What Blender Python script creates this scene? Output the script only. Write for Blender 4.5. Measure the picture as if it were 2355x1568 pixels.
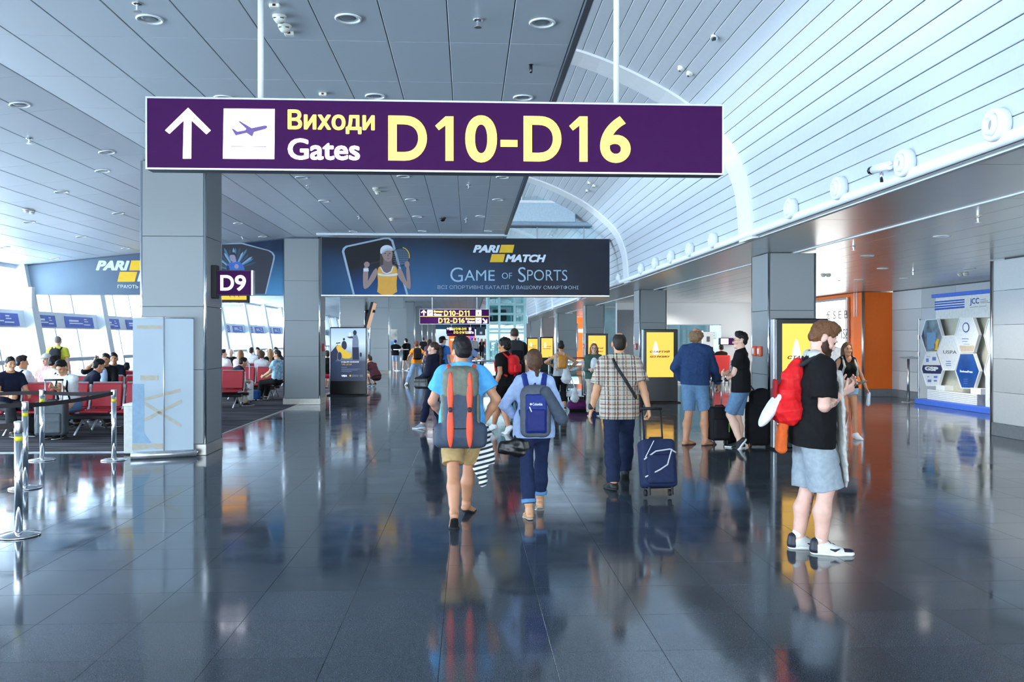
import bpy, math, random
import numpy as np
from mathutils import Vector, Matrix
random.seed(7)
RNG = np.random.default_rng(7)
scene = bpy.context.scene
for _o in list(bpy.data.objects):
    bpy.data.objects.remove(_o)

# ------------------------------------------------------------------ camera
CAM_H, FPX, YAW, PITCH = 1.66, 1960.0, math.radians(2.906), math.radians(-0.146)
cam_data = bpy.data.cameras.new('camera')
cam_data.sensor_width = 36.0
cam_data.lens = FPX / 2355.0 * 36.0
cam_data.clip_end = 500
cam = bpy.data.objects.new('camera', cam_data)
scene.collection.objects.link(cam)
cam.location = (0, 0, CAM_H)
cam.rotation_euler = (math.pi / 2 + PITCH, 0, -YAW)
scene.camera = cam

# ------------------------------------------------------------------ world, lights, exposure
scene.view_settings.view_transform = 'Standard'
scene.view_settings.look = 'None'
scene.view_settings.exposure = 0.85
scene.view_settings.gamma = 1.0
scene.view_settings.use_curve_mapping = False
world = bpy.data.worlds.new('sky')
scene.world = world
world.use_nodes = True
_bg = world.node_tree.nodes['Background']
_bg.inputs['Color'].default_value = (0.70, 0.86, 1.0, 1)
_bg.inputs['Strength'].default_value = 5.0

def area_light(name, loc, target, sx, sy, power, color=(1, 1, 1)):
    d = bpy.data.lights.new(name, 'AREA')
    d.shape = 'RECTANGLE'
    d.size, d.size_y, d.energy, d.color = sx, sy, power, color
    o = bpy.data.objects.new(name, d)
    scene.collection.objects.link(o)
    o.location = loc
    o.rotation_euler = (Vector(target) - Vector(loc)).to_track_quat('-Z', 'Y').to_euler()
    return o

# daylight through the glazed left wall (sky and the bright apron) and the clerestory over the left ceiling, plus an added, unseen fill light behind the camera
area_light('window_daylight', (-13.8, 24, 3.0), (-8, 24, 2.0), 60, 4.5, 4200, (0.76, 0.89, 1.0))
area_light('apron_daylight', (-13.2, 24, 0.4), (-8.5, 24, 3.6), 60, 2.4, 6200, (0.72, 0.87, 1.0))
area_light('clerestory_daylight', (-4.6, 18, 5.2), (3.2, 18, 4.3), 60, 1.1, 780, (0.72, 0.87, 1.0))
area_light('rear_fill_light', (1.0, -13.5, 3.0), (1.0, 0, 1.4), 16, 4.0, 1200, (0.82, 0.91, 1.0))
def lamp(name, loc, power, color, r=0.09):
    d = bpy.data.lights.new(name, 'SPOT'); d.energy, d.color, d.shadow_soft_size, d.spot_size, d.spot_blend = power, color, r, 2.6, 0.8
    o = bpy.data.objects.new(name, d); scene.collection.objects.link(o); o.location = loc; return o
for _x, _y in ((7.4, 13.5), (9.8, 18.5), (7.6, 19), (8.6, 25), (7.5, 31), (8, 40), (8, 50)):   # downlights of the low metal ceiling
    lamp('downlight_lamp', (_x, _y, 2.96), 230 if 18 < _y < 26 else 110, (1.0, 0.94, 0.86))
for _x, _y in ((-2.2, 28), (-1.0, 38), (-1.5, 50), (0, 64), (0, 80), (0, 94)):
    lamp('hall_lamp', (_x, _y, 4.15), 420, (0.97, 0.98, 1.0))

# ------------------------------------------------------------------ pixel <-> place
_fw = Vector((math.sin(YAW) * math.cos(PITCH), math.cos(YAW) * math.cos(PITCH), math.sin(PITCH)))
_rt = Vector((math.cos(YAW), -math.sin(YAW), 0))
_up = _rt.cross(_fw)
EYE = Vector((0, 0, CAM_H))
def ray(u, v):
    return _fw + _rt * ((u - 1177.5) / FPX) + _up * ((784.0 - v) / FPX)
def at(u, v, Y):
    d = ray(u, v); return EYE + d * (Y / d.y)
def atX(u, v, X):
    d = ray(u, v); return EYE + d * (X / d.x)
def fl(u, v, z=0.0):
    d = ray(u, v); return EYE + d * ((z - CAM_H) / d.z)

# ------------------------------------------------------------------ materials
def lin(c):
    return tuple(((x / 255) / 12.92 if x / 255 <= 0.04045 else ((x / 255 + 0.055) / 1.055) ** 2.4) for x in c)
_mats = {}
def M(name, rgb=(128, 128, 128), rough=0.55, metal=0.0, var=0.08, scale=18.0, bump=0.0, emit=0.0, emit_rgb=None, coat=0.0, spec=0.5, bscale=None):
    if name in _mats:
        return _mats[name]
    m = bpy.data.materials.new(name); m.use_nodes = True
    nt = m.node_tree; N = nt.nodes; L = nt.links
    b = N['Principled BSDF']
    c = lin(rgb)
    tc = N.new('ShaderNodeTexCoord'); no = N.new('ShaderNodeTexNoise'); no.inputs['Scale'].default_value = scale
    no.inputs['Detail'].default_value = 3
    L.new(tc.outputs['Object'], no.inputs['Vector'])
    rp = N.new('ShaderNodeValToRGB')
    rp.color_ramp.elements[0].position = 0.3; rp.color_ramp.elements[1].position = 0.7
    rp.color_ramp.elements[0].color = tuple(min(1, x * (1 - var)) for x in c) + (1,)
    rp.color_ramp.elements[1].color = tuple(min(1, x * (1 + var)) for x in c) + (1,)
    L.new(no.outputs['Fac'], rp.inputs['Fac'])
    L.new(rp.outputs['Color'], b.inputs['Base Color'])
    b.inputs['Roughness'].default_value = rough
    b.inputs['Metallic'].default_value = metal
    b.inputs['Specular IOR Level'].default_value = spec
    if coat: b.inputs['Coat Weight'].default_value = coat
    if emit:
        b.inputs['Emission Color'].default_value = lin(emit_rgb or rgb) + (1,)
        b.inputs['Emission Strength'].default_value = emit
    if bump:
        bn = N.new('ShaderNodeTexNoise'); bn.inputs['Scale'].default_value = bscale or scale * 6
        L.new(tc.outputs['Object'], bn.inputs['Vector'])
        bp = N.new('ShaderNodeBump'); bp.inputs['Strength'].default_value = bump; bp.inputs['Distance'].default_value = 0.004
        L.new(bn.outputs['Fac'], bp.inputs['Height']); L.new(bp.outputs['Normal'], b.inputs['Normal'])
    _mats[name] = m
    return m
def nodes_of(m):
    return m.node_tree.nodes, m.node_tree.links, m.node_tree.nodes['Principled BSDF']
def glass(name, tint=(235, 245, 248), fac=0.12, rough=0.02):
    if name in _mats: return _mats[name]
    m = bpy.data.materials.new(name); m.use_nodes = True
    N, L = m.node_tree.nodes, m.node_tree.links
    N.remove(N['Principled BSDF'])
    t = N.new('ShaderNodeBsdfTransparent'); t.inputs[0].default_value = lin(tint) + (1,)
    g = N.new('ShaderNodeBsdfGlossy'); g.inputs['Roughness'].default_value = rough
    lw = N.new('ShaderNodeLayerWeight'); lw.inputs['Blend'].default_value = 0.25
    mu = N.new('ShaderNodeMath'); mu.operation = 'MULTIPLY_ADD'; mu.inputs[1].default_value = 0.5; mu.inputs[2].default_value = fac
    L.new(lw.outputs['Fresnel'], mu.inputs[0])
    x = N.new('ShaderNodeMixShader'); L.new(mu.outputs[0], x.inputs[0]); L.new(t.outputs[0], x.inputs[1]); L.new(g.outputs[0], x.inputs[2])
    L.new(x.outputs[0], N['Material Output'].inputs['Surface'])
    _mats[name] = m
    return m

# ------------------------------------------------------------------ mesh building
class MB:
    def __init__(s): s.v = []; s.f = []
    def add(s, vs, fs):
        n = len(s.v); s.v += [tuple(p) for p in vs]; s.f += [tuple(i + n for i in f) for f in fs]; return s
    def box(s, a, b):
        x0, y0, z0 = (min(a[i], b[i]) for i in range(3)); x1, y1, z1 = (max(a[i], b[i]) for i in range(3))
        return s.add([(x0, y0, z0), (x1, y0, z0), (x1, y1, z0), (x0, y1, z0), (x0, y0, z1), (x1, y0, z1), (x1, y1, z1), (x0, y1, z1)],
                     [(0, 3, 2, 1), (4, 5, 6, 7), (0, 1, 5, 4), (1, 2, 6, 5), (2, 3, 7, 6), (3, 0, 4, 7)])
    def chbox(s, a, b, c=0.01):
        """box with all twelve edges chamfered"""
        lo = [min(a[i], b[i]) for i in range(3)]; hi = [max(a[i], b[i]) for i in range(3)]
        c = min(c, *[(hi[i] - lo[i]) * 0.45 for i in range(3)])
        vs = []; idx = {}
        for sx in (0, 1):
            for sy in (0, 1):
                for sz in (0, 1):
                    sg = (sx, sy, sz); co = [hi[i] if sg[i] else lo[i] for i in range(3)]; inn = [co[i] + (-c if sg[i] else c) for i in range(3)]
                    for ax in range(3):
                        p = list(inn); p[ax] = co[ax]; idx[(sg, ax)] = len(vs); vs.append(tuple(p))
        fs = []
        for ax in range(3):
            u, w = [(1, 2), (2, 0), (0, 1)][ax]
            for sd in (0, 1):
                q = []
                for su, sw in ((0, 0), (1, 0), (1, 1), (0, 1)):
                    g = [0, 0, 0]; g[ax] = sd; g[u] = su; g[w] = sw; q.append(idx[(tuple(g), ax)])
                fs.append(tuple(q if sd else q[::-1]))
        for ax in range(3):
            u, w = [(1, 2), (2, 0), (0, 1)][ax]
            for su in (0, 1):
                for sw in (0, 1):
                    g0 = [0, 0, 0]; g1 = [0, 0, 0]; g1[ax] = 1
                    for g in (g0, g1): g[u] = su; g[w] = sw
                    q = [idx[(tuple(g0), u)], idx[(tuple(g1), u)], idx[(tuple(g1), w)], idx[(tuple(g0), w)]]
                    fs.append(tuple(q if su != sw else q[::-1]))
        for sg in [(x, y, z) for x in (0, 1) for y in (0, 1) for z in (0, 1)]:
            q = [idx[(sg, 0)], idx[(sg, 1)], idx[(sg, 2)]]
            fs.append(tuple(q if (sum(sg) % 2) else q[::-1]))
        return s.add(vs, fs)
    def prism(s, poly, d):
        """poly: list of 3D points (planar), extruded by vector d"""
        n = len(poly); d = Vector(d)
        vs = [Vector(p) for p in poly] + [Vector(p) + d for p in poly]
        return s.add(vs, [tuple(range(n))[::-1], tuple(range(n, 2 * n))] + [(i, (i + 1) % n, n + (i + 1) % n, n + i) for i in range(n)])
    def tube(s, pts, r, n=10, closed=False):
        pts = [Vector(p) for p in pts]; m = len(pts); rs = r if isinstance(r, (list, tuple)) else [r] * m
        vs = []; prev = None
        for i, p in enumerate(pts):
            if closed: t = pts[(i + 1) % m] - pts[i - 1]
            else: t = pts[min(i + 1, m - 1)] - pts[max(i - 1, 0)]
            t.normalize()
            if prev is None:
                a = Vector((0, 0, 1)) if abs(t.z) < 0.9 else Vector((1, 0, 0))
                x = t.cross(a).normalized()
            else:
                x = (prev - t * prev.dot(t)).normalized()
            prev = x; y = t.cross(x)
            for k in range(n):
                an = 2 * math.pi * k / n
                vs.append(p + (x * math.cos(an) + y * math.sin(an)) * rs[i])
        fs = []
        for i in range(m if closed else m - 1):
            j = (i + 1) % m
            for k in range(n):
                fs.append((i * n + k, i * n + (k + 1) % n, j * n + (k + 1) % n, j * n + k))
        if not closed:
            fs.append(tuple(range(n))[::-1]); fs.append(tuple(range((m - 1) * n, m * n)))
        return s.add(vs, fs)
    def lathe(s, prof, c=(0, 0, 0), n=24, axis='z'):
        vs = []; m = len(prof)
        for (r, h) in prof:
            for k in range(n):
                a = 2 * math.pi * k / n
                p = (r * math.cos(a), r * math.sin(a), h)
                if axis == 'y': p = (p[0], p[2], p[1])
                if axis == 'x': p = (p[2], p[0], p[1])
                vs.append((p[0] + c[0], p[1] + c[1], p[2] + c[2]))
        fs = [(i * n + k, i * n + (k + 1) % n, (i + 1) * n + (k + 1) % n, (i + 1) * n + k) for i in range(m - 1) for k in range(n)]
        fs.append(tuple(range(n))[::-1]); fs.append(tuple(range((m - 1) * n, m * n)))
        return s.add(vs, fs)
    def mesh(s, name, mat, smooth=False):
        me = bpy.data.meshes.new(name); me.from_pydata(s.v, [], s.f)
        if mat: me.materials.append(mat)
        if smooth:
            for p in me.polygons: p.use_smooth = len(p.vertices) <= 4
        me.update(); return me

def link(o):
    scene.collection.objects.link(o); return o
def obj(name, mb, mat, parent=None, smooth=False, local=False):
    """mesh in world coordinates unless local; child of parent"""
    me = mb if isinstance(mb, bpy.types.Mesh) else mb.mesh(name, mat, smooth)
    o = link(bpy.data.objects.new(name, me))
    if parent is not None:
        o.parent = parent
        if not local: o.matrix_parent_inverse = RM(parent).inverted()
    return o
def RM(o):
    m = Matrix.LocRotScale(o.location, o.rotation_euler, o.scale)
    if o.parent is not None: m = RM(o.parent) @ o.matrix_parent_inverse @ m
    return m
def tag(o, label, cat, group=None):
    o['label'] = label; o['category'] = cat
    if group: o['group'] = group
    return o
def thing(name, label, cat, loc=(0, 0, 0), rz=0.0, group=None):
    o = link(bpy.data.objects.new(name, None)); o.empty_display_size = 0.1
    o.location = loc; o.rotation_euler = (0, 0, rz)
    return tag(o, label, cat, group)
def structure(name, mb=None, mat=None, smooth=False):
    if mb is None: o = link(bpy.data.objects.new(name, None))
    else: o = obj(name, mb, mat, None, smooth)
    o['kind'] = 'structure'; return o
def stuff(o):
    o['kind'] = 'stuff'; return o
def dup(root, loc, rz=None, label=None):
    r = link(root.copy()); r.location = loc
    if rz is not None: r.rotation_euler = (0, 0, rz)
    if label: r['label'] = label
    for ch in root.children:
        c = link(ch.copy()); c.parent = r
        for g in ch.children:
            d = link(g.copy()); d.parent = c
    return r
ORD = 'first second third fourth fifth sixth seventh eighth ninth tenth eleventh twelfth thirteenth fourteenth fifteenth sixteenth seventeenth eighteenth nineteenth twentieth'.split()
ORD += ['twenty-' + w for w in ORD[:9]] + ['thirtieth'] + ['thirty-' + w for w in ORD[:9]] + ['fortieth'] + ['forty-' + w for w in ORD[:9]]

# flat pieces and lettering on a plane given by origin o, right a, up b, outward n
class Plane:
    def __init__(s, o, a, b=(0, 0, 1)):
        s.o = Vector(o); s.a = Vector(a).normalized(); s.b = Vector(b).normalized(); s.n = s.a.cross(s.b)
        # outward normal: towards the reader (a x b with a to the reader's right, b up)
    def p(s, x, y, z=0.0): return s.o + s.a * x + s.b * y + s.n * z
    def px(s, u, v):
        d = ray(u, v); t = (s.o - EYE).dot(s.n) / d.dot(s.n); q = EYE + d * t - s.o
        return (q.dot(s.a), q.dot(s.b))
    def poly(s, name, pts, mat, parent, z=0.002, th=0.003, px=True):
        q = [s.px(*p) if px else p for p in pts]
        ar = sum(q[i][0] * q[(i + 1) % len(q)][1] - q[(i + 1) % len(q)][0] * q[i][1] for i in range(len(q)))
        if ar < 0: q = q[::-1]
        return obj(name, MB().prism([s.p(x, y, z) for x, y in q], s.n * th), mat, parent)
    def text(s, name, body, box, mat, parent, bold=0.0, shear=0.0, th=0.004, z=0.002, px=True, keep=False, space=1.0, res=4, lay=False):
        """box = (u0, v0, u1, v1) in the picture (or x0,y0,x1,y1 on the plane): the ink is fitted to it"""
        safe = not lay and bold <= .03 and all(c in 'DGPARITCHgatesO0269-35BSJUE€É?PSF. ' for c in body)
        cu = bpy.data.curves.new('t', 'FONT'); cu.body = body; cu.size = 1; cu.offset = bold if safe else 0; cu.shear = shear
        cu.extrude = 0.01; cu.resolution_u = res; cu.space_character = space
        to = link(bpy.data.objects.new('t', cu))
        dg = bpy.context.evaluated_depsgraph_get(); dg.update()
        me = bpy.data.meshes.new_from_object(to.evaluated_get(dg))
        bpy.data.objects.remove(to); bpy.data.curves.remove(cu)
        me.name = name
        co = np.empty(len(me.vertices) * 3, np.float32); me.vertices.foreach_get('co', co); co = co.reshape(-1, 3)
        if len(co) == 0: return None
        if bold > 0 and not safe:      # heavier strokes: the glyphs laid over themselves, slightly shifted
            fs = [tuple(p.vertices) for p in me.polygons]; n0 = len(co); V = []; F = []
            for q, (dx, dy) in enumerate(((-1, -1), (1, -1), (1, 1), (-1, 1), (0, 0), (1.25, 0), (-1.25, 0), (0, 1.25), (0, -1.25))):
                V += [(c[0] + dx * bold, c[1] + dy * bold * .8, c[2] * (1 + .02 * q)) for c in co]; F += [tuple(i + q * n0 for i in f) for f in fs]
            me = bpy.data.meshes.new(name); me.from_pydata(V, [], F); co = np.array(V, np.float32)
        if px:
            x0, y1 = s.px(box[0], box[1]); x1, y0 = s.px(box[2], box[3])
        else: x0, y0, x1, y1 = box
        mn, mx = co.min(0), co.max(0)
        X = x0 + (co[:, 0] - mn[0]) / (mx[0] - mn[0]) * (x1 - x0)
        Yv = y0 + (co[:, 1] - mn[1]) / (mx[1] - mn[1]) * (y1 - y0)
        Zv = z + (co[:, 2] - mn[2]) / max(1e-6, mx[2] - mn[2]) * th
        w = np.array(s.o)[None] + X[:, None] * np.array(s.a) + Yv[:, None] * np.array(s.b) + Zv[:, None] * np.array(s.n)
        me.vertices.foreach_set('co', w.astype(np.float32).ravel())
        me.materials.clear(); me.materials.append(mat); me.update()
        return obj(name, me, mat, parent)
    def gate(s, body, box, mat, parent, bold=0.02, px=True, **k):
        """gate numbers, one lettering piece per character, the figure 1 with its flag"""
        wd = {'D': .80, '1': .44, '0': .68, '-': .40, '6': .66, '2': .62, '9': .66}
        tot = sum(wd[c] for c in body) + .14 * (len(body) - 1); x = box[0]; W = box[2] - box[0]; H = box[3] - box[1]; z = k.get('z', .002)
        for c in body:
            w = wd[c] / tot * W; b = (x, box[1], x + w, box[3])
            if c == '1': s.one(b, mat, parent, z=z)
            elif c == '-': s.text('lettering', c, (x, box[1] + H * .53, x + w, box[1] + H * .68), mat, parent, z=z)
            else: s.text('lettering', c, b, mat, parent, bold=bold, **k)
            x += w + .14 / tot * W
    def one(s, b, mat, parent, z=.002):
        f = lambda x, y: (b[0] + (b[2] - b[0]) * x, b[1] + (b[3] - b[1]) * y)
        s.poly('lettering', [f(.56, 0), f(1, 0), f(1, 1), f(.56, 1), f(.56, .20), f(.2, .31), f(0, .21)], mat, parent, z=z, th=.004)
def facing(Y):            # vertical plane across the hall, read from the camera's side
    return Plane((0, Y, 0), (1, 0, 0))
def ellipse_px(u, v, ru, rv, n=20, rot=0.0):
    c, s_ = math.cos(rot), math.sin(rot)
    return [(u + ru * math.cos(t) * c - rv * math.sin(t) * s_, v + ru * math.cos(t) * s_ + rv * math.sin(t) * c) for t in [2 * math.pi * k / n for k in range(n)]]

# ------------------------------------------------------------------ distance fields -> meshes (bodies, clothes, bags)
def _np(p): return np.array(p, np.float32)
class Rc:   # tapered capsule, flattened by s along n
    def __init__(s, a, b, ra, rb=None, n=None, fl=1.0, k=0.03, cuts=()):
        s.a, s.b, s.ra, s.rb, s.k, s.cuts = _np(a), _np(b), ra, (ra if rb is None else rb), k, [(_np(c), _np(d)) for c, d in cuts]
        s.n = None if n is None else _np(n) / np.linalg.norm(n); s.fl = fl
    def box(s):
        r = max(s.ra, s.rb) * max(1.0, s.fl)
        return np.minimum(s.a, s.b) - r, np.maximum(s.a, s.b) + r
    def d(s, p):
        ba = s.b - s.a; pa = p - s.a
        if s.n is not None:
            h = pa @ s.n; pa = pa + (h * (1 / s.fl - 1))[..., None] * s.n
            ba = ba + float(ba @ s.n) * (1 / s.fl - 1) * s.n
        t = np.clip((pa @ ba) / max(1e-9, float(ba @ ba)), 0, 1)
        d = np.linalg.norm(pa - t[..., None] * ba, axis=-1) - (s.ra + (s.rb - s.ra) * t)
        return d * min(1.0, s.fl ** 0.5)
    def grow(s, o, cuts=None, k=None):
        q = Rc(s.a, s.b, s.ra + o, s.rb + o, s.n, s.fl, s.k if k is None else k); q.cuts = list(s.cuts) + [(_np(c), _np(d)) for c, d in (cuts or ())]; return q
class El:   # ellipsoid with axes (columns of R)
    def __init__(s, c, r, R=None, k=0.02, cuts=()):
        s.c, s.r, s.R, s.k = _np(c), _np(r), (np.eye(3, dtype=np.float32) if R is None else np.array(R, np.float32)), k
        s.cuts = [(_np(a), _np(b)) for a, b in cuts]
    def box(s):
        m = float(s.r.max()); return s.c - m, s.c + m
    def d(s, p):
        q = (p - s.c) @ s.R
        k0 = np.linalg.norm(q / s.r, axis=-1); k1 = np.linalg.norm(q / (s.r * s.r), axis=-1)
        return k0 * (k0 - 1) / np.maximum(k1, 1e-6)
    def grow(s, o, cuts=None, k=None):
        q = El(s.c, s.r + o, s.R, s.k if k is None else k); q.cuts = list(s.cuts) + [(_np(c), _np(d)) for c, d in (cuts or ())]; return q
class Bx:   # rounded box
    def __init__(s, c, h, rd, R=None, k=0.02, cuts=()):
        s.c, s.h, s.rd, s.R, s.k = _np(c), _np(h), rd, (np.eye(3, dtype=np.float32) if R is None else np.array(R, np.float32)), k
        s.cuts = [(_np(a), _np(b)) for a, b in cuts]
    def box(s):
        m = float(np.linalg.norm(s.h)); e = np.abs(s.R) @ s.h + 0.001; return s.c - e, s.c + e
    def d(s, p):
        q = np.abs((p - s.c) @ s.R) - (s.h - s.rd)
        return np.linalg.norm(np.maximum(q, 0), axis=-1) + np.minimum(q.max(-1), 0) - s.rd
_EDGES = [((0, 0, 0), (1, 0, 0)), ((0, 1, 0), (1, 1, 0)), ((0, 0, 1), (1, 0, 1)), ((0, 1, 1), (1, 1, 1)),
          ((0, 0, 0), (0, 1, 0)), ((1, 0, 0), (1, 1, 0)), ((0, 0, 1), (0, 1, 1)), ((1, 0, 1), (1, 1, 1)),
          ((0, 0, 0), (0, 0, 1)), ((1, 0, 0), (1, 0, 1)), ((0, 1, 0), (0, 1, 1)), ((1, 1, 0), (1, 1, 1))]
def sdf_arrays(prims, res, cuts=(), fold=0.0, fold_len=0.09, seed=0, minus=()):
    lo = np.min([q.box()[0] for q in prims], 0) - 3 * res; hi = np.max([q.box()[1] for q in prims], 0) + 3 * res
    n = np.ceil((hi - lo) / res).astype(int) + 1
    f = np.full(n, 0.15, np.float32)
    ax = [lo[i] + res * np.arange(n[i], dtype=np.float32) for i in range(3)]
    def sub(q, m):
        b0, b1 = q.box()
        i0 = np.clip(np.floor((b0 - m - lo) / res).astype(int), 0, n - 1); i1 = np.clip(np.ceil((b1 + m - lo) / res).astype(int) + 1, 1, n)
        sl = tuple(slice(a, b) for a, b in zip(i0, i1))
        return sl, np.stack(np.meshgrid(*[ax[i][sl[i]] for i in range(3)], indexing='ij'), -1)
    for q in prims:
        sl, P = sub(q, q.k + 2.5 * res)
        d = q.d(P)
        for c, nn in q.cuts: d = np.maximum(d, (P - c) @ (nn / np.linalg.norm(nn)))
        g = f[sl]
        if q.k > 0:
            h = np.maximum(q.k - np.abs(g - d), 0) / q.k
            f[sl] = np.minimum(g, d) - h * h * q.k * 0.25
        else: f[sl] = np.minimum(g, d)
    if fold:
        r = np.random.default_rng(seed)
        X, Y, Z = np.meshgrid(*ax, indexing='ij', sparse=True)
        nz = 0
        for j in range(5):      # soft creases running across the limb
            w = r.normal(size=3) * np.array([1, 1, 0.6] if j < 2 else [.5, .5, 1.2]); w = w / np.linalg.norm(w) * math.pi / (fold_len * r.uniform(0.8, 2.0)); ph = r.uniform(0, 6.28)
            w2 = r.normal(size=3) * 7
            nz = nz + 1.0 - 2.0 * np.sqrt(np.abs(np.sin(w[0] * X + w[1] * Y + w[2] * Z + ph + .9 * np.sin(w2[0] * X + w2[1] * Y + w2[2] * Z))) + .02)
        f += (fold * (-0.42 * nz - 1.1)).astype(np.float32)
    for c, nn in cuts:
        c = _np(c); nn = _np(nn) / np.linalg.norm(nn)
        X, Y, Z = np.meshgrid(*ax, indexing='ij', sparse=True)
        f = np.maximum(f, (X - c[0]) * nn[0] + (Y - c[1]) * nn[1] + (Z - c[2]) * nn[2])
    for q in minus:
        sl, P = sub(q, 2 * res); f[sl] = np.maximum(f[sl], -q.d(P))
    f[0] = f[-1] = 0.1; f[:, 0] = f[:, -1] = 0.1; f[:, :, 0] = f[:, :, -1] = 0.1
    s = f < 0
    S = s.astype(np.uint8)
    cnt = S[:-1, :-1, :-1].copy()
    for a in ((1, 0, 0), (0, 1, 0), (0, 0, 1), (1, 1, 0), (1, 0, 1), (0, 1, 1), (1, 1, 1)):
        cnt += S[a[0]:n[0] - 1 + a[0], a[1]:n[1] - 1 + a[1], a[2]:n[2] - 1 + a[2]]
    I = np.argwhere((cnt > 0) & (cnt < 8))
    if len(I) == 0: return np.zeros((0, 3)), np.zeros((0, 4), int)
    acc = np.zeros((len(I), 3), np.float32); num = np.zeros(len(I), np.float32)
    for a, b in _EDGES:
        A = I + np.array(a); B = I + np.array(b)
        fa = f[A[:, 0], A[:, 1], A[:, 2]]; fb = f[B[:, 0], B[:, 1], B[:, 2]]
        m = (fa < 0) != (fb < 0)
        t = np.where(m, fa / np.where(m, fa - fb, 1), 0)
        acc += np.where(m[:, None], np.array(a, np.float32) + t[:, None] * (np.array(b, np.float32) - np.array(a, np.float32)), 0); num += m
    V = lo + (I + acc / num[:, None]) * res
    vid = np.full(n - 1, -1, np.int32); vid[I[:, 0], I[:, 1], I[:, 2]] = np.arange(len(I))
    F = []
    for axn in range(3):
        o1, o2 = [(1, 2), (2, 0), (0, 1)][axn]
        sl0 = [slice(None)] * 3; sl1 = [slice(None)] * 3; sl0[axn] = slice(0, -1); sl1[axn] = slice(1, None)
        df = s[tuple(sl0)] != s[tuple(sl1)]
        E = np.argwhere(df)
        E = E[(E[:, o1] > 0) & (E[:, o2] > 0)]
        e1 = np.zeros(3, int); e1[o1] = 1; e2 = np.zeros(3, int); e2[o2] = 1
        qd = [E - e1 - e2, E - e2, E, E - e1]
        q = np.stack([vid[c[:, 0], c[:, 1], c[:, 2]] for c in qd], 1)
        ins = s[E[:, 0], E[:, 1], E[:, 2]]
        q = np.where(ins[:, None], q, q[:, ::-1])
        F.append(q[(q >= 0).all(1)])
    return V, np.concatenate(F)
def np_mesh(name, V, F, mat, smooth=True):
    me = bpy.data.meshes.new(name)
    me.vertices.add(len(V)); me.vertices.foreach_set('co', V.astype(np.float32).ravel())
    me.loops.add(F.size); me.loops.foreach_set('vertex_index', F.astype(np.int32).ravel())
    me.polygons.add(len(F)); me.polygons.foreach_set('loop_start', (np.arange(len(F)) * 4).astype(np.int32))
    me.polygons.foreach_set('loop_total', np.full(len(F), 4, np.int32))
    me.polygons.foreach_set('use_smooth', np.full(len(F), smooth, bool))
    if mat: me.materials.append(mat)
    me.update(calc_edges=True); me.validate()
    return me
def sdf(name, prims, res, mat, parent, sets=None, **kw):
    """one mesh out of prims; sets adds finer pieces of the same body: [(prims, res)]; coordinates local to parent"""
    V, F = sdf_arrays(prims, res, **kw)
    for p2, r2 in (sets or ()):
        v2, f2 = sdf_arrays(p2, r2); F = np.concatenate([F, f2 + len(V)]); V = np.concatenate([V, v2])
    return obj(name, np_mesh(name, V, F, mat), mat, parent, local=True)
# =================================================================== MATERIALS OF THE SHELL
m_steel = M('brushed_steel', (190, 192, 195), rough=0.28, metal=1.0, var=0.05, scale=40)
m_chrome = M('polished_chrome', (225, 228, 232), rough=0.08, metal=1.0, var=0.02)
m_black = M('black_gloss', (14, 14, 16), rough=0.18)
m_blackm = M('black_matt', (20, 20, 23), rough=0.6)
m_white = M('white_paint', (238, 242, 245), rough=0.5, var=0.02)
m_dark = M('dark_grey_paint', (62, 68, 76), rough=0.5)
m_grout = M('dark_grout', (18, 20, 23), rough=0.8)
m_colpanel = M('grey_composite_panel', (143, 148, 149), rough=0.55, var=0.05, scale=300, bump=0.05)
m_plinth = M('steel_plinth', (168, 165, 158), rough=0.32, metal=0.8, var=0.06, scale=20)

def tile_material():
    m = M('polished_granite', (46, 52, 60), rough=0.1)
    N, L, b = nodes_of(m)
    for n in list(N):
        if n.type in ('VALTORGB', 'TEX_NOISE', 'TEX_COORD'): N.remove(n)
    g = N.new('ShaderNodeNewGeometry'); oi = N.new('ShaderNodeObjectInfo')
    n1 = N.new('ShaderNodeTexNoise'); n1.inputs['Scale'].default_value = 170; n1.inputs['Detail'].default_value = 4
    n2 = N.new('ShaderNodeTexNoise'); n2.inputs['Scale'].default_value = 2.2; n2.inputs['Detail'].default_value = 4
    L.new(g.outputs['Position'], n1.inputs['Vector']); L.new(g.outputs['Position'], n2.inputs['Vector'])
    r = N.new('ShaderNodeValToRGB'); r.color_ramp.elements[0].position = 0.35; r.color_ramp.elements[1].position = 0.68
    r.color_ramp.elements[0].color = lin((28, 34, 41)) + (1,); r.color_ramp.elements[1].color = lin((92, 103, 114)) + (1,)
    L.new(n1.outputs['Fac'], r.inputs['Fac'])
    add = N.new('ShaderNodeMath'); add.operation = 'ADD'; L.new(g.outputs['Random Per Island'], add.inputs[0]); L.new(oi.outputs['Random'], add.inputs[1])
    fr = N.new('ShaderNodeMath'); fr.operation = 'FRACT'; L.new(add.outputs[0], fr.inputs[0])
    mr = N.new('ShaderNodeMapRange'); mr.inputs[3].default_value = 0.85; mr.inputs[4].default_value = 1.12; L.new(fr.outputs[0], mr.inputs[0])
    mx = N.new('ShaderNodeMix'); mx.data_type = 'RGBA'; mx.blend_type = 'MULTIPLY'; mx.inputs[0].default_value = 1
    L.new(r.outputs['Color'], mx.inputs[6]); L.new(mr.outputs[0], mx.inputs[7]); L.new(mx.outputs[2], b.inputs['Base Color'])
    rr = N.new('ShaderNodeMapRange'); rr.inputs[1].default_value = 0.3; rr.inputs[2].default_value = 0.75; rr.inputs[3].default_value = 0.055; rr.inputs[4].default_value = 0.16
    L.new(n2.outputs['Fac'], rr.inputs[0]); L.new(rr.outputs[0], b.inputs['Roughness'])
    b.inputs['Specular IOR Level'].default_value = 0.8
    return m
m_tile = tile_material()

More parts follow.
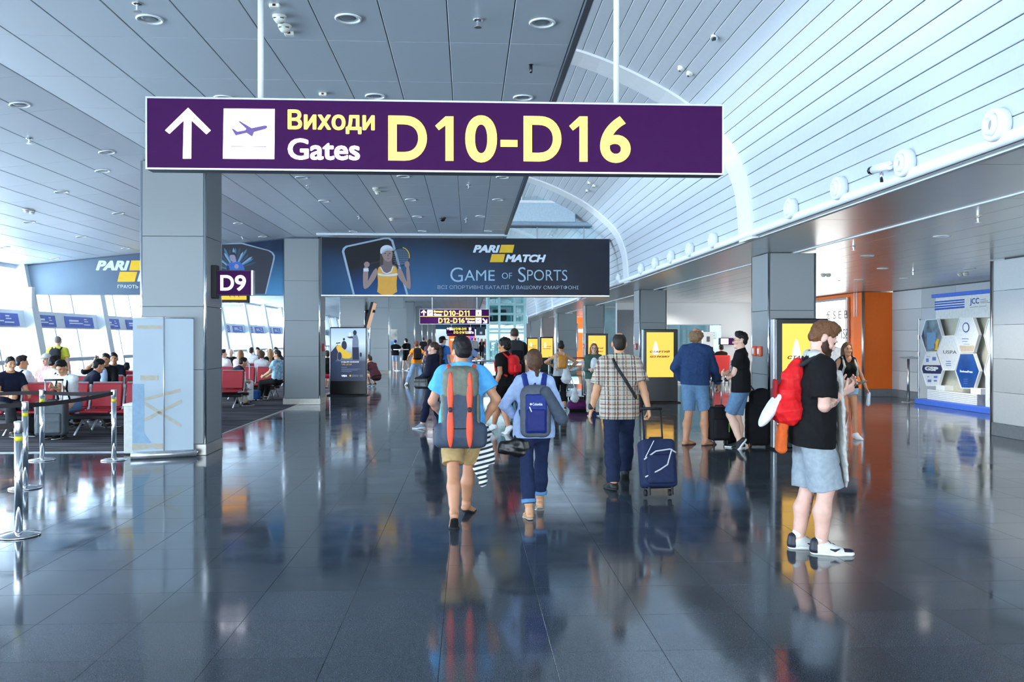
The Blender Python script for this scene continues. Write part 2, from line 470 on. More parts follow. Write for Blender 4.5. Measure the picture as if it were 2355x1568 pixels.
# =================================================================== FLOOR
TS = 0.59
floor = structure('floor', MB().box((-16, -14, -0.2), (16, 128, -0.012)), m_grout)
def visible(x, y, z=0.0, m=60):
    p = Vector((x, y, z)) - EYE; d = p.dot(_fw)
    if d < 0.5: return False
    u = 1177.5 + FPX * p.dot(_rt) / d; v = 784 - FPX * p.dot(_up) / d
    return -m < u < 2355 + m and -m < v < 1568 + m
CARPET = (-10.75, -4.3, 12.77, 100.0)
tile_mesh = MB().chbox((-TS / 2 + 0.0008, -TS / 2 + 0.0008, -0.012), (TS / 2 - 0.0008, TS / 2 - 0.0008, 0), 0.0012).mesh('tile', m_tile)
cells = []
for i in range(-24, 26):
    for j in range(-22, 209):
        x = -0.15 + TS * (i + 0.5); y = 4.49 + TS * (j + 0.5)
        if x < CARPET[1] - 0.3 and y > CARPET[2] + 0.3: continue
        if x > 12.4 or x < -10.7: continue
        cells.append((0 if any(visible(x + a * TS / 2, y + b_ * TS / 2) for a in (-1, 1) for b_ in (-1, 1)) and y < 26 else 1, y * y + 0.5 * x * x, x, y))
cells.sort()
rest = MB(); nt_ = 0
for q, d_, x, y in cells:
    if q == 0 and nt_ < 298:
        o = link(bpy.data.objects.new('tile', tile_mesh)); o.location = (x, y, 0); o.parent = floor; nt_ += 1
    elif y > -8:
        h = TS / 2 - 0.0008
        rest.add([(x - h, y - h, 0), (x + h, y - h, 0), (x + h, y + h, 0), (x - h, y + h, 0)], [(0, 1, 2, 3)])
stuff(obj('distant_tiles', rest, m_tile, floor))

def carpet_material():
    m = M('striped_carpet', (62, 60, 68), rough=0.95, spec=0.1)
    N, L, b = nodes_of(m)
    for n in list(N):
        if n.type in ('VALTORGB', 'TEX_NOISE'): N.remove(n)
    tc = N['Texture Coordinate']; mp = N.new('ShaderNodeMapping'); mp.inputs['Rotation'].default_value = (0, 0, 0.22); mp.inputs['Scale'].default_value = (0.35, 9, 1)
    L.new(tc.outputs['Object'], mp.inputs[0]); n = N.new('ShaderNodeTexNoise'); n.inputs['Scale'].default_value = 1.6; n.inputs['Detail'].default_value = 6
    L.new(mp.outputs[0], n.inputs['Vector']); r = N.new('ShaderNodeValToRGB')
    r.color_ramp.elements[0].position = 0.42; r.color_ramp.elements[1].position = 0.62
    r.color_ramp.elements[0].color = lin((34, 35, 42)) + (1,); r.color_ramp.elements[1].color = lin((112, 108, 112)) + (1,)
    L.new(n.outputs['Fac'], r.inputs[0]); L.new(r.outputs[0], b.inputs['Base Color'])
    return m
carpet = structure('floor_carpet', MB().chbox((CARPET[0], CARPET[2], 0.001), (CARPET[1], CARPET[3], 0.012), 0.004), carpet_material())
structure('trim_1', MB().chbox((CARPET[0], CARPET[2] - 0.03, 0.0), (CARPET[1] + 0.03, CARPET[2], 0.014), 0.003).chbox((CARPET[1], CARPET[2], 0.0), (CARPET[1] + 0.03, CARPET[3], 0.014), 0.003), m_steel)

# =================================================================== LEFT CEILING (metal panels, falling towards the windows)
ZC, XE, XK, SL = 4.23, 0.88, -4.37, 0.112          # height, edge, kink, fall
def zc(x): return ZC if x >= XK else ZC + (x - XK) * SL
m_cpanel = M('perforated_metal_panel', (196, 205, 212), rough=0.40, metal=0.15, var=0.05, scale=260, spec=0.6)
ceil_l = structure('ceiling', MB().prism([(XE, -14, ZC + 0.03), (XK, -14, ZC + 0.03), (-11.9, -14, zc(-11.9) + 0.03), (-11.9, -14, ZC + 0.25), (XE, -14, ZC + 0.25)], (0, 134, 0)), m_dark)
PW, PL = 0.525, 1.15
def cpanel(w): return MB().chbox((-w / 2 + 0.004, -PL / 2 + 0.002, 0), (w / 2 - 0.004, PL / 2 - 0.002, 0.02), 0.004)
flat_mesh = cpanel(PW).mesh('ceiling_panel', m_cpanel)
cand = []
xs = [XE - PW * (i + 0.5) for i in range(30)]
for x in xs:
    if x < -11.6: continue
    for j in range(-12, 96):
        y = 7.42 + PL * (j + 0.5)
        vis = any(visible(x + a * PW / 2, y + b_ * PL / 2, zc(x), 10) for a in (-1, 1) for b_ in (-1, 1))
        cand.append((0 if vis and y < 21.6 else 1, y * y + x * x, x, y))
cand.sort(); rest = MB(); k_ = 0
for q, d_, x, y in cand:
    ang = math.atan(SL) if x < XK else 0.0
    if q == 0 and k_ < 298:
        o = link(bpy.data.objects.new('panel', flat_mesh)); o.location = (x, y, zc(x)); o.rotation_euler = (0, -ang, 0); o.parent = ceil_l; k_ += 1
    else:
        h, g = PW / 2 - 0.004, PL / 2 - 0.002
        rest.add([(x - h, y - g, zc(x - h)), (x + h, y - g, zc(x + h)), (x + h, y + g, zc(x + h)), (x - h, y + g, zc(x - h))], [(0, 3, 2, 1)])
stuff(obj('distant_panels', rest, m_cpanel, ceil_l))
m_edge = M('dark_edge_profile', (96, 104, 114), rough=0.35, metal=0.6)
structure('trim_2', MB().chbox((XE, -14, ZC - 0.02), (XE + 0.07, 120, ZC + 0.28), 0.01), m_edge)

# =================================================================== VAULT (white slats over the hall)
PROF = [(3.74, 2.98), (3.73, 3.08), (3.69, 3.58), (3.59, 3.93), (3.38, 4.29), (2.89, 4.72), (2.45, 4.99), (1.82, 5.28), (1.25, 5.46), (0.5, 5.62), (-0.5, 5.74), (-1.8, 5.8), (-3.2, 5.82), (-4.2, 5.82)]
def arc_table(P, n=900):
    # Catmull-Rom through PROF, resampled by arc length
    pts = []
    Q = [P[0]] + P + [P[-1]]
    for i in range(1, len(Q) - 2):
        p0, p1, p2, p3 = [np.array(q, float) for q in Q[i - 1:i + 3]]
        for t in np.linspace(0, 1, 40, endpoint=False):
            pts.append(0.5 * (2 * p1 + (p2 - p0) * t + (2 * p0 - 5 * p1 + 4 * p2 - p3) * t * t + (3 * p1 - p0 - 3 * p2 + p3) * t ** 3))
    pts.append(np.array(P[-1], float)); pts = np.array(pts)
    s = np.concatenate([[0], np.cumsum(np.linalg.norm(np.diff(pts, axis=0), axis=1))])
    return s, pts
AS, AP = arc_table(PROF)
def arc(s): return Vector((np.interp(s, AS, AP[:, 0]), 0, np.interp(s, AS, AP[:, 1])))
def arc_n(s):
    t = (arc(min(s + 0.02, AS[-1])) - arc(max(s - 0.02, 0))).normalized()
    return Vector((t.z, 0, -t.x))     # outwards (away from the hall)
m_slat = M('white_vault_slat', (208, 216, 224), rough=0.35, var=0.02, spec=0.5)
m_rib = M('white_vault_rib', (236, 240, 243), rough=0.5, var=0.02)
vault = structure('ceiling_vault', MB().prism([tuple(arc(s) + arc_n(s) * 0.07 + Vector((0, -14, 0))) for s in np.linspace(0, AS[-1], 36)] + [tuple(arc(s) + arc_n(s) * 0.22 + Vector((0, -14, 0))) for s in np.linspace(AS[-1], 0, 36)], (0, 134, 0)), M('vault_backing', (222, 228, 232), rough=0.7))
SP = 0.155
RIBS = [(1.2, 1.75), (11.0, 11.54), (19.72, 20.25), (28.6, 29.1), (37.4, 37.9), (46.2, 46.7), (55, 55.5), (64, 64.5), (73, 73.5), (82, 82.5), (91, 91.5), (100, 100.5), (110, 110.5), (119, 119.5)]
def slat_mb(s0, s1, y0, y1):
    a, b_ = arc(s0), arc(s1); n = arc_n((s0 + s1) / 2); e = (b_ - a).normalized() * 0.005
    q = [a + e * 0.3 + n * 0.03, a + n * 0.006, a + e, b_ - e, b_ + n * 0.006, b_ - e * 0.3 + n * 0.03]
    return MB().prism([(p.x, y0, p.z) for p in q], (0, y1 - y0, 0))
for bi, (y0, y1) in enumerate([(-13.5, 1.2)] + [(RIBS[i][1], RIBS[i + 1][0]) for i in range(len(RIBS) - 1)]):
    many = MB(); s = 0.05
    while s + SP < AS[-1]:
        if bi in (1, 2) and s < 5.6: obj('slat', slat_mb(s + 0.0025, s + SP - 0.0025, y0, y1), m_slat, vault)
        else:
            t = slat_mb(s + 0.0025, s + SP - 0.0025, y0, y1); many.add(t.v, t.f)
        s += SP
    stuff(obj('distant_slats', many, m_slat, vault))
for y0, y1 in RIBS:
    ss = np.linspace(0, AS[-1], 40)
    inner = [arc(s) - arc_n(s) * 0.03 for s in ss]; outer = [arc(s) + arc_n(s) * 0.06 for s in ss]
    mb = MB()
    for i in range(39):
        mb.prism([(p.x, y0, p.z) for p in (inner[i], outer[i], outer[i + 1], inner[i + 1])], (0, y1 - y0, 0))
    obj('rib', mb, m_rib, vault)
# clerestory over the left ceiling
cl = structure('window_1')
obj('sill', MB().box((-4.3, -14, ZC + 0.25), (-4.1, 120, ZC + 0.42)), m_white, cl)
for k in range(30):
    obj('mullion', MB().box((-4.25, -14 + k * 4, ZC + 0.42), (-4.15, -13.9 + k * 4, 5.83)), m_white, cl)
# soffit, nosing and low metal ceiling on the right
XL, XI, ZS, XW = 3.74, 5.05, 3.0, 12.2
m_soffit = M('satin_metal_soffit', (196, 198, 198), rough=0.28, metal=0.6, var=0.03, scale=3)
sof = structure('ceiling_soffit', MB().box((XL + 0.02, -14, ZS + 0.03), (XI + 0.1, 120, ZS + 0.3)), m_dark)
for k in range(42):
    y = -8.9 + 3.05 * k
    obj('panel', MB().chbox((XL + 0.03, y + 0.003, ZS), (XI - 0.02, y + 3.047, ZS + 0.025), 0.003), m_soffit, sof)
structure('trim_3', MB().tube([(XL - 0.02, -14, ZS + 0.05), (XL - 0.02, 120, ZS + 0.05)], 0.045, 16), m_rib, True)
m_metalceil = M('linear_metal_ceiling', (204, 205, 202), rough=0.26, metal=0.6, var=0.03, scale=2.5)
lowc = structure('ceiling_low', MB().box((XI, -14, ZS + 0.05), (13.5, 120, ZS + 0.3)), m_dark)
structure('trim_4', MB().chbox((XI - 0.02, -14, ZS - 0.015), (XI + 0.02, 120, ZS + 0.04), 0.005), m_white)
for i in range(14):
    for j in range(19):
        x0 = XI + 0.02 + 0.55 * i; y0 = 2.0 + 6.0 * j
        if x0 > 12.6: continue
        obj('panel', MB().chbox((x0 + 0.004, y0 + 0.003, ZS + 0.02), (x0 + 0.546, y0 + 5.997, ZS + 0.045), 0.003), m_metalceil, lowc)

# =================================================================== COLUMNS
def column(x0, x1, y0, y1, h, label, joints, near=True):
    t = thing('clad_column', label, 'column', ((x0 + x1) / 2, (y0 + y1) / 2, 0), 0, 'panel-clad columns along the hall')
    obj('core', MB().box((x0 + 0.03, y0 + 0.03, 0), (x1 - 0.03, y1 - 0.03, h)), m_dark, t)
    zs = [0.16] + joints + [h]
    for z0, z1 in zip(zs[:-1], zs[1:]):
        obj('panel', MB().chbox((x0 + 0.035, y0, z0 + 0.003), (x1 - 0.035, y0 + 0.03, z1 - 0.003), 0.004), m_colpanel, t)
        obj('panel', MB().chbox((x0 + 0.035, y1 - 0.03, z0 + 0.003), (x1 - 0.035, y1, z1 - 0.003), 0.004), m_colpanel, t)
        obj('panel', MB().chbox((x0, y0 + 0.035, z0 + 0.003), (x0 + 0.03, y1 - 0.035, z1 - 0.003), 0.004), m_colpanel, t)
        obj('panel', MB().chbox((x1 - 0.03, y0 + 0.035, z0 + 0.003), (x1, y1 - 0.035, z1 - 0.003), 0.004), m_colpanel, t)
    for cx, cy in ((x0, y0), (x1, y0), (x0, y1), (x1, y1)):
        o = obj('corner_trim', MB().tube([(cx + (0.018 if cx == x0 else -0.018), cy + (0.018 if cy == y0 else -0.018), 0.16), (cx + (0.018 if cx == x0 else -0.018), cy + (0.018 if cy == y0 else -0.018), h)], 0.02, 10), m_chrome, t, True)
    obj('plinth', MB().chbox((x0 - 0.006, y0 - 0.006, 0), (x1 + 0.006, y1 + 0.006, 0.16), 0.006), m_plinth, t)
    return t
CX0, CX1 = -4.66, -3.74
LCOL = [12.35 + 9.35 * k for k in range(10)]
names = ['near left column carrying the D9 gate sign', 'left column beside the dark advertising bulkhead', 'left column with the wall screen, behind the black poster kiosk', 'fourth column of the left row, beyond the wall screen', 'fifth column of the left row, down the hall', 'sixth column of the left row, far down the hall', 'seventh column of the left row, far away', 'eighth column of the left row, far away', 'ninth column of the left row, before the farthest one', 'last column of the left row, farthest away, with the tiny D10 sign']
for k, y in enumerate(LCOL):
    column(CX0, CX1, y, y + 0.8, zc(CX0) - 0.01, 'grey panel-clad ' + names[k], [1.22, 2.12, 3.12] if k < 4 else [2.1])
RX0, RX1 = 4.64, 5.4
RCOL = [13.0, 23.0, 33.7, 44.4, 53.6, 64, 75, 86]
names = ['near right column with two orange call boxes', 'second right column behind a yellow poster kiosk', 'third right column, behind the kiosk beside the woman with glasses', 'fourth right column, wide and grey, beyond the glass railing', 'fifth right column, behind a small yellow kiosk', 'sixth right column, behind the farthest yellow kiosk', 'seventh column of the right row, far away', 'last visible column of the right row']
for k, y in enumerate(RCOL):
    column(RX0, RX1 + (0.25 if k == 3 else 0), y, y + 0.8, ZS - 0.005, 'grey panel-clad ' + names[k], [1.1, 2.1] if k < 4 else [1.6])

# =================================================================== LEFT WINDOW WALL
m_frame = M('white_window_frame', (214, 224, 232), rough=0.4, var=0.02)
m_thin = M('grey_window_bar', (150, 160, 170), rough=0.35, metal=0.3)
m_glass = glass('window_glass', (248, 252, 255), 0.04)
m_ad = M('blue_advert_print', (92, 112, 196), rough=0.5, var=0.15, scale=6)
m_adw = M('white_print', (232, 238, 248), rough=0.5, var=0.03)
WX = lambda z: -10.62 - (z / 3.5) * 0.62
BAY = 4.1; WY0 = 21.7 - 6 * BAY
def slab_on_wall(y0, y1, z0, z1, off0, off1):
    """piece lying in the leaning plane of the window wall, off = distance inwards"""
    return MB().prism([(WX(z0) + off0, y0, z0), (WX(z0) + off1, y0, z0), (WX(z1) + off1, y0, z1), (WX(z1) + off0, y0, z1)], (0, y1 - y0, 0))
for k in range(27):
    y = WY0 + k * BAY
    w = structure('window_%d' % (k + 2))
    obj('frame', slab_on_wall(y - 0.16, y + 0.16, 0.0, 3.52, -0.1, 0.32), m_frame, w)
    if y < -6: continue
    obj('head', slab_on_wall(y + 0.16, y + BAY - 0.16, 3.38, 3.52, -0.1, 0.1), m_frame, w)
    obj('sill', slab_on_wall(y + 0.16, y + BAY - 0.16, 0.0, 0.32, -0.1, 0.16), m_frame, w)
    obj('transom', slab_on_wall(y + 0.16, y + BAY - 0.16, 1.93, 2.36, -0.08, 0.1), m_frame, w)
    ys = [y + 0.16, y + 1.42, y + 2.68, y + BAY - 0.16]
    for q in (1, 2): obj('bar', slab_on_wall(ys[q] - 0.025, ys[q] + 0.025, 0.32, 3.38, -0.05, 0.04), m_thin, w)
    for q in range(3):
        for z0, z1 in ((0.32, 1.93), (2.36, 3.38)):
            obj('pane', slab_on_wall(ys[q] + 0.02, ys[q + 1] - 0.02, z0, z1, -0.02, -0.008), m_glass, w)
    for y0, y1 in ((y + 0.3, y + 1.35), (y + 1.9, y + 3.6)):
        ob = obj('advert_strip', slab_on_wall(y0, y1, 1.97, 2.27, 0.11, 0.125), m_ad, w)
        mb = MB(); 
        for z0, z1, f0, f1 in ((2.13, 2.18, 0.12, 0.45), (2.07, 2.1, 0.12, 0.6), (2.19, 2.22, 0.66, 0.76), (2.13, 2.155, 0.66, 0.8), (2.04, 2.07, 0.62, 0.86)):
            t = slab_on_wall(y0 + (y1 - y0) * f0, y0 + (y1 - y0) * f1, z0, z1, 0.125, 0.129); mb.add(t.v, t.f)
        stuff(obj('small_print', mb, m_adw, ob))
    # lower opening frame
    if k % 1 == 0:
        fr = MB()
        for a in (slab_on_wall(y + 1.0, y + 3.4, 1.06, 1.16, 0.02, 0.2), slab_on_wall(y + 1.0, y + 1.1, 0.32, 1.06, 0.02, 0.2), slab_on_wall(y + 3.3, y + 3.4, 0.32, 1.06, 0.02, 0.2)): fr.add(a.v, a.f)
        obj('lower_frame', fr, M('pale_grey_frame', (176, 190, 200), rough=0.4), w)
structure('baseboard_left', MB().box((-10.75, -14, 0), (-10.55, 120, 0.12)), m_frame)

# =================================================================== CROSSING BULKHEAD AT THE SECOND COLUMN
YB = 21.66
m_bulk = M('bulkhead_board', (70, 82, 98), rough=0.5)
def prof_x(z):   # hall-side x of the vault at height z
    return float(np.interp(z, AP[:260, 1], AP[:260, 0]))
structure('wall_bulkhead', MB().prism([(-11.1, YB + 0.05, 2.76), (-3.8, YB + 0.05, 2.76), (-3.8, YB + 0.05, ZC), (XK, YB + 0.05, ZC), (-11.1, YB + 0.05, zc(-11.1))], (0, 0.3, 0)), m_bulk)
YM = 20.9; BZ0, BZ1 = at(1000, 677.5, YM).z, at(1000, 547, YM).z; BX0, BX1 = at(739, 600, YM).x, at(1402, 600, YM).x
structure('wall_bulkhead_hall', MB().chbox((BX0, YM, BZ0), (BX1, YM + 0.28, BZ1), 0.006), m_bulk)
gl = structure('wall_glazed_screen')
obj('beam', MB().chbox((0.95, YB - 0.1, 4.62), (prof_x(4.9) + 0.1, YB + 0.4, 5.12), 0.02), M('pale_blue_beam', (186, 206, 220), rough=0.5), gl)
obj('beam_lip', MB().chbox((0.95, YB - 0.14, 4.52), (prof_x(4.55) + 0.05, YB + 0.35, 4.62), 0.02), M('grey_beam_lip', (140, 160, 176), rough=0.5), gl)
obj('top_rail', MB().chbox((0.95, YB - 0.12, 5.1), (prof_x(5.16) + 0.05, YB - 0.02, 5.17), 0.01), m_white, gl)
m_cglass = glass('screen_glass', (226, 240, 244), 0.10)
for x0, x1 in ((0.95, 1.75), (1.75, 2.95), (2.95, 3.62)):
    z1 = 4.52
    obj('pane', MB().box((x0 + 0.01, YB + 0.1, 4.1), (min(x1, prof_x(4.4)) - 0.01, YB + 0.115, z1)), m_cglass, gl)
for x0, x1 in ((0.95, 1.35), (1.35, 2.4)):
    top = 5.3
    obj('pane', MB().box((x0 + 0.01, YB + 0.1, 5.17), (x1 - 0.01, YB + 0.115, top)), m_cglass, gl)
for x in (1.75, 2.95): obj('mullion', MB().box((x - 0.012, YB + 0.08, 4.2), (x + 0.012, YB + 0.13, 4.52)), m_thin, gl)
obj('mullion', MB().box((1.34, YB + 0.08, 5.17), (1.36, YB + 0.13, 5.3)), m_white, gl)
structure('trim_5', MB().chbox((BX0, YM - 0.02, BZ0 - 0.05), (BX1, YM + 0.3, BZ0), 0.01), m_steel)
structure('trim_6', MB().chbox((-3.7, YM + 0.02, ZC - 0.05), (0.95, YM + 0.3, ZC + 0.05), 0.01), m_frame)

# =================================================================== RIGHT WALLS
m_w = [M('stone_panel_%s' % n, c, rough=0.5, var=0.04, scale=60) for n, c in (('pale', (190, 194, 197)), ('mid', (176, 181, 185)), ('light', (200, 204, 206)), ('blue', (184, 192, 199)))]
def wall_panels(name, X, y0, y1, n, thick, rows=(0.22, 0.75, 1.32, 1.9, 2.48, 3.0), right=True):
    w = structure(name, MB().box((X + 0.03, y0, 0), (X + thick, y1, 3.02)), m_dark)
    L_ = (y1 - y0) / n
    for i in range(n):
        for r in range(5):
            mt = m_w[(r * 2 + (i * 7 + r * 3) % 3) % 4]
            obj('panel', MB().chbox((X, y0 + i * L_ + 0.003, rows[r] + 0.003), (X + 0.03, y0 + (i + 1) * L_ - 0.003, rows[r + 1] - 0.003), 0.003), mt, w)
    return w
wall_panels('wall_right', 12.13, 14.3, 23.87, 6, 0.4)
wall_panels('wall_right_near', 9.04, -2.0, 14.28, 9, 0.3)
structure('wall_right_return', MB().box((9.06, 14.0, 0), (12.5, 14.27, 3.02)), m_w[0])
structure('baseboard_right', MB().chbox((12.1, 14.3, 0), (12.16, 23.87, 0.22), 0.005), M('grey_baseboard', (126, 130, 134), rough=0.35, metal=0.4))
structure('baseboard_right_near', MB().chbox((9.01, -2, 0), (9.06, 14.28, 0.22), 0.005), _mats['grey_baseboard'])
structure('trim_7', MB().tube([(9.03, 14.29, 0), (9.03, 14.29, 3.0)], 0.03, 12), m_steel, True)

# orange portal with the light box
m_orange = M('orange_lacquer', (250, 112, 6), rough=0.4, var=0.03)
po = structure('wall_orange_portal', MB().chbox((11.28, 23.87, 0.22), (12.5, 24.3, 3.0), 0.008), m_orange)
obj('side', MB().box((11.3, 24.3, 0.0), (12.3, 31.6, 3.0)), m_orange, po)
obj('kick_plate', MB().chbox((11.27, 23.85, 0), (12.5, 24.3, 0.22), 0.006), _mats['grey_baseboard'], po)
obj('corner_trim', MB().tube([(11.28, 23.87, 0), (11.28, 23.87, 3.0)], 0.04, 12), m_steel, po, True)
for dx in (0.05, 0.13): obj('cable_conduit', MB().tube([(11.2, 24.0 + dx * 2, 2.3), (11.2, 24.0 + dx * 2, 3.0)], 0.018, 8), m_white, po, True)
lb = thing('light_box', 'large glowing white light box on the orange wall, lettered LEMS?', 'light box', (11.25, 28, 0.3))
obj('case', MB().chbox((11.2, 24.75, 0.3), (11.29, 31.4, 2.9), 0.01), m_steel, lb)
obj('screen', MB().box((11.19, 24.85, 0.38), (11.21, 31.3, 2.82)), M('lit_white_panel', (252, 250, 244), rough=0.4, emit=2.2), lb)
pl = Plane((11.19, 0, 0), (0, -1, 0))
m_ink = M('grey_ink', (110, 110, 112), rough=0.6)
for w_, bx in (('€ S É B', (1901, 712, 1950, 732)), ('LEMS?', (1911, 757, 1950, 779))):
    pl.text('lettering', w_, bx, m_ink, lb)

# back of the right area (behind the near kiosks)
bw = structure('wall_back_right', MB().box((5.6, 32.0, 0), (7.0, 32.3, 3.02)).box((8.0, 32.0, 2.2), (11.4, 32.3, 3.02)).box((7.0, 32, 2.2), (8, 32.3, 3.02)).box((9.6, 32.0, 0), (11.4, 32.3, 2.2)), m_w[0])
structure('floor_step', MB().chbox((6.9, 31.55, 0), (9.7, 31.75, 0.09), 0.01), m_white)
for k, (x0, x1, m_) in enumerate(((5.6, 6.55, m_dark),)):
    obj('panel', MB().chbox((x0, 31.95, 0.1), (x1, 32.0, 2.75), 0.006), M('charcoal_panel', (104, 110, 116), rough=0.5), bw)
# =================================================================== HANGING SIGNS
m_purple = M('backlit_purple_panel', (54, 16, 66), rough=0.6, var=0.03, emit=0.045, emit_rgb=(110, 40, 120), spec=.08)
m_ye = M('lit_yellow_letters', (255, 226, 90), rough=0.4, emit=.95, emit_rgb=(255, 222, 70))
m_we = M('lit_white_letters', (255, 255, 255), rough=0.4, emit=1.6, emit_rgb=(250, 248, 255))
m_alu = M('aluminium_frame', (196, 198, 202), rough=0.3, metal=0.7)
m_pic = M('purple_pictogram', (92, 66, 130), rough=0.5, emit=0.15)
PLANE_ICON = [(783, 322), (799, 326), (830, 347), (890, 337), (898, 325), (836, 268), (850, 266), (940, 320), (1042, 299), (1058, 302), (1060, 316), (1045, 327), (958, 350), (944, 386), (928, 376), (900, 357), (816, 377)]
def hanging_sign(Y, u0, u1, vt, vb, ur, label, rows, rods, um=None):
    um = um or (u0 + u1) / 2
    x0, x1 = at(u0, vt, Y).x, at(u1, vt, Y).x; z1, z0 = at(um, vt, Y).z, at(um, vb, Y).z
    t = thing('hanging_gate_sign', label, 'sign', ((x0 + x1) / 2, Y + 0.06, z0))
    b = 0.012 * (z1 - z0) / 0.5
    obj('case', MB().chbox((x0, Y, z0), (x1, Y + 0.13, z1), 0.008), m_dark, t)
    obj('face_panel', MB().box((x0 + b, Y - 0.004, z0 + b), (x1 - b, Y + 0.004, z1 - b)), m_purple, t)
    for a, c in (((x0, Y - 0.008, z1 - b), (x1, Y + 0.02, z1)), ((x0, Y - 0.008, z0), (x1, Y + 0.02, z0 + b)), ((x0, Y - 0.008, z0 + b), (x0 + b, Y + 0.02, z1 - b)), ((x1 - b, Y - 0.008, z0 + b), (x1, Y + 0.02, z1 - b))):
        obj('frame_bar', MB().box(a, c), m_alu, t)
    for u, top in rods:
        x = at(u, vt, Y).x
        obj('hanger_rod', MB().tube([(x, Y + 0.065, z1 - 0.01), (x, Y + 0.065, top)], 0.022, 10), m_white, t, True)
    pl = facing(Y - 0.004)
    return t, pl
vz = lambda x: float(np.interp(-x, -AP[:, 0], AP[:, 1])) - 0.03
SY = 6.3
sg, pl = hanging_sign(SY, 335, 1664, 231.5, 396, 0, 'big purple hanging sign lettered Виходи Gates D10-D16 over the hall', None, [(595, ZC), (1421, vz(at(1421, 230, SY).x))], um=1000)
pl.poly('arrow', [(433, 248), (485, 300), (475, 309), (440.5, 277), (440, 365), (421, 365), (423, 277), (390, 308), (380, 300)], m_we, sg)
sq = pl.poly('pictogram_square', [(515, 250), (632, 251), (631, 366), (513, 365)], m_we, sg)
pl.poly('aeroplane', [(300 + x / 3.364, 200 + y / 3.364) for x, y in PLANE_ICON], m_pic, sq, z=0.006)
pl.poly('runway_line', [(532, 336.5), (613, 337), (613, 338.6), (532, 338)], m_pic, sq, z=0.006)
pl.text('lettering', 'Виходи', (662, 252, 862, 309), m_ye, sg, bold=0.022)
pl.text('lettering', 'Gates', (662, 318, 828, 369), m_we, sg, bold=0.02, lay=True)
for ch, bx in (('D', (893, 266, 982, 370)), ('1', (1001, 268, 1043, 370)), ('0', (1070, 265, 1143, 374)), ('-', (1151, 322, 1190, 338)), ('D', (1204, 267, 1291, 372)), ('1', (1309, 268, 1351, 372)), ('6', (1380, 267, 1450, 375))):
    if ch == '1': pl.one(bx, m_ye, sg)
    else: pl.text('lettering', ch, bx, m_ye, sg, bold=0.026, res=8)

def small_dir_sign(Y, u0, u1, v0, v1, label, rods):
    t, pl = hanging_sign(Y, u0, u1, v0, v1, 0, label, None, rods)
    W, H = u1 - u0, v1 - v0
    f = lambda a, b: (u0 + W * a, v0 + H * b)
    bx = lambda a, b, c, d: f(a, b) + f(c, d)
    if H > 25:
        pl.poly('divider', [f(0.01, 0.47), f(0.99, 0.47), f(0.99, 0.495), f(0.01, 0.495)], m_ye, t)
    pl.poly('arrow', [f(.06, .06), f(.098, .22), f(.088, .27), f(.068, .18), f(.068, .42), f(.052, .42), f(.052, .18), f(.03, .27), f(.02, .22)], m_we, t)
    sq = pl.poly('pictogram_square', [f(.11, .07), f(.19, .07), f(.19, .44), f(.11, .44)], m_we, t)
    pl.poly('aeroplane', [f(.125, .25), f(.175, .17), f(.178, .21), f(.14, .30)], m_pic, sq, z=0.006)
    sq = pl.poly('pictogram_square', [f(.805, .07), f(.885, .07), f(.885, .44), f(.805, .44)], m_we, t)
    pl.poly('figure', [f(.835, .18), f(.85, .18), f(.85, .36), f(.835, .36)], m_pic, sq, z=0.006)
    sq = pl.poly('pictogram_square', [f(.8, .57), f(.885, .57), f(.885, .93), f(.8, .93)], m_we, t)
    pl.poly('aeroplane', [f(.82, .75), f(.87, .67), f(.873, .71), f(.83, .80)], m_pic, sq, z=0.006)
    pl.poly('arrow', [f(.91, .60), f(.955, .82), f(.955, .68), f(.967, .68), f(.967, .93), f(.91, .93), f(.91, .88), f(.942, .88), f(.90, .66)], m_we, t)
    pl.text('lettering', 'Виходи', bx(.205, .09, .335, .25), m_ye, t, bold=.03); pl.text('lettering', 'Gates', bx(.205, .28, .315, .44), m_we, t, bold=.03)
    pl.gate('D10-D11', bx(.35, .1, .715, .44), m_ye, t)
    pl.gate('D12-D16', bx(.27, .59, .645, .92), m_ye, t)
    pl.text('lettering', 'Виходи', bx(.66, .58, .79, .73), m_ye, t, bold=.03); pl.text('lettering', 'Gates', bx(.68, .76, .79, .92), m_we, t, bold=.03)
    return t
small_dir_sign(40, 965, 1125.5, 710.5, 745.5, 'two-row purple hanging sign for gates D10-D11 and D12-D16', [(994, ZC), (1097, 5.3)])
small_dir_sign(74, 1026, 1091, 752, 768, 'tiny farther copy of the two-row gate sign, below the nearer one', [(1038, ZC), (1082, 5.4)])

# D9 flag sign on the near left column, D10 far away
def flag_sign(Y, u0, u1, v0, v1, txt, tb, label):
    x0, x1 = at(u0, v0, Y).x, at(u1, v0, Y).x; z1, z0 = at((u0 + u1) / 2, v0, Y).z, at((u0 + u1) / 2, v1, Y).z
    t = thing('gate_flag_sign', label, 'sign', ((x0 + x1) / 2, Y, z0))
    obj('case', MB().chbox((x0 + 0.06, Y, z0), (x1, Y + 0.09, z1), 0.008), m_dark, t)
    obj('wall_bracket', MB().chbox((x0 - 0.01, Y - 0.03, z0 - 0.04), (x0 + 0.07, Y + 0.12, z1 + 0.07), 0.006), m_blackm, t)
    obj('face_panel', MB().box((x0 + 0.075, Y - 0.006, z0 + 0.012), (x1 - 0.03, Y, z1 - 0.012)), m_purple, t)
    obj('end_cap', MB().chbox((x1 - 0.028, Y - 0.01, z0), (x1 + 0.004, Y + 0.1, z1), 0.004), m_alu, t)
    pl = facing(Y - 0.006)
    for ch, bx in tb:
        if ch == 'D10': pl.gate(ch, bx, m_we, t); continue
        pl.text('lettering', ch, bx, m_we, t, bold=0.02, res=8)
    return t
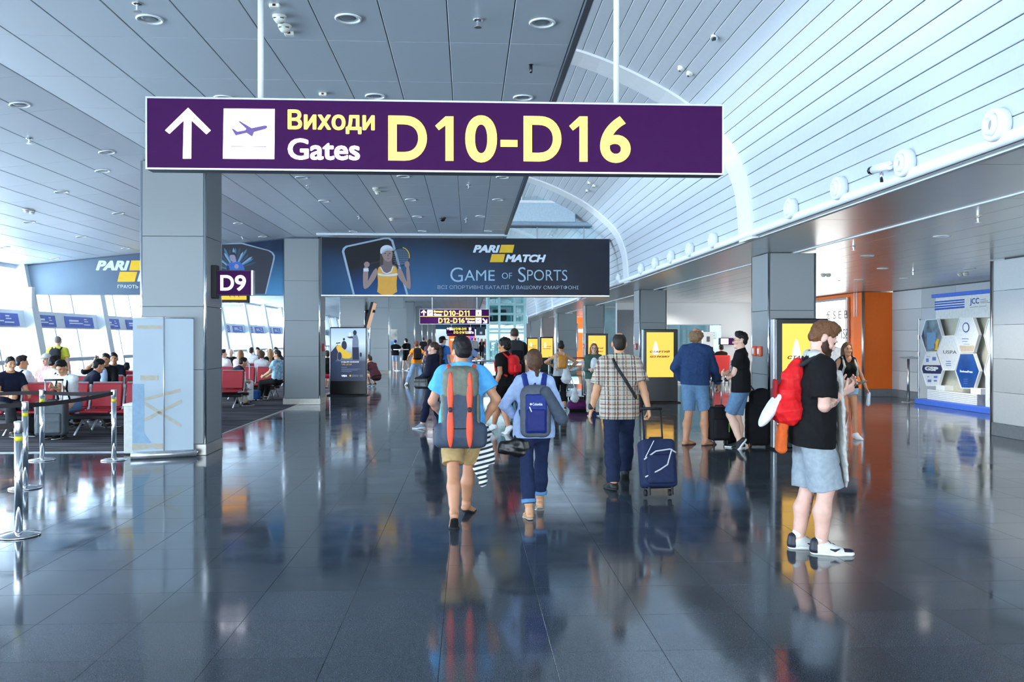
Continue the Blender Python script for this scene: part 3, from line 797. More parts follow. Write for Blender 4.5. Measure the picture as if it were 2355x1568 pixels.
flag_sign(12.62, 488, 582, 621, 679.5, 'D9', (('D', (507, 632.5, 538, 668)), ('9', (540.5, 632.5, 565.5, 669))), 'purple D9 gate sign projecting from the near left column')
flag_sign(96.6, 985.5, 999.5, 764, 777, 'D10', (('D10', (989, 767, 998, 774)),), 'tiny D10 gate sign projecting from the farthest left column')

# =================================================================== PRINTED BULKHEAD (three prints)
def banner_material(name, c_dark, c_glow, cx, cz, rx, rz):
    m = M(name, c_dark, rough=0.45)
    N, L, b = nodes_of(m)
    for n in list(N):
        if n.type in ('VALTORGB', 'TEX_NOISE', 'TEX_COORD'): N.remove(n)
    b.inputs['Specular IOR Level'].default_value = .25
    g = N.new('ShaderNodeNewGeometry'); mp = N.new('ShaderNodeMapping'); mp.vector_type = 'POINT'
    mp.inputs['Location'].default_value = (-cx / rx, 0, -cz / rz); mp.inputs['Scale'].default_value = (1 / rx, 0, 1 / rz)
    L.new(g.outputs['Position'], mp.inputs[0]); gr = N.new('ShaderNodeTexGradient'); gr.gradient_type = 'SPHERICAL'; L.new(mp.outputs[0], gr.inputs[0])
    r = N.new('ShaderNodeValToRGB'); r.color_ramp.elements[0].color = lin(c_dark) + (1,); r.color_ramp.elements[1].color = lin(c_glow) + (1,); r.color_ramp.elements[1].position = 0.9
    no = N.new('ShaderNodeTexNoise'); no.inputs['Scale'].default_value = 1.7; no.inputs['Detail'].default_value = 4
    ma = N.new('ShaderNodeMath'); ma.operation = 'MULTIPLY_ADD'; ma.inputs[1].default_value = 0.25; L.new(no.outputs['Fac'], ma.inputs[0]); L.new(g.outputs['Position'], no.inputs['Vector'])
    sb = N.new('ShaderNodeMath'); sb.operation = 'SUBTRACT'; sb.inputs[1].default_value = 0.12; L.new(ma.outputs[0], sb.inputs[0])
    L.new(gr.outputs['Fac'], ma.inputs[2]); L.new(sb.outputs[0], r.inputs[0]); L.new(r.outputs[0], b.inputs['Base Color'])
    return m
YP = YB + 0.05
pl = facing(YP - 0.012)
m_p = {}
def flat(name, rgb, emit=0.0):
    return M('print_' + name, rgb, rough=0.5, var=0.04, scale=9, emit=emit)
m_logo_w, m_logo_y = flat('pale_blue_white', (214, 228, 242)), flat('logo_yellow', (238, 190, 16))
def crop(x, y): return (700 + x / 3.271, 520 + y / 3.271)
pl = facing(YM - 0.006)
ad = thing('advert_banner', 'wide dark blue advertising print lettered PARI MATCH above the hall', 'banner', (0, YM - 0.005, BZ0))
obj('print_sheet', MB().box((BX0 + .01, YM - 0.006, BZ0 + .005), (BX1 - .01, YM - 0.001, BZ1 - .005)), banner_material('navy_print', (18, 25, 40), (50, 100, 146), -1.6, 2.7, 3.4, 1.5), ad)
def cp(name, pts, mat, par, z): return pl.poly(name, [crop(*p) for p in pts], mat, par, z=z, th=0.0015)
def sm(pts, n=3):   # Chaikin smoothing of an outline
    for _ in range(n):
        q = []
        for i in range(len(pts)):
            a, b = pts[i], pts[(i + 1) % len(pts)]
            q += [(a[0] * .75 + b[0] * .25, a[1] * .75 + b[1] * .25), (a[0] * .25 + b[0] * .75, a[1] * .25 + b[1] * .75)]
        pts = q
    return pts
ph_o = [(282, 190), (290, 165), (310, 148), (600, 86), (640, 86), (668, 104), (782, 515), (365, 515)]
ph_i = [(300, 190), (308, 170), (325, 158), (600, 98), (632, 98), (652, 112), (766, 515), (380, 515)]
cp('phone_rim', ph_o, flat('silver', (150, 170, 190)), ad, 0.001)
cp('phone_screen', ph_i, banner_material('phone_print', (12, 15, 24), (24, 82, 144), -1.9, 2.6, 2.2, 0.9), ad, 0.003)
sk, skd = flat('skin', (150, 124, 120)), flat('skin_shadow', (112, 92, 96))
ho = flat('hair_dark', (52, 40, 40)); tank = flat('tank_yellow', (222, 162, 52)); wt = flat('white_cloth', (206, 216, 228)); rk = flat('racket_grey', (120, 136, 150))
# racket behind the head
for k in range(9):
    x = 688 + k * 11; h = 62 * math.sqrt(max(0, 1 - ((x - 726) / 62) ** 2))
    cp('racket_string', [(x, 230 - h), (x + 2, 230 - h), (x + 2, 230 + h), (x, 230 + h)], rk, ad, 0.0045)
for k in range(8):
    y = 180 + k * 14; h = 60 * math.sqrt(max(0, 1 - ((y - 230) / 72) ** 2))
    cp('racket_string', [(726 - h, y), (726 + h, y), (726 + h, y + 2), (726 - h, y + 2)], rk, ad, 0.0045)
ring = [ellipse_px(726, 230, 66, 73, 28, 0.2), ellipse_px(726, 230, 61, 68, 28, 0.2)]
for i in range(28):
    j = (i + 1) % 28
    cp('racket_rim', [ring[0][i], ring[0][j], ring[1][j], ring[1][i]], flat('racket_rim', (170, 160, 40) if i in (0, 1, 2, 25, 26, 27, 24, 23) else (60, 66, 76)) if False else (m_logo_y if i > 20 else m_blackm), ad, 0.005)
cp('racket_handle', [(452, 284), (458, 300), (600, 262), (596, 254)], m_blackm, ad, 0.005)
cp('hair', sm([(575, 190), (568, 240), (566, 320), (590, 318), (600, 250), (600, 190)], 2), ho, ad, 0.0055)
cp('upper_arm', sm([(548, 310), (520, 330), (470, 430), (446, 462), (460, 474), (490, 455), (550, 370)], 2), sk, ad, 0.006)
cp('forearm', sm([(442, 470), (440, 350), (452, 300), (476, 300), (482, 340), (476, 440), (466, 474)], 2), sk, ad, 0.0062)
cp('fist', sm(ellipse_px(470, 288, 22, 22, 10), 1), sk, ad, 0.0068)
cp('upper_arm', sm([(700, 310), (736, 330), (760, 400), (800, 462), (786, 474), (760, 450), (700, 380)], 2), sk, ad, 0.006)
cp('forearm', sm([(800, 474), (800, 400), (788, 300), (768, 300), (766, 360), (776, 440), (786, 474)], 2), sk, ad, 0.0062)
cp('hand', sm(ellipse_px(773, 288, 20, 26, 10), 1), sk, ad, 0.0068)
cp('chest', sm([(556, 305), (600, 285), (664, 285), (700, 305), (706, 372), (548, 372)], 2), skd, ad, 0.0072)
cp('neck', [(596, 240), (658, 240), (662, 300), (622, 330), (592, 300)], skd, ad, 0.0076)
cp('tank_top', sm([(558, 306), (576, 306), (592, 340), (620, 356), (652, 340), (668, 300), (690, 304), (702, 350), (692, 430), (700, 516), (545, 516), (556, 430), (548, 350)], 1), tank, ad, 0.008)
cp('tank_band', sm([(552, 352), (590, 362), (620, 366), (660, 360), (702, 352), (702, 372), (620, 378), (550, 370)], 1), wt, ad, 0.0086)
cp('strap_trim', [(568, 306), (576, 306), (596, 342), (620, 354), (650, 340), (664, 300), (672, 302), (656, 346), (620, 362), (590, 348)], wt, ad, 0.0088)
cp('face', sm([(580, 190), (584, 170), (664, 180), (664, 225), (655, 258), (632, 270), (606, 258), (586, 228)], 2), sk, ad, 0.0092)
for ex in (608, 642): cp('eye', ellipse_px(ex, 206, 8, 3.5, 8), ho, ad, 0.0098)
cp('mouth', ellipse_px(632, 244, 11, 3.5, 8), flat('lips', (128, 78, 82)), ad, 0.0098)
cp('nose', [(626, 210), (632, 210), (636, 228), (624, 228)], skd, ad, 0.0097)
cp('visor_crown', sm([(570, 205), (572, 165), (600, 143), (640, 142), (668, 165), (662, 186), (600, 180), (582, 210)], 2), wt, ad, 0.01)
cp('visor_brim', sm([(584, 190), (610, 170), (650, 164), (672, 176), (668, 188), (620, 180), (590, 204)], 2), flat('visor_shade', (170, 186, 204)), ad, 0.0105)
cp('wristband', [(444, 318), (482, 316), (484, 340), (446, 342)], wt, ad, 0.0086)
pl.text('lettering', 'PARI', crop(1268, 141) + crop(1472, 200), m_logo_w, ad, bold=.045, shear=.28)
pl.text('lettering', 'MATCH', crop(1510, 212) + crop(1818, 272), m_logo_w, ad, bold=.045, shear=.28)
cp('logo_block', [(1482, 140), (1580, 140), (1566, 200), (1464, 200)], m_logo_y, ad, 0.003)
cp('logo_block', [(1410, 210), (1510, 210), (1496, 271), (1395, 271)], m_logo_y, ad, 0.003)
m_sil = M('print_silver_letters', (150, 184, 210), rough=0.4, var=0.2, scale=5)
for w_, bx in (('G', (1098, 310, 1192, 420)), ('AME', (1204, 330, 1432, 410)), ('OF', (1486, 350, 1562, 396)), ('S', (1608, 308, 1666, 420)), ('PORTS', (1676, 328, 1978, 410))):
    pl.text('lettering', w_, crop(bx[0], bx[1]) + crop(bx[2], bx[3]), m_sil, ad, bold=-.006)
pl.text('lettering', 'ВСІ СПОРТИВНІ БАТАЛІЇ У ВАШОМУ СМАРТФОНІ', crop(1003, 438) + crop(2062, 476), flat('pale_letters', (158, 176, 196)), ad, bold=0)

pl = facing(YP - 0.012)
ad2 = thing('advert_banner', 'smaller dark blue print of a man before a dark phone, between the two left columns', 'banner', (-5.4, YP - 0.01, 2.76))
obj('print_sheet', MB().prism([(-6.9, YP - 0.002, 2.76), (-4.66, YP - 0.002, 2.76), (-4.66, YP - 0.002, zc(-4.66) - .03), (-6.9, YP - 0.002, zc(-6.9) - .03)], (0, -0.01, 0)), banner_material('blue_print', (14, 34, 66), (76, 140, 184), -4.5, 2.6, 2.4, 1.3), ad2)
def c4(x, y): return (480 + x / 8.411, 530 + y / 8.411)
def cq(name, pts, mat, z, par=None): return pl.poly(name, [c4(*p) for p in pts], mat, par or ad2, z=z, th=0.0015)
cq('phone_rim', [(225, 250), (640, 235), (1170, 380), (1240, 420), (1280, 480), (1275, 560), (1110, 1225), (225, 1225)], flat('silver', ()), 0.001)
cq('phone_screen', [(225, 270), (640, 262), (1150, 395), (1215, 435), (1252, 500), (1240, 580), (1085, 1225), (225, 1225)], flat('screen_dark', (24, 28, 46)), 0.003)
m_fan = [flat('fan_blue', (66, 110, 140)), flat('fan_dark', (38, 62, 86)), flat('fan_pale', (120, 160, 186))]
for k in range(17):      # plain fan of blades behind the man
    a = math.radians(-82 + k * 9.4 + (k % 3) * 2); r0, r1 = 150, 470 - 40 * (k % 2) - 20 * (k % 3)
    d_ = (math.sin(a), -math.cos(a)); n_ = (math.cos(a), math.sin(a)); c_ = (500, 760); w_ = 20
    q = [(c_[0] + d_[0] * r + n_[0] * s_, max(250, c_[1] + d_[1] * r + n_[1] * s_)) for r, s_ in ((r0, -w_ * .6), (r0, w_ * .6), (r1 - 60, w_), (r1, 0), (r1 - 60, -w_))]
    if min(p[0] for p in q) < 225: q = [(max(225, p[0]), p[1]) for p in q]
    cq('fan_blade', q, m_fan[k % 3], 0.004 + 0.0004 * (k % 3))
cq('shirt', sm([(330, 700), (345, 660), (440, 610), (550, 590), (640, 630), (690, 720), (700, 775), (330, 775)], 1), flat('shirt_blue', (48, 94, 178)), 0.006)
cq('neck', [(450, 560), (525, 540), (535, 600), (470, 625)], flat('print_face', (150, 142, 168)), 0.0066)
cq('face', sm([(405, 480), (430, 450), (500, 450), (525, 500), (515, 570), (470, 605), (430, 590), (410, 540)], 2), flat('print_face', ()), 0.007)
cq('hair', sm([(395, 490), (410, 435), (460, 415), (520, 430), (540, 500), (520, 520), (505, 470), (430, 470)], 2), flat('print_hair', (28, 26, 36)), 0.0075)
cq('fist', sm(ellipse_px(540, 695, 45, 48, 10), 1), flat('print_face', ()), 0.0075)
cq('held_phone', [(335, 690), (385, 680), (410, 760), (350, 770)], flat('screen_dark', ()), 0.0075)

ad3 = thing('advert_banner', 'grey-blue print lettered PARI and ГРАЮТЬ over the left window bay', 'banner', (-8.6, YP - 0.01, 2.76))
def c8(x, y): return (x / 5.227, 560 + y / 5.227)
obj('print_sheet', MB().prism([(-10.85, YP - 0.002, 2.76), (-6.92, YP - 0.002, 2.76), (-6.92, YP - 0.002, zc(-6.92) - .03), (-10.95, YP - 0.002, zc(-10.95) - .03)], (0, -0.01, 0)), banner_material('greyblue_print', (40, 56, 84), (124, 144, 162), -10.6, 3.0, 3.6, 2.0), ad3)
pl.text('lettering', 'PARI', c8(1152, 203) + c8(1560, 324), m_logo_w, ad3, bold=.045, shear=.28)
pl.poly('logo_block', [c8(1580, 203), c8(1760, 203), c8(1730, 324), c8(1552, 324)], m_logo_y, ad3)
pl.poly('logo_block', [c8(1440, 340), c8(1652, 340), c8(1620, 459), c8(1412, 459)], m_logo_y, ad3)
pl.text('lettering', 'MATCH', c8(1650, 340) + c8(2240, 459), m_logo_w, ad3, bold=.045, shear=.28)
pl.text('lettering', 'ГРАЮТЬ ВСІ', c8(1415, 495) + c8(1790, 538), m_logo_w, ad3, bold=.01)

# =================================================================== POSTER KIOSKS
m_yel = M('lit_yellow_poster', (190, 140, 40), rough=0.35, var=0.06, scale=1.5, emit=.66, emit_rgb=(255, 196, 84))
m_yglow = M('lit_white_beam', (255, 246, 214), rough=0.4, emit=.6, emit_rgb=(255, 246, 214))
m_kink = M('poster_ink', (70, 64, 40), rough=0.5)
def kiosk(Y, u0, u1, vt, s0, s1, t0, t1, label, detail=2):
    x0, x1 = at(u0, vt, Y).x, at(u1, vt, Y).x; z1 = at((u0 + u1) / 2, vt, Y).z
    t = thing('poster_kiosk', label, 'advert kiosk', ((x0 + x1) / 2, Y + 0.1, 0), 0, 'yellow poster kiosks before the right columns')
    obj('cabinet', MB().chbox((x0, Y, 0.03), (x1, Y + 0.2, z1), 0.015), m_black, t)
    obj('foot_plate', MB().chbox((x0 - 0.05, Y - 0.12, 0), (x1 + 0.05, Y + 0.3, 0.03), 0.006), m_blackm, t)
    sx0, sx1 = at(s0, vt, Y).x, at(s1, vt, Y).x; sz1, sz0 = at((u0 + u1) / 2, t0, Y).z, at((u0 + u1) / 2, t1, Y).z
    obj('side_trim', MB().chbox((x0 - 0.02, Y + 0.03, 0.03), (x0, Y + 0.17, z1 - 0.01), 0.004), m_alu, t)
    sc = obj('screen', MB().box((sx0, Y - 0.006, sz0), (sx1, Y + 0.002, sz1)), m_yel, t)
    pl = facing(Y - 0.006); w, h = sx1 - sx0, sz1 - sz0
    P2 = lambda a, b: (sx0 + w * a, sz1 - h * b)
    pl.poly('light_beam', [P2(*p) for p in sm([(.30, .20), (.36, .20), (.43, .36), (.46, .50), (.2, .50), (.24, .36)], 2)], m_yglow, sc, px=False)
    pl.text('lettering', 'СТАРТУЙ', P2(.12, .455)[:1] + (P2(0, .455)[1],) + P2(.86, .40), m_kink, sc, shear=.25, px=False, bold=.032)
    pl.text('lettering', 'БЕЗ РИЗИКУ', (P2(.12, 0)[0], P2(0, .565)[1]) + P2(.86, .52), m_kink, sc, shear=.25, px=False, bold=.032)
    return t
kiosk(12.5, 1784, 1906, 732, 1799, 1896, 744, 923, 'nearest yellow poster kiosk, behind the bearded man', 2)
kiosk(21.85, 1480, 1559, 757, 1487, 1549, 764, 867, 'yellow poster kiosk behind the man in the denim jacket')
kiosk(32.6, 1347, 1400, 767, 1353, 1393, 771.5, 839, 'yellow poster kiosk behind the woman with glasses')
kiosk(43.3, 1242, 1273, 774.5, 1245, 1271, 777.5, 822, 'small yellow poster kiosk left of the woman with the orange backpack')
kiosk(52.6, 1211, 1237, 776.5, 1214, 1236, 779, 815, 'fifth yellow poster kiosk, small, near the glass lift tower')
kiosk(63.0, 1196, 1211, 777.5, 1198, 1209, 779, 806, 'farthest and smallest yellow poster kiosk')
# dark kiosk on the left
YK = 25.2
t = thing('poster_kiosk', 'black poster kiosk with a picture of waiters and a yellow racing car', 'advert kiosk', (at(800, 800, YK).x, YK + 0.1, 0))
kx0, kx1 = at(758, 800, YK).x, at(843, 800, YK).x
obj('cabinet', MB().chbox((kx0, YK, 0.03), (kx1, YK + 0.2, at(800, 752, YK).z), 0.015), m_black, t)
obj('foot_plate', MB().chbox((kx0 - 0.06, YK - 0.15, 0), (kx1 + 0.06, YK + 0.3, 0.03), 0.006), m_blackm, t)
pl = facing(YK - 0.006)
def scr(name, stops, emit):
    m = M(name, (100, 110, 120), rough=0.3)
    N, L, b = nodes_of(m)
    for n in list(N):
        if n.type in ('VALTORGB', 'TEX_NOISE', 'TEX_COORD'): N.remove(n)
    g = N.new('ShaderNodeNewGeometry'); sp = N.new('ShaderNodeSeparateXYZ'); L.new(g.outputs['Position'], sp.inputs[0])
    mr = N.new('ShaderNodeMapRange'); mr.inputs[1].default_value = 0.45; mr.inputs[2].default_value = 1.97; L.new(sp.outputs[2], mr.inputs[0])
    r = N.new('ShaderNodeValToRGB'); r.color_ramp.elements[0].color = lin(stops[0][1]) + (1,); r.color_ramp.elements[0].position = stops[0][0]
    r.color_ramp.elements[1].color = lin(stops[-1][1]) + (1,); r.color_ramp.elements[1].position = stops[-1][0]
    for p, c in stops[1:-1]: r.color_ramp.elements.new(p).color = lin(c) + (1,)
    L.new(mr.outputs[0], r.inputs[0]); L.new(r.outputs[0], b.inputs['Base Color']); L.new(r.outputs[0], b.inputs['Emission Color']); b.inputs['Emission Strength'].default_value = emit
    return m
def c2(x, y): return (680 + x / 4.356, 640 + y / 4.356)
sc = pl.poly('screen', [c2(352, 500), c2(702, 500), c2(702, 1028), c2(352, 1028)], scr('waiter_poster', [(0, (26, 34, 58)), (0.35, (34, 46, 74)), (0.5, (120, 136, 148)), (0.7, (176, 192, 200)), (1, (140, 164, 186))], 0.55), t, z=0)
e_d, e_y, e_w, e_s = (M('screen_dark_suit', (40, 46, 70), emit=.3), M('screen_gold', (196, 160, 50), emit=.5), M('screen_white', (226, 230, 236), emit=.6), M('screen_grey', (104, 116, 138), emit=.4))
def cw(name, pts, mat, z=.003): return pl.poly(name, [c2(*p) for p in pts], mat, sc, z=z, th=.0015)
cw('waiter', sm([(575, 560), (605, 555), (630, 600), (632, 720), (636, 815), (570, 815), (566, 640)], 2), e_s, .003)
cw('waiter_trousers', [(566, 690), (632, 690), (636, 815), (570, 815)], e_d, .005)
cw('waiter_head', ellipse_px(593, 544, 19, 26, 12), e_d, .005)
cw('tray', [(510, 586), (570, 580), (575, 600), (540, 600)], e_d, .005)
cw('glass', [(536, 545), (550, 545), (548, 582), (538, 582)], e_w, .004)
cw('second_waiter', sm([(462, 640), (484, 622), (510, 640), (514, 690), (500, 715), (470, 712), (458, 680)], 2), e_d, .003)
cw('second_head', ellipse_px(484, 610, 11, 14, 10), e_d, .004)
cw('car_body', sm([(400, 680), (440, 660), (470, 700), (520, 740), (560, 745), (562, 800), (470, 805), (430, 750)], 1), e_y, .004)
cw('car_wing', [(405, 645), (448, 640), (448, 650), (405, 656)], e_d, .004)
cw('road', [(352, 740), (420, 660), (430, 800), (352, 860)], e_d, .0025)
for (wx, wy, wr, wh) in ((440, 780, 25, 46), (652, 765, 13, 26)):
    cw('wheel', ellipse_px(wx, wy, wr, wh, 16), e_s, .006); cw('tyre', ellipse_px(wx, wy, wr * .8, wh * .86, 16), e_d, .008)
pl.text('lettering', 'БУДЬ-ЯКІ БАЖАННЯ', c2(458, 830) + c2(632, 846), e_w, sc)
pl.text('lettering', 'ТАМ, ДЕ ВИ', c2(458, 854) + c2(560, 872), e_y, sc)
pl.text('lettering', 'VISA', c2(460, 966) + c2(514, 986), e_w, sc, shear=.2, bold=.03)
cw('round_logo', ellipse_px(547, 975, 9, 11, 10), e_y)
mbp = MB()
for (a, b_, c_, d_) in ((458, 888, 515, 893), (458, 906, 650, 910), (458, 916, 620, 920), (458, 930, 560, 935), (562, 966, 630, 972), (562, 978, 630, 984), (640, 966, 674, 972), (640, 978, 674, 984)):
    q = [pl.px(*c2(*p)) for p in ((a, d_), (c_, d_), (c_, b_), (a, b_))]; mbp.prism([pl.p(x, y, .003) for x, y in q], pl.n * .001)
stuff(obj('small_print', mbp, e_s, sc))

# =================================================================== ROLL-UP BANNER, WHITE BOX
rb = thing('rollup_banner', 'pale blue roll-up banner seen from behind, before the near left column', 'banner', tuple(fl(377, 1054)))
a_, b_ = fl(300, 1057.5), fl(452, 1050); dx = (b_ - a_).normalized(); nrm = Vector((dx.y, -dx.x, 0))
def wp(f, z, n=0.0): return a_ + (b_ - a_) * f + Vector((0, 0, z)) + nrm * n
obj('cassette', MB().tube([wp(0.0, .05, -.05), wp(1.0, .05, -.05)], .05, 16), m_alu, rb, True)
obj('end_knob', MB().tube([wp(1.0, .06, -.05), wp(1.03, .06, -.05)], .025, 12), m_chrome, rb, True)
ztop = EYE.z + (779 - 730.5) * 11.8 / FPX
m_roll = M('translucent_banner_sheet', (184, 200, 211), rough=0.6, var=0.03, scale=1.2)
_N, _L, _b = nodes_of(m_roll); _b.inputs['Transmission Weight'].default_value = 0.0; _b.inputs['Subsurface Weight'].default_value = 0.0
obj('sheet', MB().prism([wp(.035, .08, -.06), wp(.955, .08, -.06), wp(.955, ztop, -.06), wp(.035, ztop, -.06)], nrm * .004), m_roll, rb)
obj('top_rail', MB().tube([wp(.03, ztop, -.06), wp(.96, ztop, -.06)], .012, 10), m_alu, rb, True)
obj('support_pole', MB().tube([wp(.5, .05, -.045), wp(.5, ztop + .02, -.045)], .008, 8), m_alu, rb, True)
pl = Plane(wp(0, 0, -.055), dx)
m_cream, m_pb = M('faint_cream_print', (188, 182, 164), rough=.6), M('faint_blue_print', (146, 178, 204), rough=.6)
def c6(x, y): return (280 + x / 7.84, 880 + y / 7.84)
for nm, pts, mt in (('tape_mark', [(188, 1105), (440, 1100), (515, 1120), (560, 1095), (740, 1090), (740, 1190), (620, 1195), (540, 1160), (440, 1195), (188, 1215)], m_cream),
                    ('tape_mark', [(410, 275), (1060, 100), (1075, 155), (420, 325)], m_cream), ('tape_mark', [(410, 345), (1085, 760), (1060, 805), (410, 400)], m_cream),
                    ('tape_mark', [(405, 645), (1070, 300), (1085, 355), (405, 700)], m_cream), ('blue_field', [(190, 20), (400, 20), (400, 900), (540, 1090), (190, 1095)], m_pb)):
    pl.poly(nm, [c6(*p) for p in pts], mt, rb, z=.001 if nm == 'blue_field' else .003, th=.001)
for x0, y0, x1, y1 in ((315, 748, 373, 756), (323, 863, 363, 874)):
    pl.poly('tape_mark', [(x0, y0), (x1, y0), (x1, y1), (x0, y1)], m_cream, rb, z=.003, th=.001)
wb = thing('low_cabinet', 'low white cabinet standing left of the pale roll-up banner', 'cabinet', (-5.1, 12.7, 0))
wx0 = at(284.5, 1000, 12.45).x
obj('body', MB().chbox((wx0, 12.45, 0.02), (-4.72, 12.95, 0.70), 0.008), M('cream_laminate', (206, 208, 200), rough=.5), wb)
obj('top_board', MB().chbox((wx0 - .01, 12.43, 0.70), (-4.72, 12.97, 0.73), 0.005), m_white, wb)
obj('plinth', MB().box((wx0 + .02, 12.47, 0), (-4.74, 12.93, 0.02)), m_blackm, wb)

# =================================================================== BARRIER POSTS
m_belt = M('black_belt', (40, 32, 34), rough=.8)
m_yb = M('yellow_sticker', (226, 214, 40), rough=.5)
posts = [('barrier post right of the group, before the roll-up banner', 262, 1058), ('barrier post before the suitcase and red seats', 97, 1058), ('second barrier post from the left, partly behind the nearest one', 58, 1123), ('nearest barrier post, at the left edge of the floor', 43, 1232)]
pp = []
for lab, u, v in posts:
    c = fl(u, v); t = thing('barrier_post', 'chrome ' + lab, 'barrier post', tuple(c), 0, 'chrome belt barrier posts')
    obj('base', MB().lathe([(0.165, 0), (0.17, .008), (0.165, .016), (0.06, .034), (0.032, .04)], c, 32), m_chrome, t, True)
    obj('pole', MB().tube([c + Vector((0, 0, .03)), c + Vector((0, 0, .93))], .0315, 20), m_chrome, t, True)
    obj('belt_head', MB().lathe([(.034, .87), (.036, .875), (.036, .958), (.034, .965)], c, 20), m_steel, t, True)
    obj('sticker', MB().lathe([(.0325, .80), (.0325, .84)], c, 20), m_yb, t, True)
    pp.append((t, c))
def belt(i, p, q, z0=.93, z1=.93):
    n = 10; mb = MB(); d = (q - p); s_ = Vector((d.y, -d.x, 0)).normalized() * .002
    for k in range(n):
        f0, f1 = k / n, (k + 1) / n
        a = p.lerp(q, f0); b = p.lerp(q, f1); za = z0 + (z1 - z0) * f0 - .05 * 4 * f0 * (1 - f0) * .5; zb = z0 + (z1 - z0) * f1 - .05 * 4 * f1 * (1 - f1) * .5
        mb.prism([a + Vector((0, 0, za - .025)), b + Vector((0, 0, zb - .025)), b + Vector((0, 0, zb + .025)), a + Vector((0, 0, za + .025))], s_)
    obj('belt', mb, m_belt, pp[i][0])
belt(0, pp[0][1], pp[1][1], .93, .93); belt(0, pp[0][1], pp[2][1], .92, .92); belt(1, pp[1][1], pp[1][1] + Vector((-2.4, -.2, 0)))
belt(2, pp[2][1], pp[2][1] + Vector((-2.2, -1.0, 0))); belt(3, pp[3][1], pp[3][1] + Vector((-1.8, -.5, 0)))

# =================================================================== AIRPORT BENCHES
m_red = M('red_vinyl', (176, 36, 48), rough=.42, var=.08, scale=40, bump=.1)
m_beam = M('dark_beam', (44, 44, 48), rough=.4, metal=.5)
SPI = .585
def pad(w, d, th):  # cushion with rounded edge
    return MB().chbox((-w / 2, -d / 2, 0), (w / 2, d / 2, th), .015)
seat_mesh = pad(.50, .46, .035).mesh('seat', m_red); back_mesh = MB().chbox((-.255, -.02, 0), (.255, .02, .43), .016).mesh('backrest', m_red)
fr_mesh = MB().tube([(-.285, -.235, .40), (-.285, .2, .385), (-.285, .27, .46), (-.285, .36, .86)], .014, 8).mesh('side_frame', m_alu, True)
edge_mesh = MB().chbox((-.25, -.006, 0), (.25, .006, .03), .004).mesh('back_rail', m_alu)
def bench(xr, Y, n, face, label, legs=True):
    """row of n seats, right end at xr; face=-1 looks towards the camera"""
    t = thing('beam_bench', label, 'bench', (xr - n * SPI / 2, Y, 0), 0 if face < 0 else math.pi, 'rows of red airport seats')
    W = n * SPI
    obj('beam', MB().chbox((-W / 2, -.02, .27), (W / 2, .10, .34), .01), m_beam, t, local=True)
    for k in range(n):
        cx = -W / 2 + SPI * (k + .5)
        for me, loc, rx in ((seat_mesh, (cx, -.01, .40), .03), (back_mesh, (cx, .27, .46), -.2), (edge_mesh, (cx, .352, .875), -.2)):
            o = link(bpy.data.objects.new(me.name, me)); o.parent = t; o.location = loc; o.rotation_euler = (rx, 0, 0)
        o = link(bpy.data.objects.new('side_frame', fr_mesh)); o.parent = t; o.location = (cx, 0, 0)
        o = link(bpy.data.objects.new('side_frame', fr_mesh)); o.parent = t; o.location = (cx + .57, 0, 0)
    for k in range(0, n + 1, 2 if n > 3 else n):
        x = -W / 2 + SPI * k * (1 if n > 3 else 1); x = max(-W / 2 + .12, min(W / 2 - .12, x))
        obj('leg', MB().tube([(x, -.30, .02), (x, -.06, .2), (x, .04, .3), (x, .14, .2), (x, .36, .02)], .018, 8), m_alu, t, True, local=True)
        obj('glide', MB().tube([(x, -.32, .012), (x, -.27, .012)], .014, 8).tube([(x, .33, .012), (x, .38, .012)], .014, 8), m_blackm, t, local=True)
    return t
BX = -5.78 + SPI / 2
bench(BX, 15.05, 8, -1, 'front row of red seats facing us, left of the roll-up banner')
bench(BX, 15.75, 8, 1, 'second row of red seats, back to back with the front row')
bench(BX, 18.0, 8, -1, 'third row of red seats, under the man in the dark suit')
bench(-5.42, 20.65, 6, -1, 'row of red seats whose end shows just right of the near left column')
bench(-5.42, 21.35, 6, 1, 'row of red seats backing the one right of the near left column')
bench(-5.3, 23.6, 6, -1, 'row of red seats behind the blue suitcase, left of the second column')
bench(-5.3, 24.3, 6, 1, 'row of red seats where the woman in white sits with her back to us')
bench(-5.3, 27.0, 6, -1, 'farther row of red seats between the columns')
bench(-5.3, 30.2, 6, -1, 'farthest row of red seats between the columns')

# =================================================================== WALL SCREEN, ORANGE SCREEN, LOUDSPEAKER, CALL BOXES
t = thing('wall_screen', 'tilted black screen hanging from the third left column', 'screen', (-3.4, 31.3, 2.3))
a, b_ = at(838, 757, 31.2), at(852, 695, 31.2)
obj('panel', MB().prism([(a.x, 30.9, a.z), (a.x + .09, 30.9, a.z + .0), (b_.x + .14, 30.9, b_.z), (b_.x + .05, 30.9, b_.z)], (0, 1.1, 0)), m_blackm, t)
obj('lit_face', MB().prism([(a.x + .092, 30.92, a.z + .02), (a.x + .1, 30.92, a.z + .02), (b_.x + .148, 30.92, b_.z - .02), (b_.x + .14, 30.92, b_.z - .02)], (0, 1.06, 0)), M('screen_face', (190, 150, 120), emit=.4), t)
obj('arm', MB().chbox((-3.76, 31.35, 2.62), (-3.42, 31.5, 2.72), .01), m_blackm, t)
t = thing('advert_screen', 'orange advert screen hanging below the D9 sign, beyond the bulkhead', 'screen', (-6.75, 24.8, 2.72))
x0, x1 = at(500, 690, 24.8).x, at(567, 690, 24.8).x
obj('case', MB().chbox((x0 - .04, 24.8, 2.70), (x1 + .06, 24.95, 3.3), .01), m_blackm, t)
obj('screen', MB().box((x0, 24.79, 2.78), (x1, 24.802, 3.26)), M('lit_orange_screen', (255, 168, 40), emit=.5, emit_rgb=(255, 170, 50)), t)
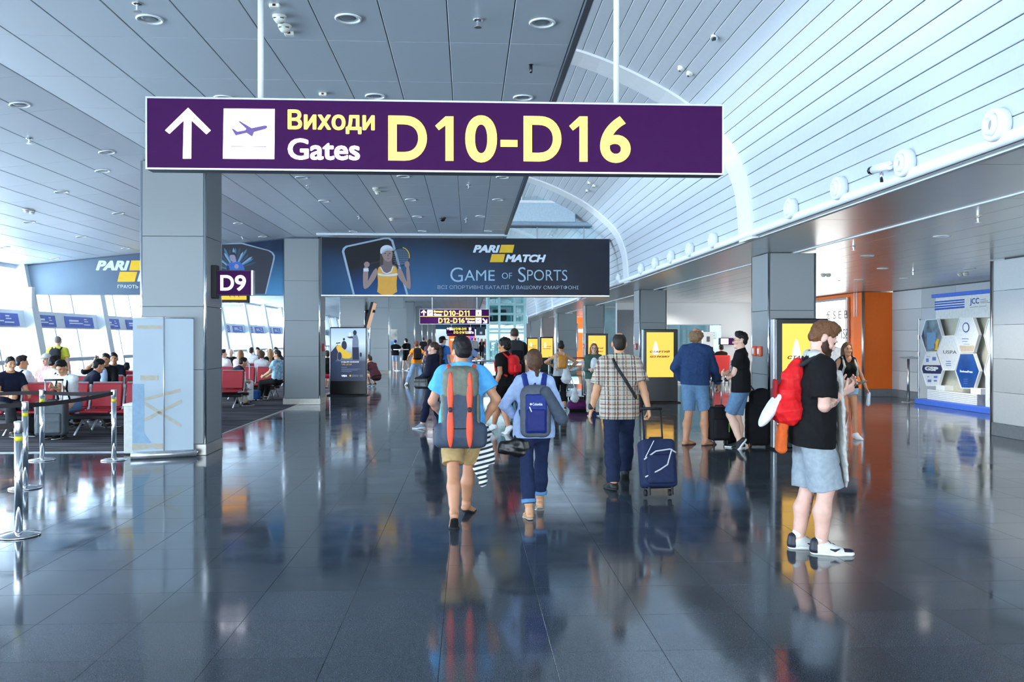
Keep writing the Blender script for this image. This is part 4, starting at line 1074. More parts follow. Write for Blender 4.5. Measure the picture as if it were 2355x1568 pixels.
obj('name_strip', MB().box((x0, 24.79, 2.58), (x1 - .1, 24.8, 2.66)), m_adw, t)
obj('hanger', MB().tube([((x0 + x1) / 2, 24.88, 3.3), ((x0 + x1) / 2, 24.88, 3.98)], .02, 8), m_white, t)
for f in (.35, .5, .65): obj('flame_mark', MB().prism([(x0 + (x1 - x0) * f, 24.786, 2.95), (x0 + (x1 - x0) * (f + .05), 24.786, 2.96), (x0 + (x1 - x0) * (f + .12), 24.786, 2.83)], (0, .003, 0)), m_kink, t)
sp = thing('column_loudspeaker', 'slim white loudspeaker on the slanted left window post', 'loudspeaker', tuple(at(72, 700, 20.9)))
p0, p1 = at(70, 708, 20.9), at(74, 660, 20.9)
obj('cabinet', MB().chbox((p0.x - .05, 20.85, p0.z), (p0.x + .06, 21.0, p1.z), .012), m_white, sp)
obj('bracket', MB().tube([(p0.x, 20.92, (p0.z + p1.z) / 2), (p0.x - .18, 21.3, (p0.z + p1.z) / 2)], .015, 8), m_alu, sp)
m_call = M('orange_plastic', (222, 92, 40), rough=.4)
for i, v_ in enumerate((13.32, 13.56)):
    z = 1.66 - 29 * 13.3 / FPX
    t = thing('call_box', '%s of the two orange call boxes on the near right column' % ('nearer, right-hand one' if i == 0 else 'farther, left-hand one'), 'call box', (4.62, v_, z), 0, 'orange call boxes')
    obj('housing', MB().chbox((4.59, v_ - .075, z - .08), (4.64, v_ + .075, z + .08), .012), m_call, t)
    obj('button_window', MB().chbox((4.583, v_ - .035, z - .045), (4.592, v_ + .035, z + .045), .006), m_white, t)
for lab, X, Y, v_ in (('small red call box on the third right column', RX0, 33.9, 796), ('small red call box on the second right column', RX0, 23.3, 797)):
    z = 1.66 - (v_ - 779) * Y / FPX
    t = thing('call_box', lab, 'call box', (X - .03, Y, z)); obj('housing', MB().chbox((X - .05, Y - .07, z - .09), (X, Y + .07, z + .09), .012), M('red_plastic', (200, 44, 36), rough=.4), t)
    obj('button_window', MB().chbox((X - .058, Y - .03, z - .04), (X - .05, Y + .03, z + .04), .004), m_white, t)
t = thing('call_box', 'small red call box on the second left column', 'call box', (CX1 + .03, 22.1, 1.45)); obj('housing', MB().chbox((CX1, 22.0, 1.34), (CX1 + .05, 22.15, 1.54), .012), _mats['red_plastic'], t)
obj('button_window', MB().chbox((CX1 + .05, 22.04, 1.40), (CX1 + .058, 22.11, 1.48), .004), m_white, t)
# =================================================================== CEILING FIXTURES
m_ring = M('white_ring', (226, 230, 232), rough=.4)
m_lampglass = M('frosted_lamp_glass', (120, 130, 136), rough=.25)
def ceil_pt(u, v):
    d = ray(u, v)
    p = EYE + d * ((ZC - CAM_H) / d.z)
    if p.x < XK:
        t = (ZC - SL * XK - CAM_H) / (d.z - SL * d.x)   # z = ZC + (x-XK)*SL
        p = EYE + d * t
    return p
DL = [(345, 44), (801, 42), (1247, 52), (46, 241), (863, 221), (1203, 224), (515, 225), (246, 350), (694, 408), (928, 405), (1156, 407), (236, 393), (141, 441), (272, 490), (67, 510), (745, 462), (945, 459), (1145, 459), (548, 513), (187, 544), (11, 568), (960, 498), (1105, 497), (126, 594), (289, 571), (604, 544), (813, 532), (971, 531), (1123, 531)]
proto = None
for k, (u, v) in enumerate(DL):
    p = ceil_pt(u, v); lab = '%s nearest round recessed downlight in the grey left ceiling' % ORD[k]
    ang = math.atan(SL) if p.x < XK else 0
    if proto is None:
        proto = thing('downlight', lab, 'ceiling light', p, 0, 'round downlights of the left ceiling')
        obj('ring', MB().lathe([(.105, .005), (.108, -.006), (.1, -.012), (.086, -.008), (.084, .004)], (0, 0, 0), 28), m_ring, proto, True, local=True)
        obj('lamp_glass', MB().lathe([(.086, .003), (.05, -.002), (.001, -.004)], (0, 0, 0), 24), m_lampglass, proto, True, local=True)
    else:
        o = dup(proto, p, 0, lab); o.rotation_euler = (0, -ang, 0)
proto2 = None
for k, (u, v) in enumerate([(2166, 543), (2030, 617), (1995, 588), (2230, 617), (1975, 643), (2080, 640)]):
    d = ray(u, v); p = EYE + d * ((ZS + .02 - CAM_H) / d.z); lab = '%s nearest round downlight in the shiny low right ceiling' % ORD[k]
    if proto2 is None:
        proto2 = dup(proto, p, 0, lab); proto2['group'] = 'round downlights of the low right ceiling'
    else: dup(proto2, p, 0, lab)
def sprinkler(p, lab):
    t = thing('sprinkler', lab, 'sprinkler', p, 0, 'ceiling sprinklers')
    obj('escutcheon', MB().lathe([(.04, 0), (.038, -.008), (.015, -.014)], p, 16), m_chrome, t, True)
    obj('head', MB().tube([p + Vector((0, 0, -.01)), p + Vector((0, 0, -.06))], .012, 8), m_chrome, t)
    obj('deflector', MB().lathe([(.03, -.06), (.03, -.064)], p, 12), m_steel, t)
for k, (u, v) in enumerate([(316, 8), (1099, 45), (67, 318), (709, 427), (1078, 425), (558, 545), (1072, 505), (826, 498)]):
    sprinkler(ceil_pt(u, v), '%s nearest chrome sprinkler head in the grey left ceiling' % ORD[k])
for k, (u, v) in enumerate([(2249, 499), (1963, 566), (2100, 625), (1929, 645)]):
    d = ray(u, v); sprinkler(EYE + d * ((ZS + .02 - CAM_H) / d.z), '%s nearest chrome sprinkler head in the low right ceiling' % ORD[k])
m_det = M('ivory_plastic', (226, 226, 216), rough=.45)
def detector(p, lab, s=1.0, grp='round smoke detectors'):
    t = thing('smoke_detector', lab, 'smoke detector', p, 0, grp)
    obj('base', MB().lathe([(.055 * s, 0), (.055 * s, -.015), (.05 * s, -.02)], p, 20), m_det, t, True)
    obj('head', MB().lathe([(.05 * s, -.018), (.046 * s, -.035), (.03 * s, -.055), (.002, -.058)], p, 20), m_det, t, True)
    for a in (-.6, .6):
        q = p + Vector((math.sin(a) * .047 * s, -math.cos(a) * .047 * s, -.03)); tt = Vector((math.cos(a), math.sin(a), 0)) * .016
        obj('slot', MB().box(q - tt - Vector((0, 0, .003)), q + tt + Vector((0, .004, .003))), m_dark, t)
def indicator(p, lab):
    t = thing('indicator_box', lab, 'indicator', p, 0, 'small indicator boxes')
    obj('housing', MB().chbox(p + Vector((-.04, -.03, -.03)), p + Vector((.04, .03, 0)), .006), m_det, t)
    obj('lens', MB().chbox(p + Vector((-.012, -.034, -.024)), p + Vector((.012, -.03, -.006)), .003), M('dark_red_lens', (90, 20, 24), rough=.2), t)
indicator(ceil_pt(632, 10), 'small ivory indicator box at the front of the ceiling detector row'); detector(ceil_pt(643, 36), 'front one of the two ivory smoke detectors in the near row')
detector(ceil_pt(655, 58), 'rear one of the two ivory smoke detectors in the near row'); indicator(ceil_pt(666, 74), 'small ivory indicator box at the back of the ceiling detector row')
indicator(ceil_pt(743, 214), 'small ivory indicator box just above the big purple sign')
detector(ceil_pt(60, 481), 'first of the pair of smoke detectors over the left windows'); detector(ceil_pt(73, 485), 'second of the pair of smoke detectors over the left windows')
detector(ceil_pt(864, 432), 'smoke detector just below the big purple sign, front one'); detector(ceil_pt(869, 440), 'smoke detector just below the big purple sign, rear one')
detector(ceil_pt(901, 502), 'smoke detector farther back under the grey ceiling, above the tennis print')
for k, (u, v) in enumerate(((1893, 631), (1905, 631), (2208, 629), (2221, 628))):
    d = ray(u, v); detector(EYE + d * ((ZS + .02 - CAM_H) / d.z), '%s smoke detector from the left in the low right ceiling' % ORD[k])
p = ceil_pt(1018, 500); t = thing('dome_camera', 'small black dome camera under the grey ceiling, above the tennis print', 'camera', p)
obj('base', MB().lathe([(.07, 0), (.07, -.03)], p, 18), m_dark, t); obj('dome', MB().lathe([(.06, -.03), (.052, -.06), (.03, -.08), (.002, -.088)], p, 18), m_black, t, True)
p = ceil_pt(1221, 148); t = thing('pendant_microphone', 'tiny black pendant hanging from the grey ceiling near the vault', 'sensor', p)
obj('body', MB().lathe([(.012, 0), (.016, -.02), (.016, -.07), (.01, -.08)], p, 12), m_black, t, True); obj('mount', MB().lathe([(.022, 0.003), (.022, -.004)], p, 12), m_dark, t)
# vault fittings
def vault_pt(u, v):
    d = ray(u, v); best = None
    for s in np.linspace(0.02, AS[-1] - .1, 700):
        q = arc(s); t = q.x / d.x if abs(d.x) > 1e-6 else 0
        e = abs((EYE + d * t).z - q.z)
        if t > 0 and (best is None or e < best[0]): best = (e, t, s)
    return EYE + d * best[1], arc_n(best[2])
for k, (u, v) in enumerate([(1578, 160), (1362, 422), (1645, 82), (1352, 437), (1266, 540)]):
    p, n = vault_pt(u, v); R = n.to_track_quat('Z', 'Y').to_matrix().to_4x4(); R.translation = p
    t = thing('vault_sensor', ('pair of white sensors on the vault above the right end of the big sign', 'pair of white sensors on the vault below the big sign', 'small lone sensor on the vault near the top of the picture', 'small sensor just below the pair on the vault under the big sign', 'small sensor pair seen through the glass screen above the print')[k], 'sensor', p)
    for dx in ((-.06, .06) if k in (0, 1, 4) else (0,)):
        mb = MB().lathe([(.045, .0), (.045, -.02), (.03, -.05), (.002, -.054)], (0, dx, 0), 14); mb.v = [tuple(R @ Vector(q)) for q in mb.v]; obj('head', mb, m_det if k != 2 else m_chrome, t, True)
        mb = MB().lathe([(.014, -.05), (.012, -.062)], (0, dx, 0), 10); mb.v = [tuple(R @ Vector(q)) for q in mb.v]; obj('lens', mb, m_dark, t)
# jet nozzles
NZ = [(2285, 287), (2075, 375), (1925, 433), (1815, 480), (1637, 553), (1584, 574), (1541, 591), (1505, 605), (1473, 618), (1421, 640)]
np_ = None
for k, (u, v) in enumerate(NZ):
    p = atX(u, v, 3.66); lab = '%s round white air nozzle from the right along the foot of the vault' % ORD[k]
    if np_ is None:
        np_ = thing('air_nozzle', lab, 'air vent', p, 0, 'round air nozzles along the vault')
        obj('ring', MB().lathe([(.115, .06), (.118, .0), (.112, -.02), (.095, -.03), (.085, -.02), (.078, .0)], (0, 0, 0), 32, 'x'), m_rib, np_, True, local=True)
        obj('cone', MB().lathe([(.08, .0), (.07, -.035), (.052, -.05), (.046, -.045), (.04, .0), (.001, .01)], (0, 0, 0), 28, 'x'), m_white, np_, True, local=True)
        obj('grille', MB().lathe([(.042, -.012), (.001, -.012)], (0, 0, 0), 20, 'x'), M('pale_grey_grille', (150, 156, 160)), np_, local=True)
    else: dup(np_, p, 0, lab)
# security camera on the nosing
p = atX(2028, 418, 3.62); t = thing('security_camera', 'white security camera on a short pole at the foot of the vault', 'camera', p)
c = atX(2027, 388, 3.60)
obj('pole', MB().tube([p, c + Vector((0, 0, -.03))], .016, 10), m_chrome, t, True)
a, b_ = atX(2046, 381, 3.60), atX(2008, 391, 3.58)
obj('body', MB().tube([a, b_], .034, 14), m_white, t, True); obj('hood', MB().tube([a + Vector((0, 0, .03)), b_ + Vector((0, 0, .03))], .012, 8), m_white, t)
obj('lens', MB().tube([b_, b_ + (b_ - a).normalized() * .04], .036, 14), m_black, t, True)
obj('cable', MB().tube([a, atX(2055, 377, 3.63), atX(2066, 377, 3.68)], .004, 6), m_alu, t)

# =================================================================== SPONSOR WALL ON THE RIGHT
XH = 11.72
pl = Plane((XH, 0, 0), (0, -1, 0))
def c7(x, y): return (2080 + x / 4.236, 640 + y / 4.236)
sw = thing('sponsor_stand', 'white sponsor stand with hexagonal panels against the grey right wall', 'display stand', (11.9, 20.5, 0))
m_beige = M('beige_board', (196, 196, 180), rough=.5); m_hw = M('hex_white', (222, 228, 232), rough=.15); m_blue = M('strong_blue', (62, 108, 214), rough=.45)
m_navy = M('navy_gloss', (28, 40, 92), rough=.2); m_hb = M('deep_blue_gloss', (22, 74, 150), rough=.12, var=.3, scale=2); m_hd = M('picture_gloss', (96, 120, 136), rough=.1, var=.6, scale=4)
def yx(u, X=XH): return atX(u, 779, X).y
def zx(u, v, X=XH): return atX(u, v, X).z
y_far, y_near = yx(c7(190, 0)[0]), 17.2
obj('back_board', MB().chbox((11.86, y_near, .3), (12.05, yx(c7(295, 0)[0]), zx(*c7(300, 395))), .01), m_beige, sw)
hz1, hz0 = zx(*c7(295, 190)), zx(*c7(300, 400))
hd = obj('header_board', MB().chbox((11.74, y_near, hz0), (11.86, yx(c7(295, 0)[0]), hz1), .008), M('header_white', (220, 224, 222), rough=.4), sw)
obj('header_strip', MB().chbox((11.70, y_near, hz1), (11.90, yx(c7(268, 0)[0]), hz1 + .09), .008), m_blue, sw)
ph = Plane((11.74, 0, 0), (0, -1, 0))
for k, (a, b_) in enumerate(((225, 240), (248, 262), (272, 286), (293, 312))):
    ph.poly('stripe', [c7(297, a), c7(586, a - 24), c7(586, b_ - 25), c7(297, b_)], M('stripe_blue', (30, 84, 190)), hd, z=.002)
ph.text('lettering', 'JCC', c7(640, 196) + c7(728, 262), m_hb, hd, bold=.01)
mbp = MB()
for (a, b_, c_, d_) in ((740, 205, 795, 210), (740, 222, 815, 227), (740, 236, 838, 241), (640, 280, 720, 284), (730, 272, 800, 276)):
    q = [ph.px(*c7(*p)) for p in ((a, d_), (c_, d_ - 6), (c_, b_ - 6), (a, b_))]; mbp.prism([ph.p(x, y, .002) for x, y in q], ph.n * .001)
stuff(obj('small_print', mbp, m_ink, hd))
HX = [('hex_panel', [(190, 560), (235, 410), (345, 400), (392, 570), (345, 710), (240, 715)], m_hd), ('hex_panel', [(347, 730), (400, 568), (510, 562), (565, 720), (515, 888), (402, 888)], m_hw),
      ('hex_panel', [(522, 556), (568, 392), (695, 390), (748, 550), (700, 715), (575, 718)], m_hw), ('hex_panel', [(527, 903), (572, 738), (700, 737), (757, 905), (705, 1068), (582, 1063)], m_hb),
      ('hex_panel', [(192, 880), (238, 737), (340, 728), (397, 885), (350, 1040), (242, 1040)], m_hw), ('hex_panel', [(806, 555), (850, 400), (985, 395), (1040, 555), (990, 720), (855, 722)], m_hw), ('hex_panel', [(808, 905), (855, 745), (985, 745), (1040, 905), (990, 1075), (862, 1072)], m_hw)]
hp = []
for n_, pts, mt in HX:
    h = pl.poly(n_, [c7(*p) for p in pts], mt, sw, z=0, th=.06)
    cx, cy = sum(p[0] for p in pts) / 6, sum(p[1] for p in pts) / 6
    rim = MB(); q0 = [pl.px(*c7(*p)) for p in pts]; q1 = [pl.px(*c7(cx + (p[0] - cx) * 1.05, cy + (p[1] - cy) * 1.05)) for p in pts]
    for i in range(6):
        j = (i + 1) % 6; rim.prism([pl.p(*q0[i], 0), pl.p(*q0[j], 0), pl.p(*q1[j], 0), pl.p(*q1[i], 0)], pl.n * .075)
    obj('hex_rim', rim, m_white, sw); hp.append(h)
def T(h, w_, box, mt, **k): pl.text('lettering', w_, c7(box[0], box[1]) + c7(box[2], box[3]), mt, h, z=.062, **k)
T(hp[1], 'USPA', (402, 700, 534, 736), m_ink, bold=.005); T(hp[3], 'BusinessPress', (566, 892, 690, 922), m_logo_w, bold=.03)
bd = pl.poly('dark_band', [c7(195, 880), c7(205, 845), c7(383, 845), c7(397, 885), c7(385, 930), c7(207, 925)], m_navy, hp[4], z=.062)
pl.text('lettering', 'GSP', c7(225, 855) + c7(355, 905), m_hw, hp[4], z=.068, bold=.05)
pl.poly('yellow_figure', [c7(318, 640), c7(345, 590), c7(362, 592), c7(352, 640), c7(345, 700), c7(320, 700)], m_logo_y, hp[0], z=.062)
pl.poly('dark_edge', [c7(192, 560), c7(210, 500), c7(228, 690), c7(222, 660)], m_navy, hp[0], z=.062)
pl.poly('sky_field', [c7(240, 530), c7(330, 525), c7(325, 680), c7(245, 690)], M('sky_print', (96, 150, 196), rough=.15), hp[0], z=.062)
pl.poly('ring_mark', [c7(*p) for p in ellipse_px(625, 478, 34, 50, 16)], m_hb, hp[2], z=.062); pl.poly('ring_inner', [c7(*p) for p in ellipse_px(625, 478, 25, 38, 16)], m_hw, hp[2], z=.066)
pl.poly('lower_band', [c7(560, 655), c7(708, 655), c7(698, 712), c7(578, 716)], M('tan_print', (206, 186, 160), rough=.2), hp[2], z=.062)
for h, rows in ((hp[1], ((430, 805, 478, 812), (428, 825, 478, 832), (430, 845, 478, 852))), (hp[2], ((585, 585, 650, 592), (590, 610, 640, 616), (600, 640, 660, 644))), (hp[4], ((240, 760, 275, 764), (295, 765, 330, 800), (235, 780, 260, 815), (245, 955, 265, 962), (310, 950, 345, 970), (250, 985, 285, 1010), (310, 990, 340, 1005))), (hp[3], ((600, 980, 640, 984), (600, 1000, 640, 1004), (600, 1020, 640, 1024)))):
    mbp = MB()
    for a, b_, c_, d_ in rows:
        q = [pl.px(*c7(*p)) for p in ((a, d_), (c_, d_), (c_, b_), (a, b_))]; mbp.prism([pl.p(x, y, .062) for x, y in q], pl.n * .002)
    stuff(obj('small_print', mbp, m_ad, h))
# slatted counter and blue plinth
XS = 11.62; ya, yb_ = yx(c7(705, 0)[0], XS), yx(c7(222, 0)[0], XS); z1, z0 = zx(*c7(220, 1078), XS), .13
obj('counter_body', MB().box((XS + .02, ya, z0), (12.0, yb_, z1)), m_beige, sw)
for k in range(6):
    h_ = (z1 - z0) / 6
    obj('slat', MB().chbox((XS, ya, z0 + k * h_ + .006), (XS + .03, yb_, z0 + (k + 1) * h_ - .006), .004), m_white, sw)
obj('shelf_block', MB().chbox((XS + .02, yx(c7(735, 0)[0], XS), z1), (XS + .3, yx(c7(635, 0)[0], XS), z1 + .14), .006), m_white, sw)
obj('shelf_block', MB().chbox((XS + .02, yx(c7(383, 0)[0], XS), z1), (XS + .3, yx(c7(298, 0)[0], XS), z1 + .12), .006), m_white, sw)
obj('side_cabinet', MB().chbox((XS - .02, 16.8, .13), (12.0, ya - .35, .85), .01), m_hw, sw)
obj('plinth', MB().chbox((11.45, 16.2, 0), (12.08, atX(c7(97, 0)[0], 779, 11.45).y, .13), .008), m_blue, sw)
# wall door left of the stand
d0 = atX(c7(140, 0)[0], 779, 12.1); d1 = atX(c7(280, 0)[0], 779, 12.1)
dz = zx(*c7(140, 408), 12.1)
dr = structure('door_1'); obj('leaf', MB().chbox((12.09, d1.y - .3, .02), (12.125, d0.y - .03, dz), .005), m_w[2], dr); obj('frame', MB().chbox((12.07, d0.y - .05, 0), (12.13, d0.y + .02, dz + .04), .005), m_steel, dr)
for z in (.3, 1.25, 1.7): obj('hinge', MB().tube([(12.06, d0.y - .07, z - .05), (12.06, d0.y - .07, z + .05)], .014, 8), m_chrome, dr)
# information post
p = fl(2089, 925); t = thing('information_post', 'slim steel post with a small tilted plate, left of the sponsor stand', 'post', p)
obj('pole', MB().tube([p, p + Vector((0, 0, 1.15))], .035, 16), m_steel, t, True); obj('foot', MB().lathe([(.17, 0), (.17, .01), (.04, .02)], p, 24), m_steel, t, True)
obj('plate', MB().prism([p + Vector((-.2, -.13, 1.13)), p + Vector((.2, -.13, 1.15)), p + Vector((.2, .15, 1.19)), p + Vector((-.2, .15, 1.17))], (0, 0, .012)), m_steel, t)

# =================================================================== BACK ROOM ON THE RIGHT, SHOPS
t = structure('door_2'); q = at(1618, 780, 31.9)
obj('leaf', MB().chbox((q.x, 31.9, .02), (at(1641, 780, 31.9).x, 31.97, at(1620, 763, 31.9).z), .006), m_w[2], t)
obj('frame', MB().chbox((q.x - .06, 31.92, 0), (q.x, 31.99, at(1620, 760, 31.9).z), .006), m_white, t); obj('notice', MB().box((q.x + .12, 31.89, 1.55), (q.x + .24, 31.905, 1.75)), m_dark, t)
rm = structure('window_99', MB().box((8.0, 31.95, .12), (9.58, 31.97, 2.18)), glass('room_glass', (220, 236, 238), .12)); rm.name = 'window_40'
structure('wall_room_back', MB().box((5.6, 36.0, 0), (11.4, 36.1, 3.0)), M('pale_teal_wall', (150, 176, 182), rough=.4, var=.2, scale=1.5))
t = thing('room_sign', 'small purple lit sign in the glazed back room on the right', 'sign', tuple(at(1675, 785, 31.8)))
x0, x1, z1, z0 = at(1657, 777, 31.8).x, at(1690, 777, 31.8).x, at(1670, 777, 31.8).z, at(1670, 793, 31.8).z
obj('case', MB().chbox((x0, 31.82, z0), (x1, 31.9, z1), .01), m_purple, t); obj('lit_panel', MB().box((x0 + .02, 31.8, z0 + .03), (x0 + .3, 31.825, z1 - .03)), m_we, t)
# counter equipment seen behind the glass
for k, (u, v, w_, h_) in enumerate(((1662, 806, .3, .45), (1682, 812, .35, .6), (1648, 812, .25, .35))):
    p = at(u, v, 34.0); t = thing('wall_device', ('grey', 'pale', 'teal')[k] + ' apparatus on the wall of the glazed back room', 'device', p)
    obj('housing', MB().chbox(p + Vector((-w_ / 2, -.1, -h_ / 2)), p + Vector((w_ / 2, .1, h_ / 2)), .02), (m_dark, m_white, m_thin)[k], t); obj('front_panel', MB().chbox(p + Vector((-w_ * .35, -.12, -h_ * .3)), p + Vector((w_ * .35, -.1, h_ * .3)), .01), m_thin, t)
# shop between the third and second right columns
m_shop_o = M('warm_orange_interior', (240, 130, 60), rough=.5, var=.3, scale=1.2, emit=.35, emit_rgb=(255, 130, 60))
SYY = 46.0
sx0, sx1 = at(1388, 780, SYY).x, at(1462, 780, SYY).x
sh = structure('wall_shopfront', MB().chbox((sx0, SYY, at(1420, 769, SYY).z), (sx1 + 1.2, SYY + .4, 3.0), .02), m_white)
obj('back_wall', MB().box((sx0, SYY + 3, 0), (sx1 + 1.2, SYY + 3.1, 3)), m_shop_o, sh)
obj('lit_ceiling', MB().box((sx0 + .3, SYY + .5, 2.3), (sx1, SYY + 2.6, 2.34)), M('lit_shop_panel', (255, 240, 220), emit=2.0), sh)
obj('jamb', MB().chbox((at(1450, 780, SYY).x, SYY, 0), (at(1466, 780, SYY).x, SYY + .3, 2.4), .02), m_colpanel, sh); obj('jamb', MB().chbox((sx0, SYY, 0), (sx0 + .2, SYY + .3, 2.4), .02), m_colpanel, sh)
sn = thing('shop_sign', 'small white sign with pink lettering over the distant shop', 'sign', tuple(at(1418, 755, SYY - .1)))
pl = facing(SYY - .03); pl.poly('panel', [(1408, 750), (1428, 750), (1428, 758), (1408, 758)], m_adw, sn, z=0, th=.03)
pl.text('lettering', 'Ortoli', (1409, 751, 1427, 757), M('pink_print', (226, 120, 160)), sn, z=.031)
pc = thing('shop_display', 'white lit display case inside the distant orange shop', 'display case', tuple(at(1437, 840, SYY + 2)))
a, b_ = at(1429, 800, SYY + 2), at(1446, 765, SYY + 2)
obj('case', MB().chbox((a.x, SYY + 2, .0), (b_.x, SYY + 2.4, b_.z), .02), m_white, pc); obj('lit_screen', MB().box((a.x + .05, SYY + 1.98, a.z + .1), (b_.x - .05, SYY + 2, b_.z - .1)), M('lit_shop_panel', ()), pc)
# second shop: orange front beside the fourth column
SY2 = 52.0
sh2 = structure('wall_orange_shop', MB().box((at(1318, 780, SY2).x, SY2, 0), (at(1345, 780, SY2).x, SY2 + .3, 3.0)), m_shop_o)
t = thing('shop_poster', 'tall blue and white poster on the distant orange shop front', 'poster', (at(1322, 800, SY2 - .1).x, SY2 - .05, .5))
obj('sheet', MB().box((at(1318, 780, SY2).x, SY2 - .06, .9), (at(1329, 780, SY2).x, SY2 - .02, 2.6)), M('poster_skyblue', (140, 164, 190), var=.3, scale=2), t)
t = thing('shop_notice', 'small white lit notice above the distant orange shop front', 'sign', (at(1336, 762, SY2).x, SY2 - .05, 2.1))
obj('panel', MB().box((at(1330, 762, SY2).x, SY2 - .06, at(1330, 764, SY2).z), (at(1343, 762, SY2).x, SY2 - .02, at(1330, 757, SY2).z)), m_we, t)

# =================================================================== GLASS LIFT TOWER, RAILINGS, FAR END
m_teal = M('pale_teal_steel', (168, 204, 204), rough=.35, metal=.3); m_tg = glass('teal_glass', (196, 228, 228), .12)
EL = 41.5
x0, x1 = at(1123, 780, EL).x, at(1207, 780, EL).x
el = thing('lift_tower', 'glazed lift tower with pale teal steel frame in the middle of the hall', 'lift', ((x0 + x1) / 2, EL + 1, 0))
xm = (x0 + x1) / 2
for x in (x0, x0 + (x1 - x0) * .3, x0 + (x1 - x0) * .72, x1):
    for y in (EL, EL + 2.2): obj('post', MB().chbox((x - .06, y - .06, 0), (x + .06, y + .06, 3.9), .01), m_teal, el)
for v_ in (700, 722, 742, 757, 765, 785, 832):
    z = at(1165, v_, EL).z
    obj('cross_beam', MB().chbox((x0, EL - .05, z - .06), (x1, EL + .05, z + .06), .01), m_teal, el)
    obj('cross_beam', MB().chbox((x0, EL + 2.15, z - .06), (x1, EL + 2.25, z + .06), .01), m_teal, el)
for k in range(3):
    xa = (x0, x0 + (x1 - x0) * .3, x0 + (x1 - x0) * .72, x1)
    obj('pane', MB().box((xa[k] + .06, EL - .01, .1), (xa[k + 1] - .06, EL + .01, 3.85)), m_tg, el)
obj('cabin', MB().chbox((x0 + .6, EL + .5, .1), (x1 - .5, EL + 1.8, 2.0), .05), M('cream_cabin', (206, 208, 176), rough=.4, emit=.15), el)
obj('cabin_window', MB().box((x0 + .7, EL + .48, .9), (xm + .3, EL + .5, 1.9)), M('warm_pane', (222, 214, 150), rough=.2, emit=.3), el)
obj('counterweight', MB().chbox((x0 + .2, EL + .3, 2.55), (x0 + .9, EL + .8, 3.1), .05), m_dark, el)
for k in range(4): obj('buffer', MB().chbox((x0 + .9 + k * .28, EL + .3, 2.4), (x0 + 1.1 + k * .28, EL + .6, 2.8), .03), m_teal, el)
m_rg = glass('railing_glass', (214, 236, 236), .15)
def railing(pts, label, h=1.0):
    t = thing('glass_railing', label, 'railing', tuple(pts[0]))
    pts = [Vector(p) for p in pts]
    obj('handrail', MB().tube([p + Vector((0, 0, h)) for p in pts], .028, 10), m_steel, t, True)
    obj('lower_rail', MB().tube([p + Vector((0, 0, .38)) for p in pts], .016, 8), m_steel, t, True)
    for a, b_ in zip(pts[:-1], pts[1:]):
        n = max(1, int((b_ - a).length / 1.2)); d = (b_ - a); nn = Vector((d.y, -d.x, 0)).normalized() * .01
        for k in range(n + 1):
            q = a + d * k / n; obj('baluster', MB().tube([q, q + Vector((0, 0, h))], .02, 8), m_steel, t, True)
        for k in range(n):
            p_, q = a + d * (k + .05) / n, a + d * (k + .95) / n
            obj('pane', MB().prism([p_ + Vector((0, 0, .1)), q + Vector((0, 0, .1)), q + Vector((0, 0, h - .08)), p_ + Vector((0, 0, h - .08))], nn), m_rg, t)
    return t
railing([fl(1082, 907), fl(1200, 907), fl(1200, 880)], 'glass railing across the hall before the lift tower')
railing([fl(1262, 886), fl(1344, 890), fl(1344, 872)], 'glass railing beside the third right column')
t = thing('railing_sign', 'low lit sign lettered Виходи Gates fixed to the glass railing', 'sign', fl(1128, 908)); YR = fl(1128, 908).y - .06
obj('bracket', MB().tube([(fl(1128, 908).x, YR + .03, 0), (fl(1128, 908).x, YR + .03, .4)], .02, 8), m_steel, t)
pl = facing(YR); a, b_ = at(1098, 881, YR), at(1156, 864, YR)
obj('case', MB().chbox((a.x, YR, a.z), (b_.x, YR + .05, b_.z), .006), m_dark, t)
obj('face_panel', MB().box((a.x + .02, YR - .004, a.z + .02), (b_.x - .02, YR, b_.z - .02)), m_purple, t)
pl.poly('pictogram_square', [(1104, 867), (1113, 867), (1113, 878), (1104, 878)], m_we, t, z=.005); pl.text('lettering', 'Виходи', (1116, 867, 1133, 873), m_ye, t, z=.005, bold=.03); pl.text('lettering', 'Gates', (1116, 874, 1130, 879), m_we, t, z=.005, bold=.03)
# nested baggage carts
for k in range(4):
    p = fl(1314 + 5 * k, 921 - 4 * k); t = thing('baggage_cart', '%s steel baggage cart in the nested row by the right railing' % ('nearest', 'second', 'third', 'farthest')[k], 'cart', p, 0, 'nested baggage carts')
    obj('frame', MB().tube([p + Vector((-.3, 0, .12)), p + Vector((-.3, .1, 1.0)), p + Vector((.3, .1, 1.0)), p + Vector((.3, 0, .12))], .02, 8), m_chrome, t, True)
    obj('basket', MB().tube([p + Vector((-.28, .06, .8)), p + Vector((-.28, -.2, .82)), p + Vector((.28, -.2, .82)), p + Vector((.28, .06, .8))], .012, 6), m_chrome, t, True)
    obj('deck', MB().chbox(p + Vector((-.28, -.5, .13)), p + Vector((.28, .05, .16)), .01), m_steel, t)
    for dx in (-.25, .25): obj('wheel', MB().lathe([(.07, -.02), (.07, .02)], p + Vector((dx, .0, .07)), 14, 'x'), m_blackm, t)
    obj('front_wheel', MB().lathe([(.06, -.02), (.06, .02)], p + Vector((0, -.45, .06)), 14, 'x'), m_blackm, t)
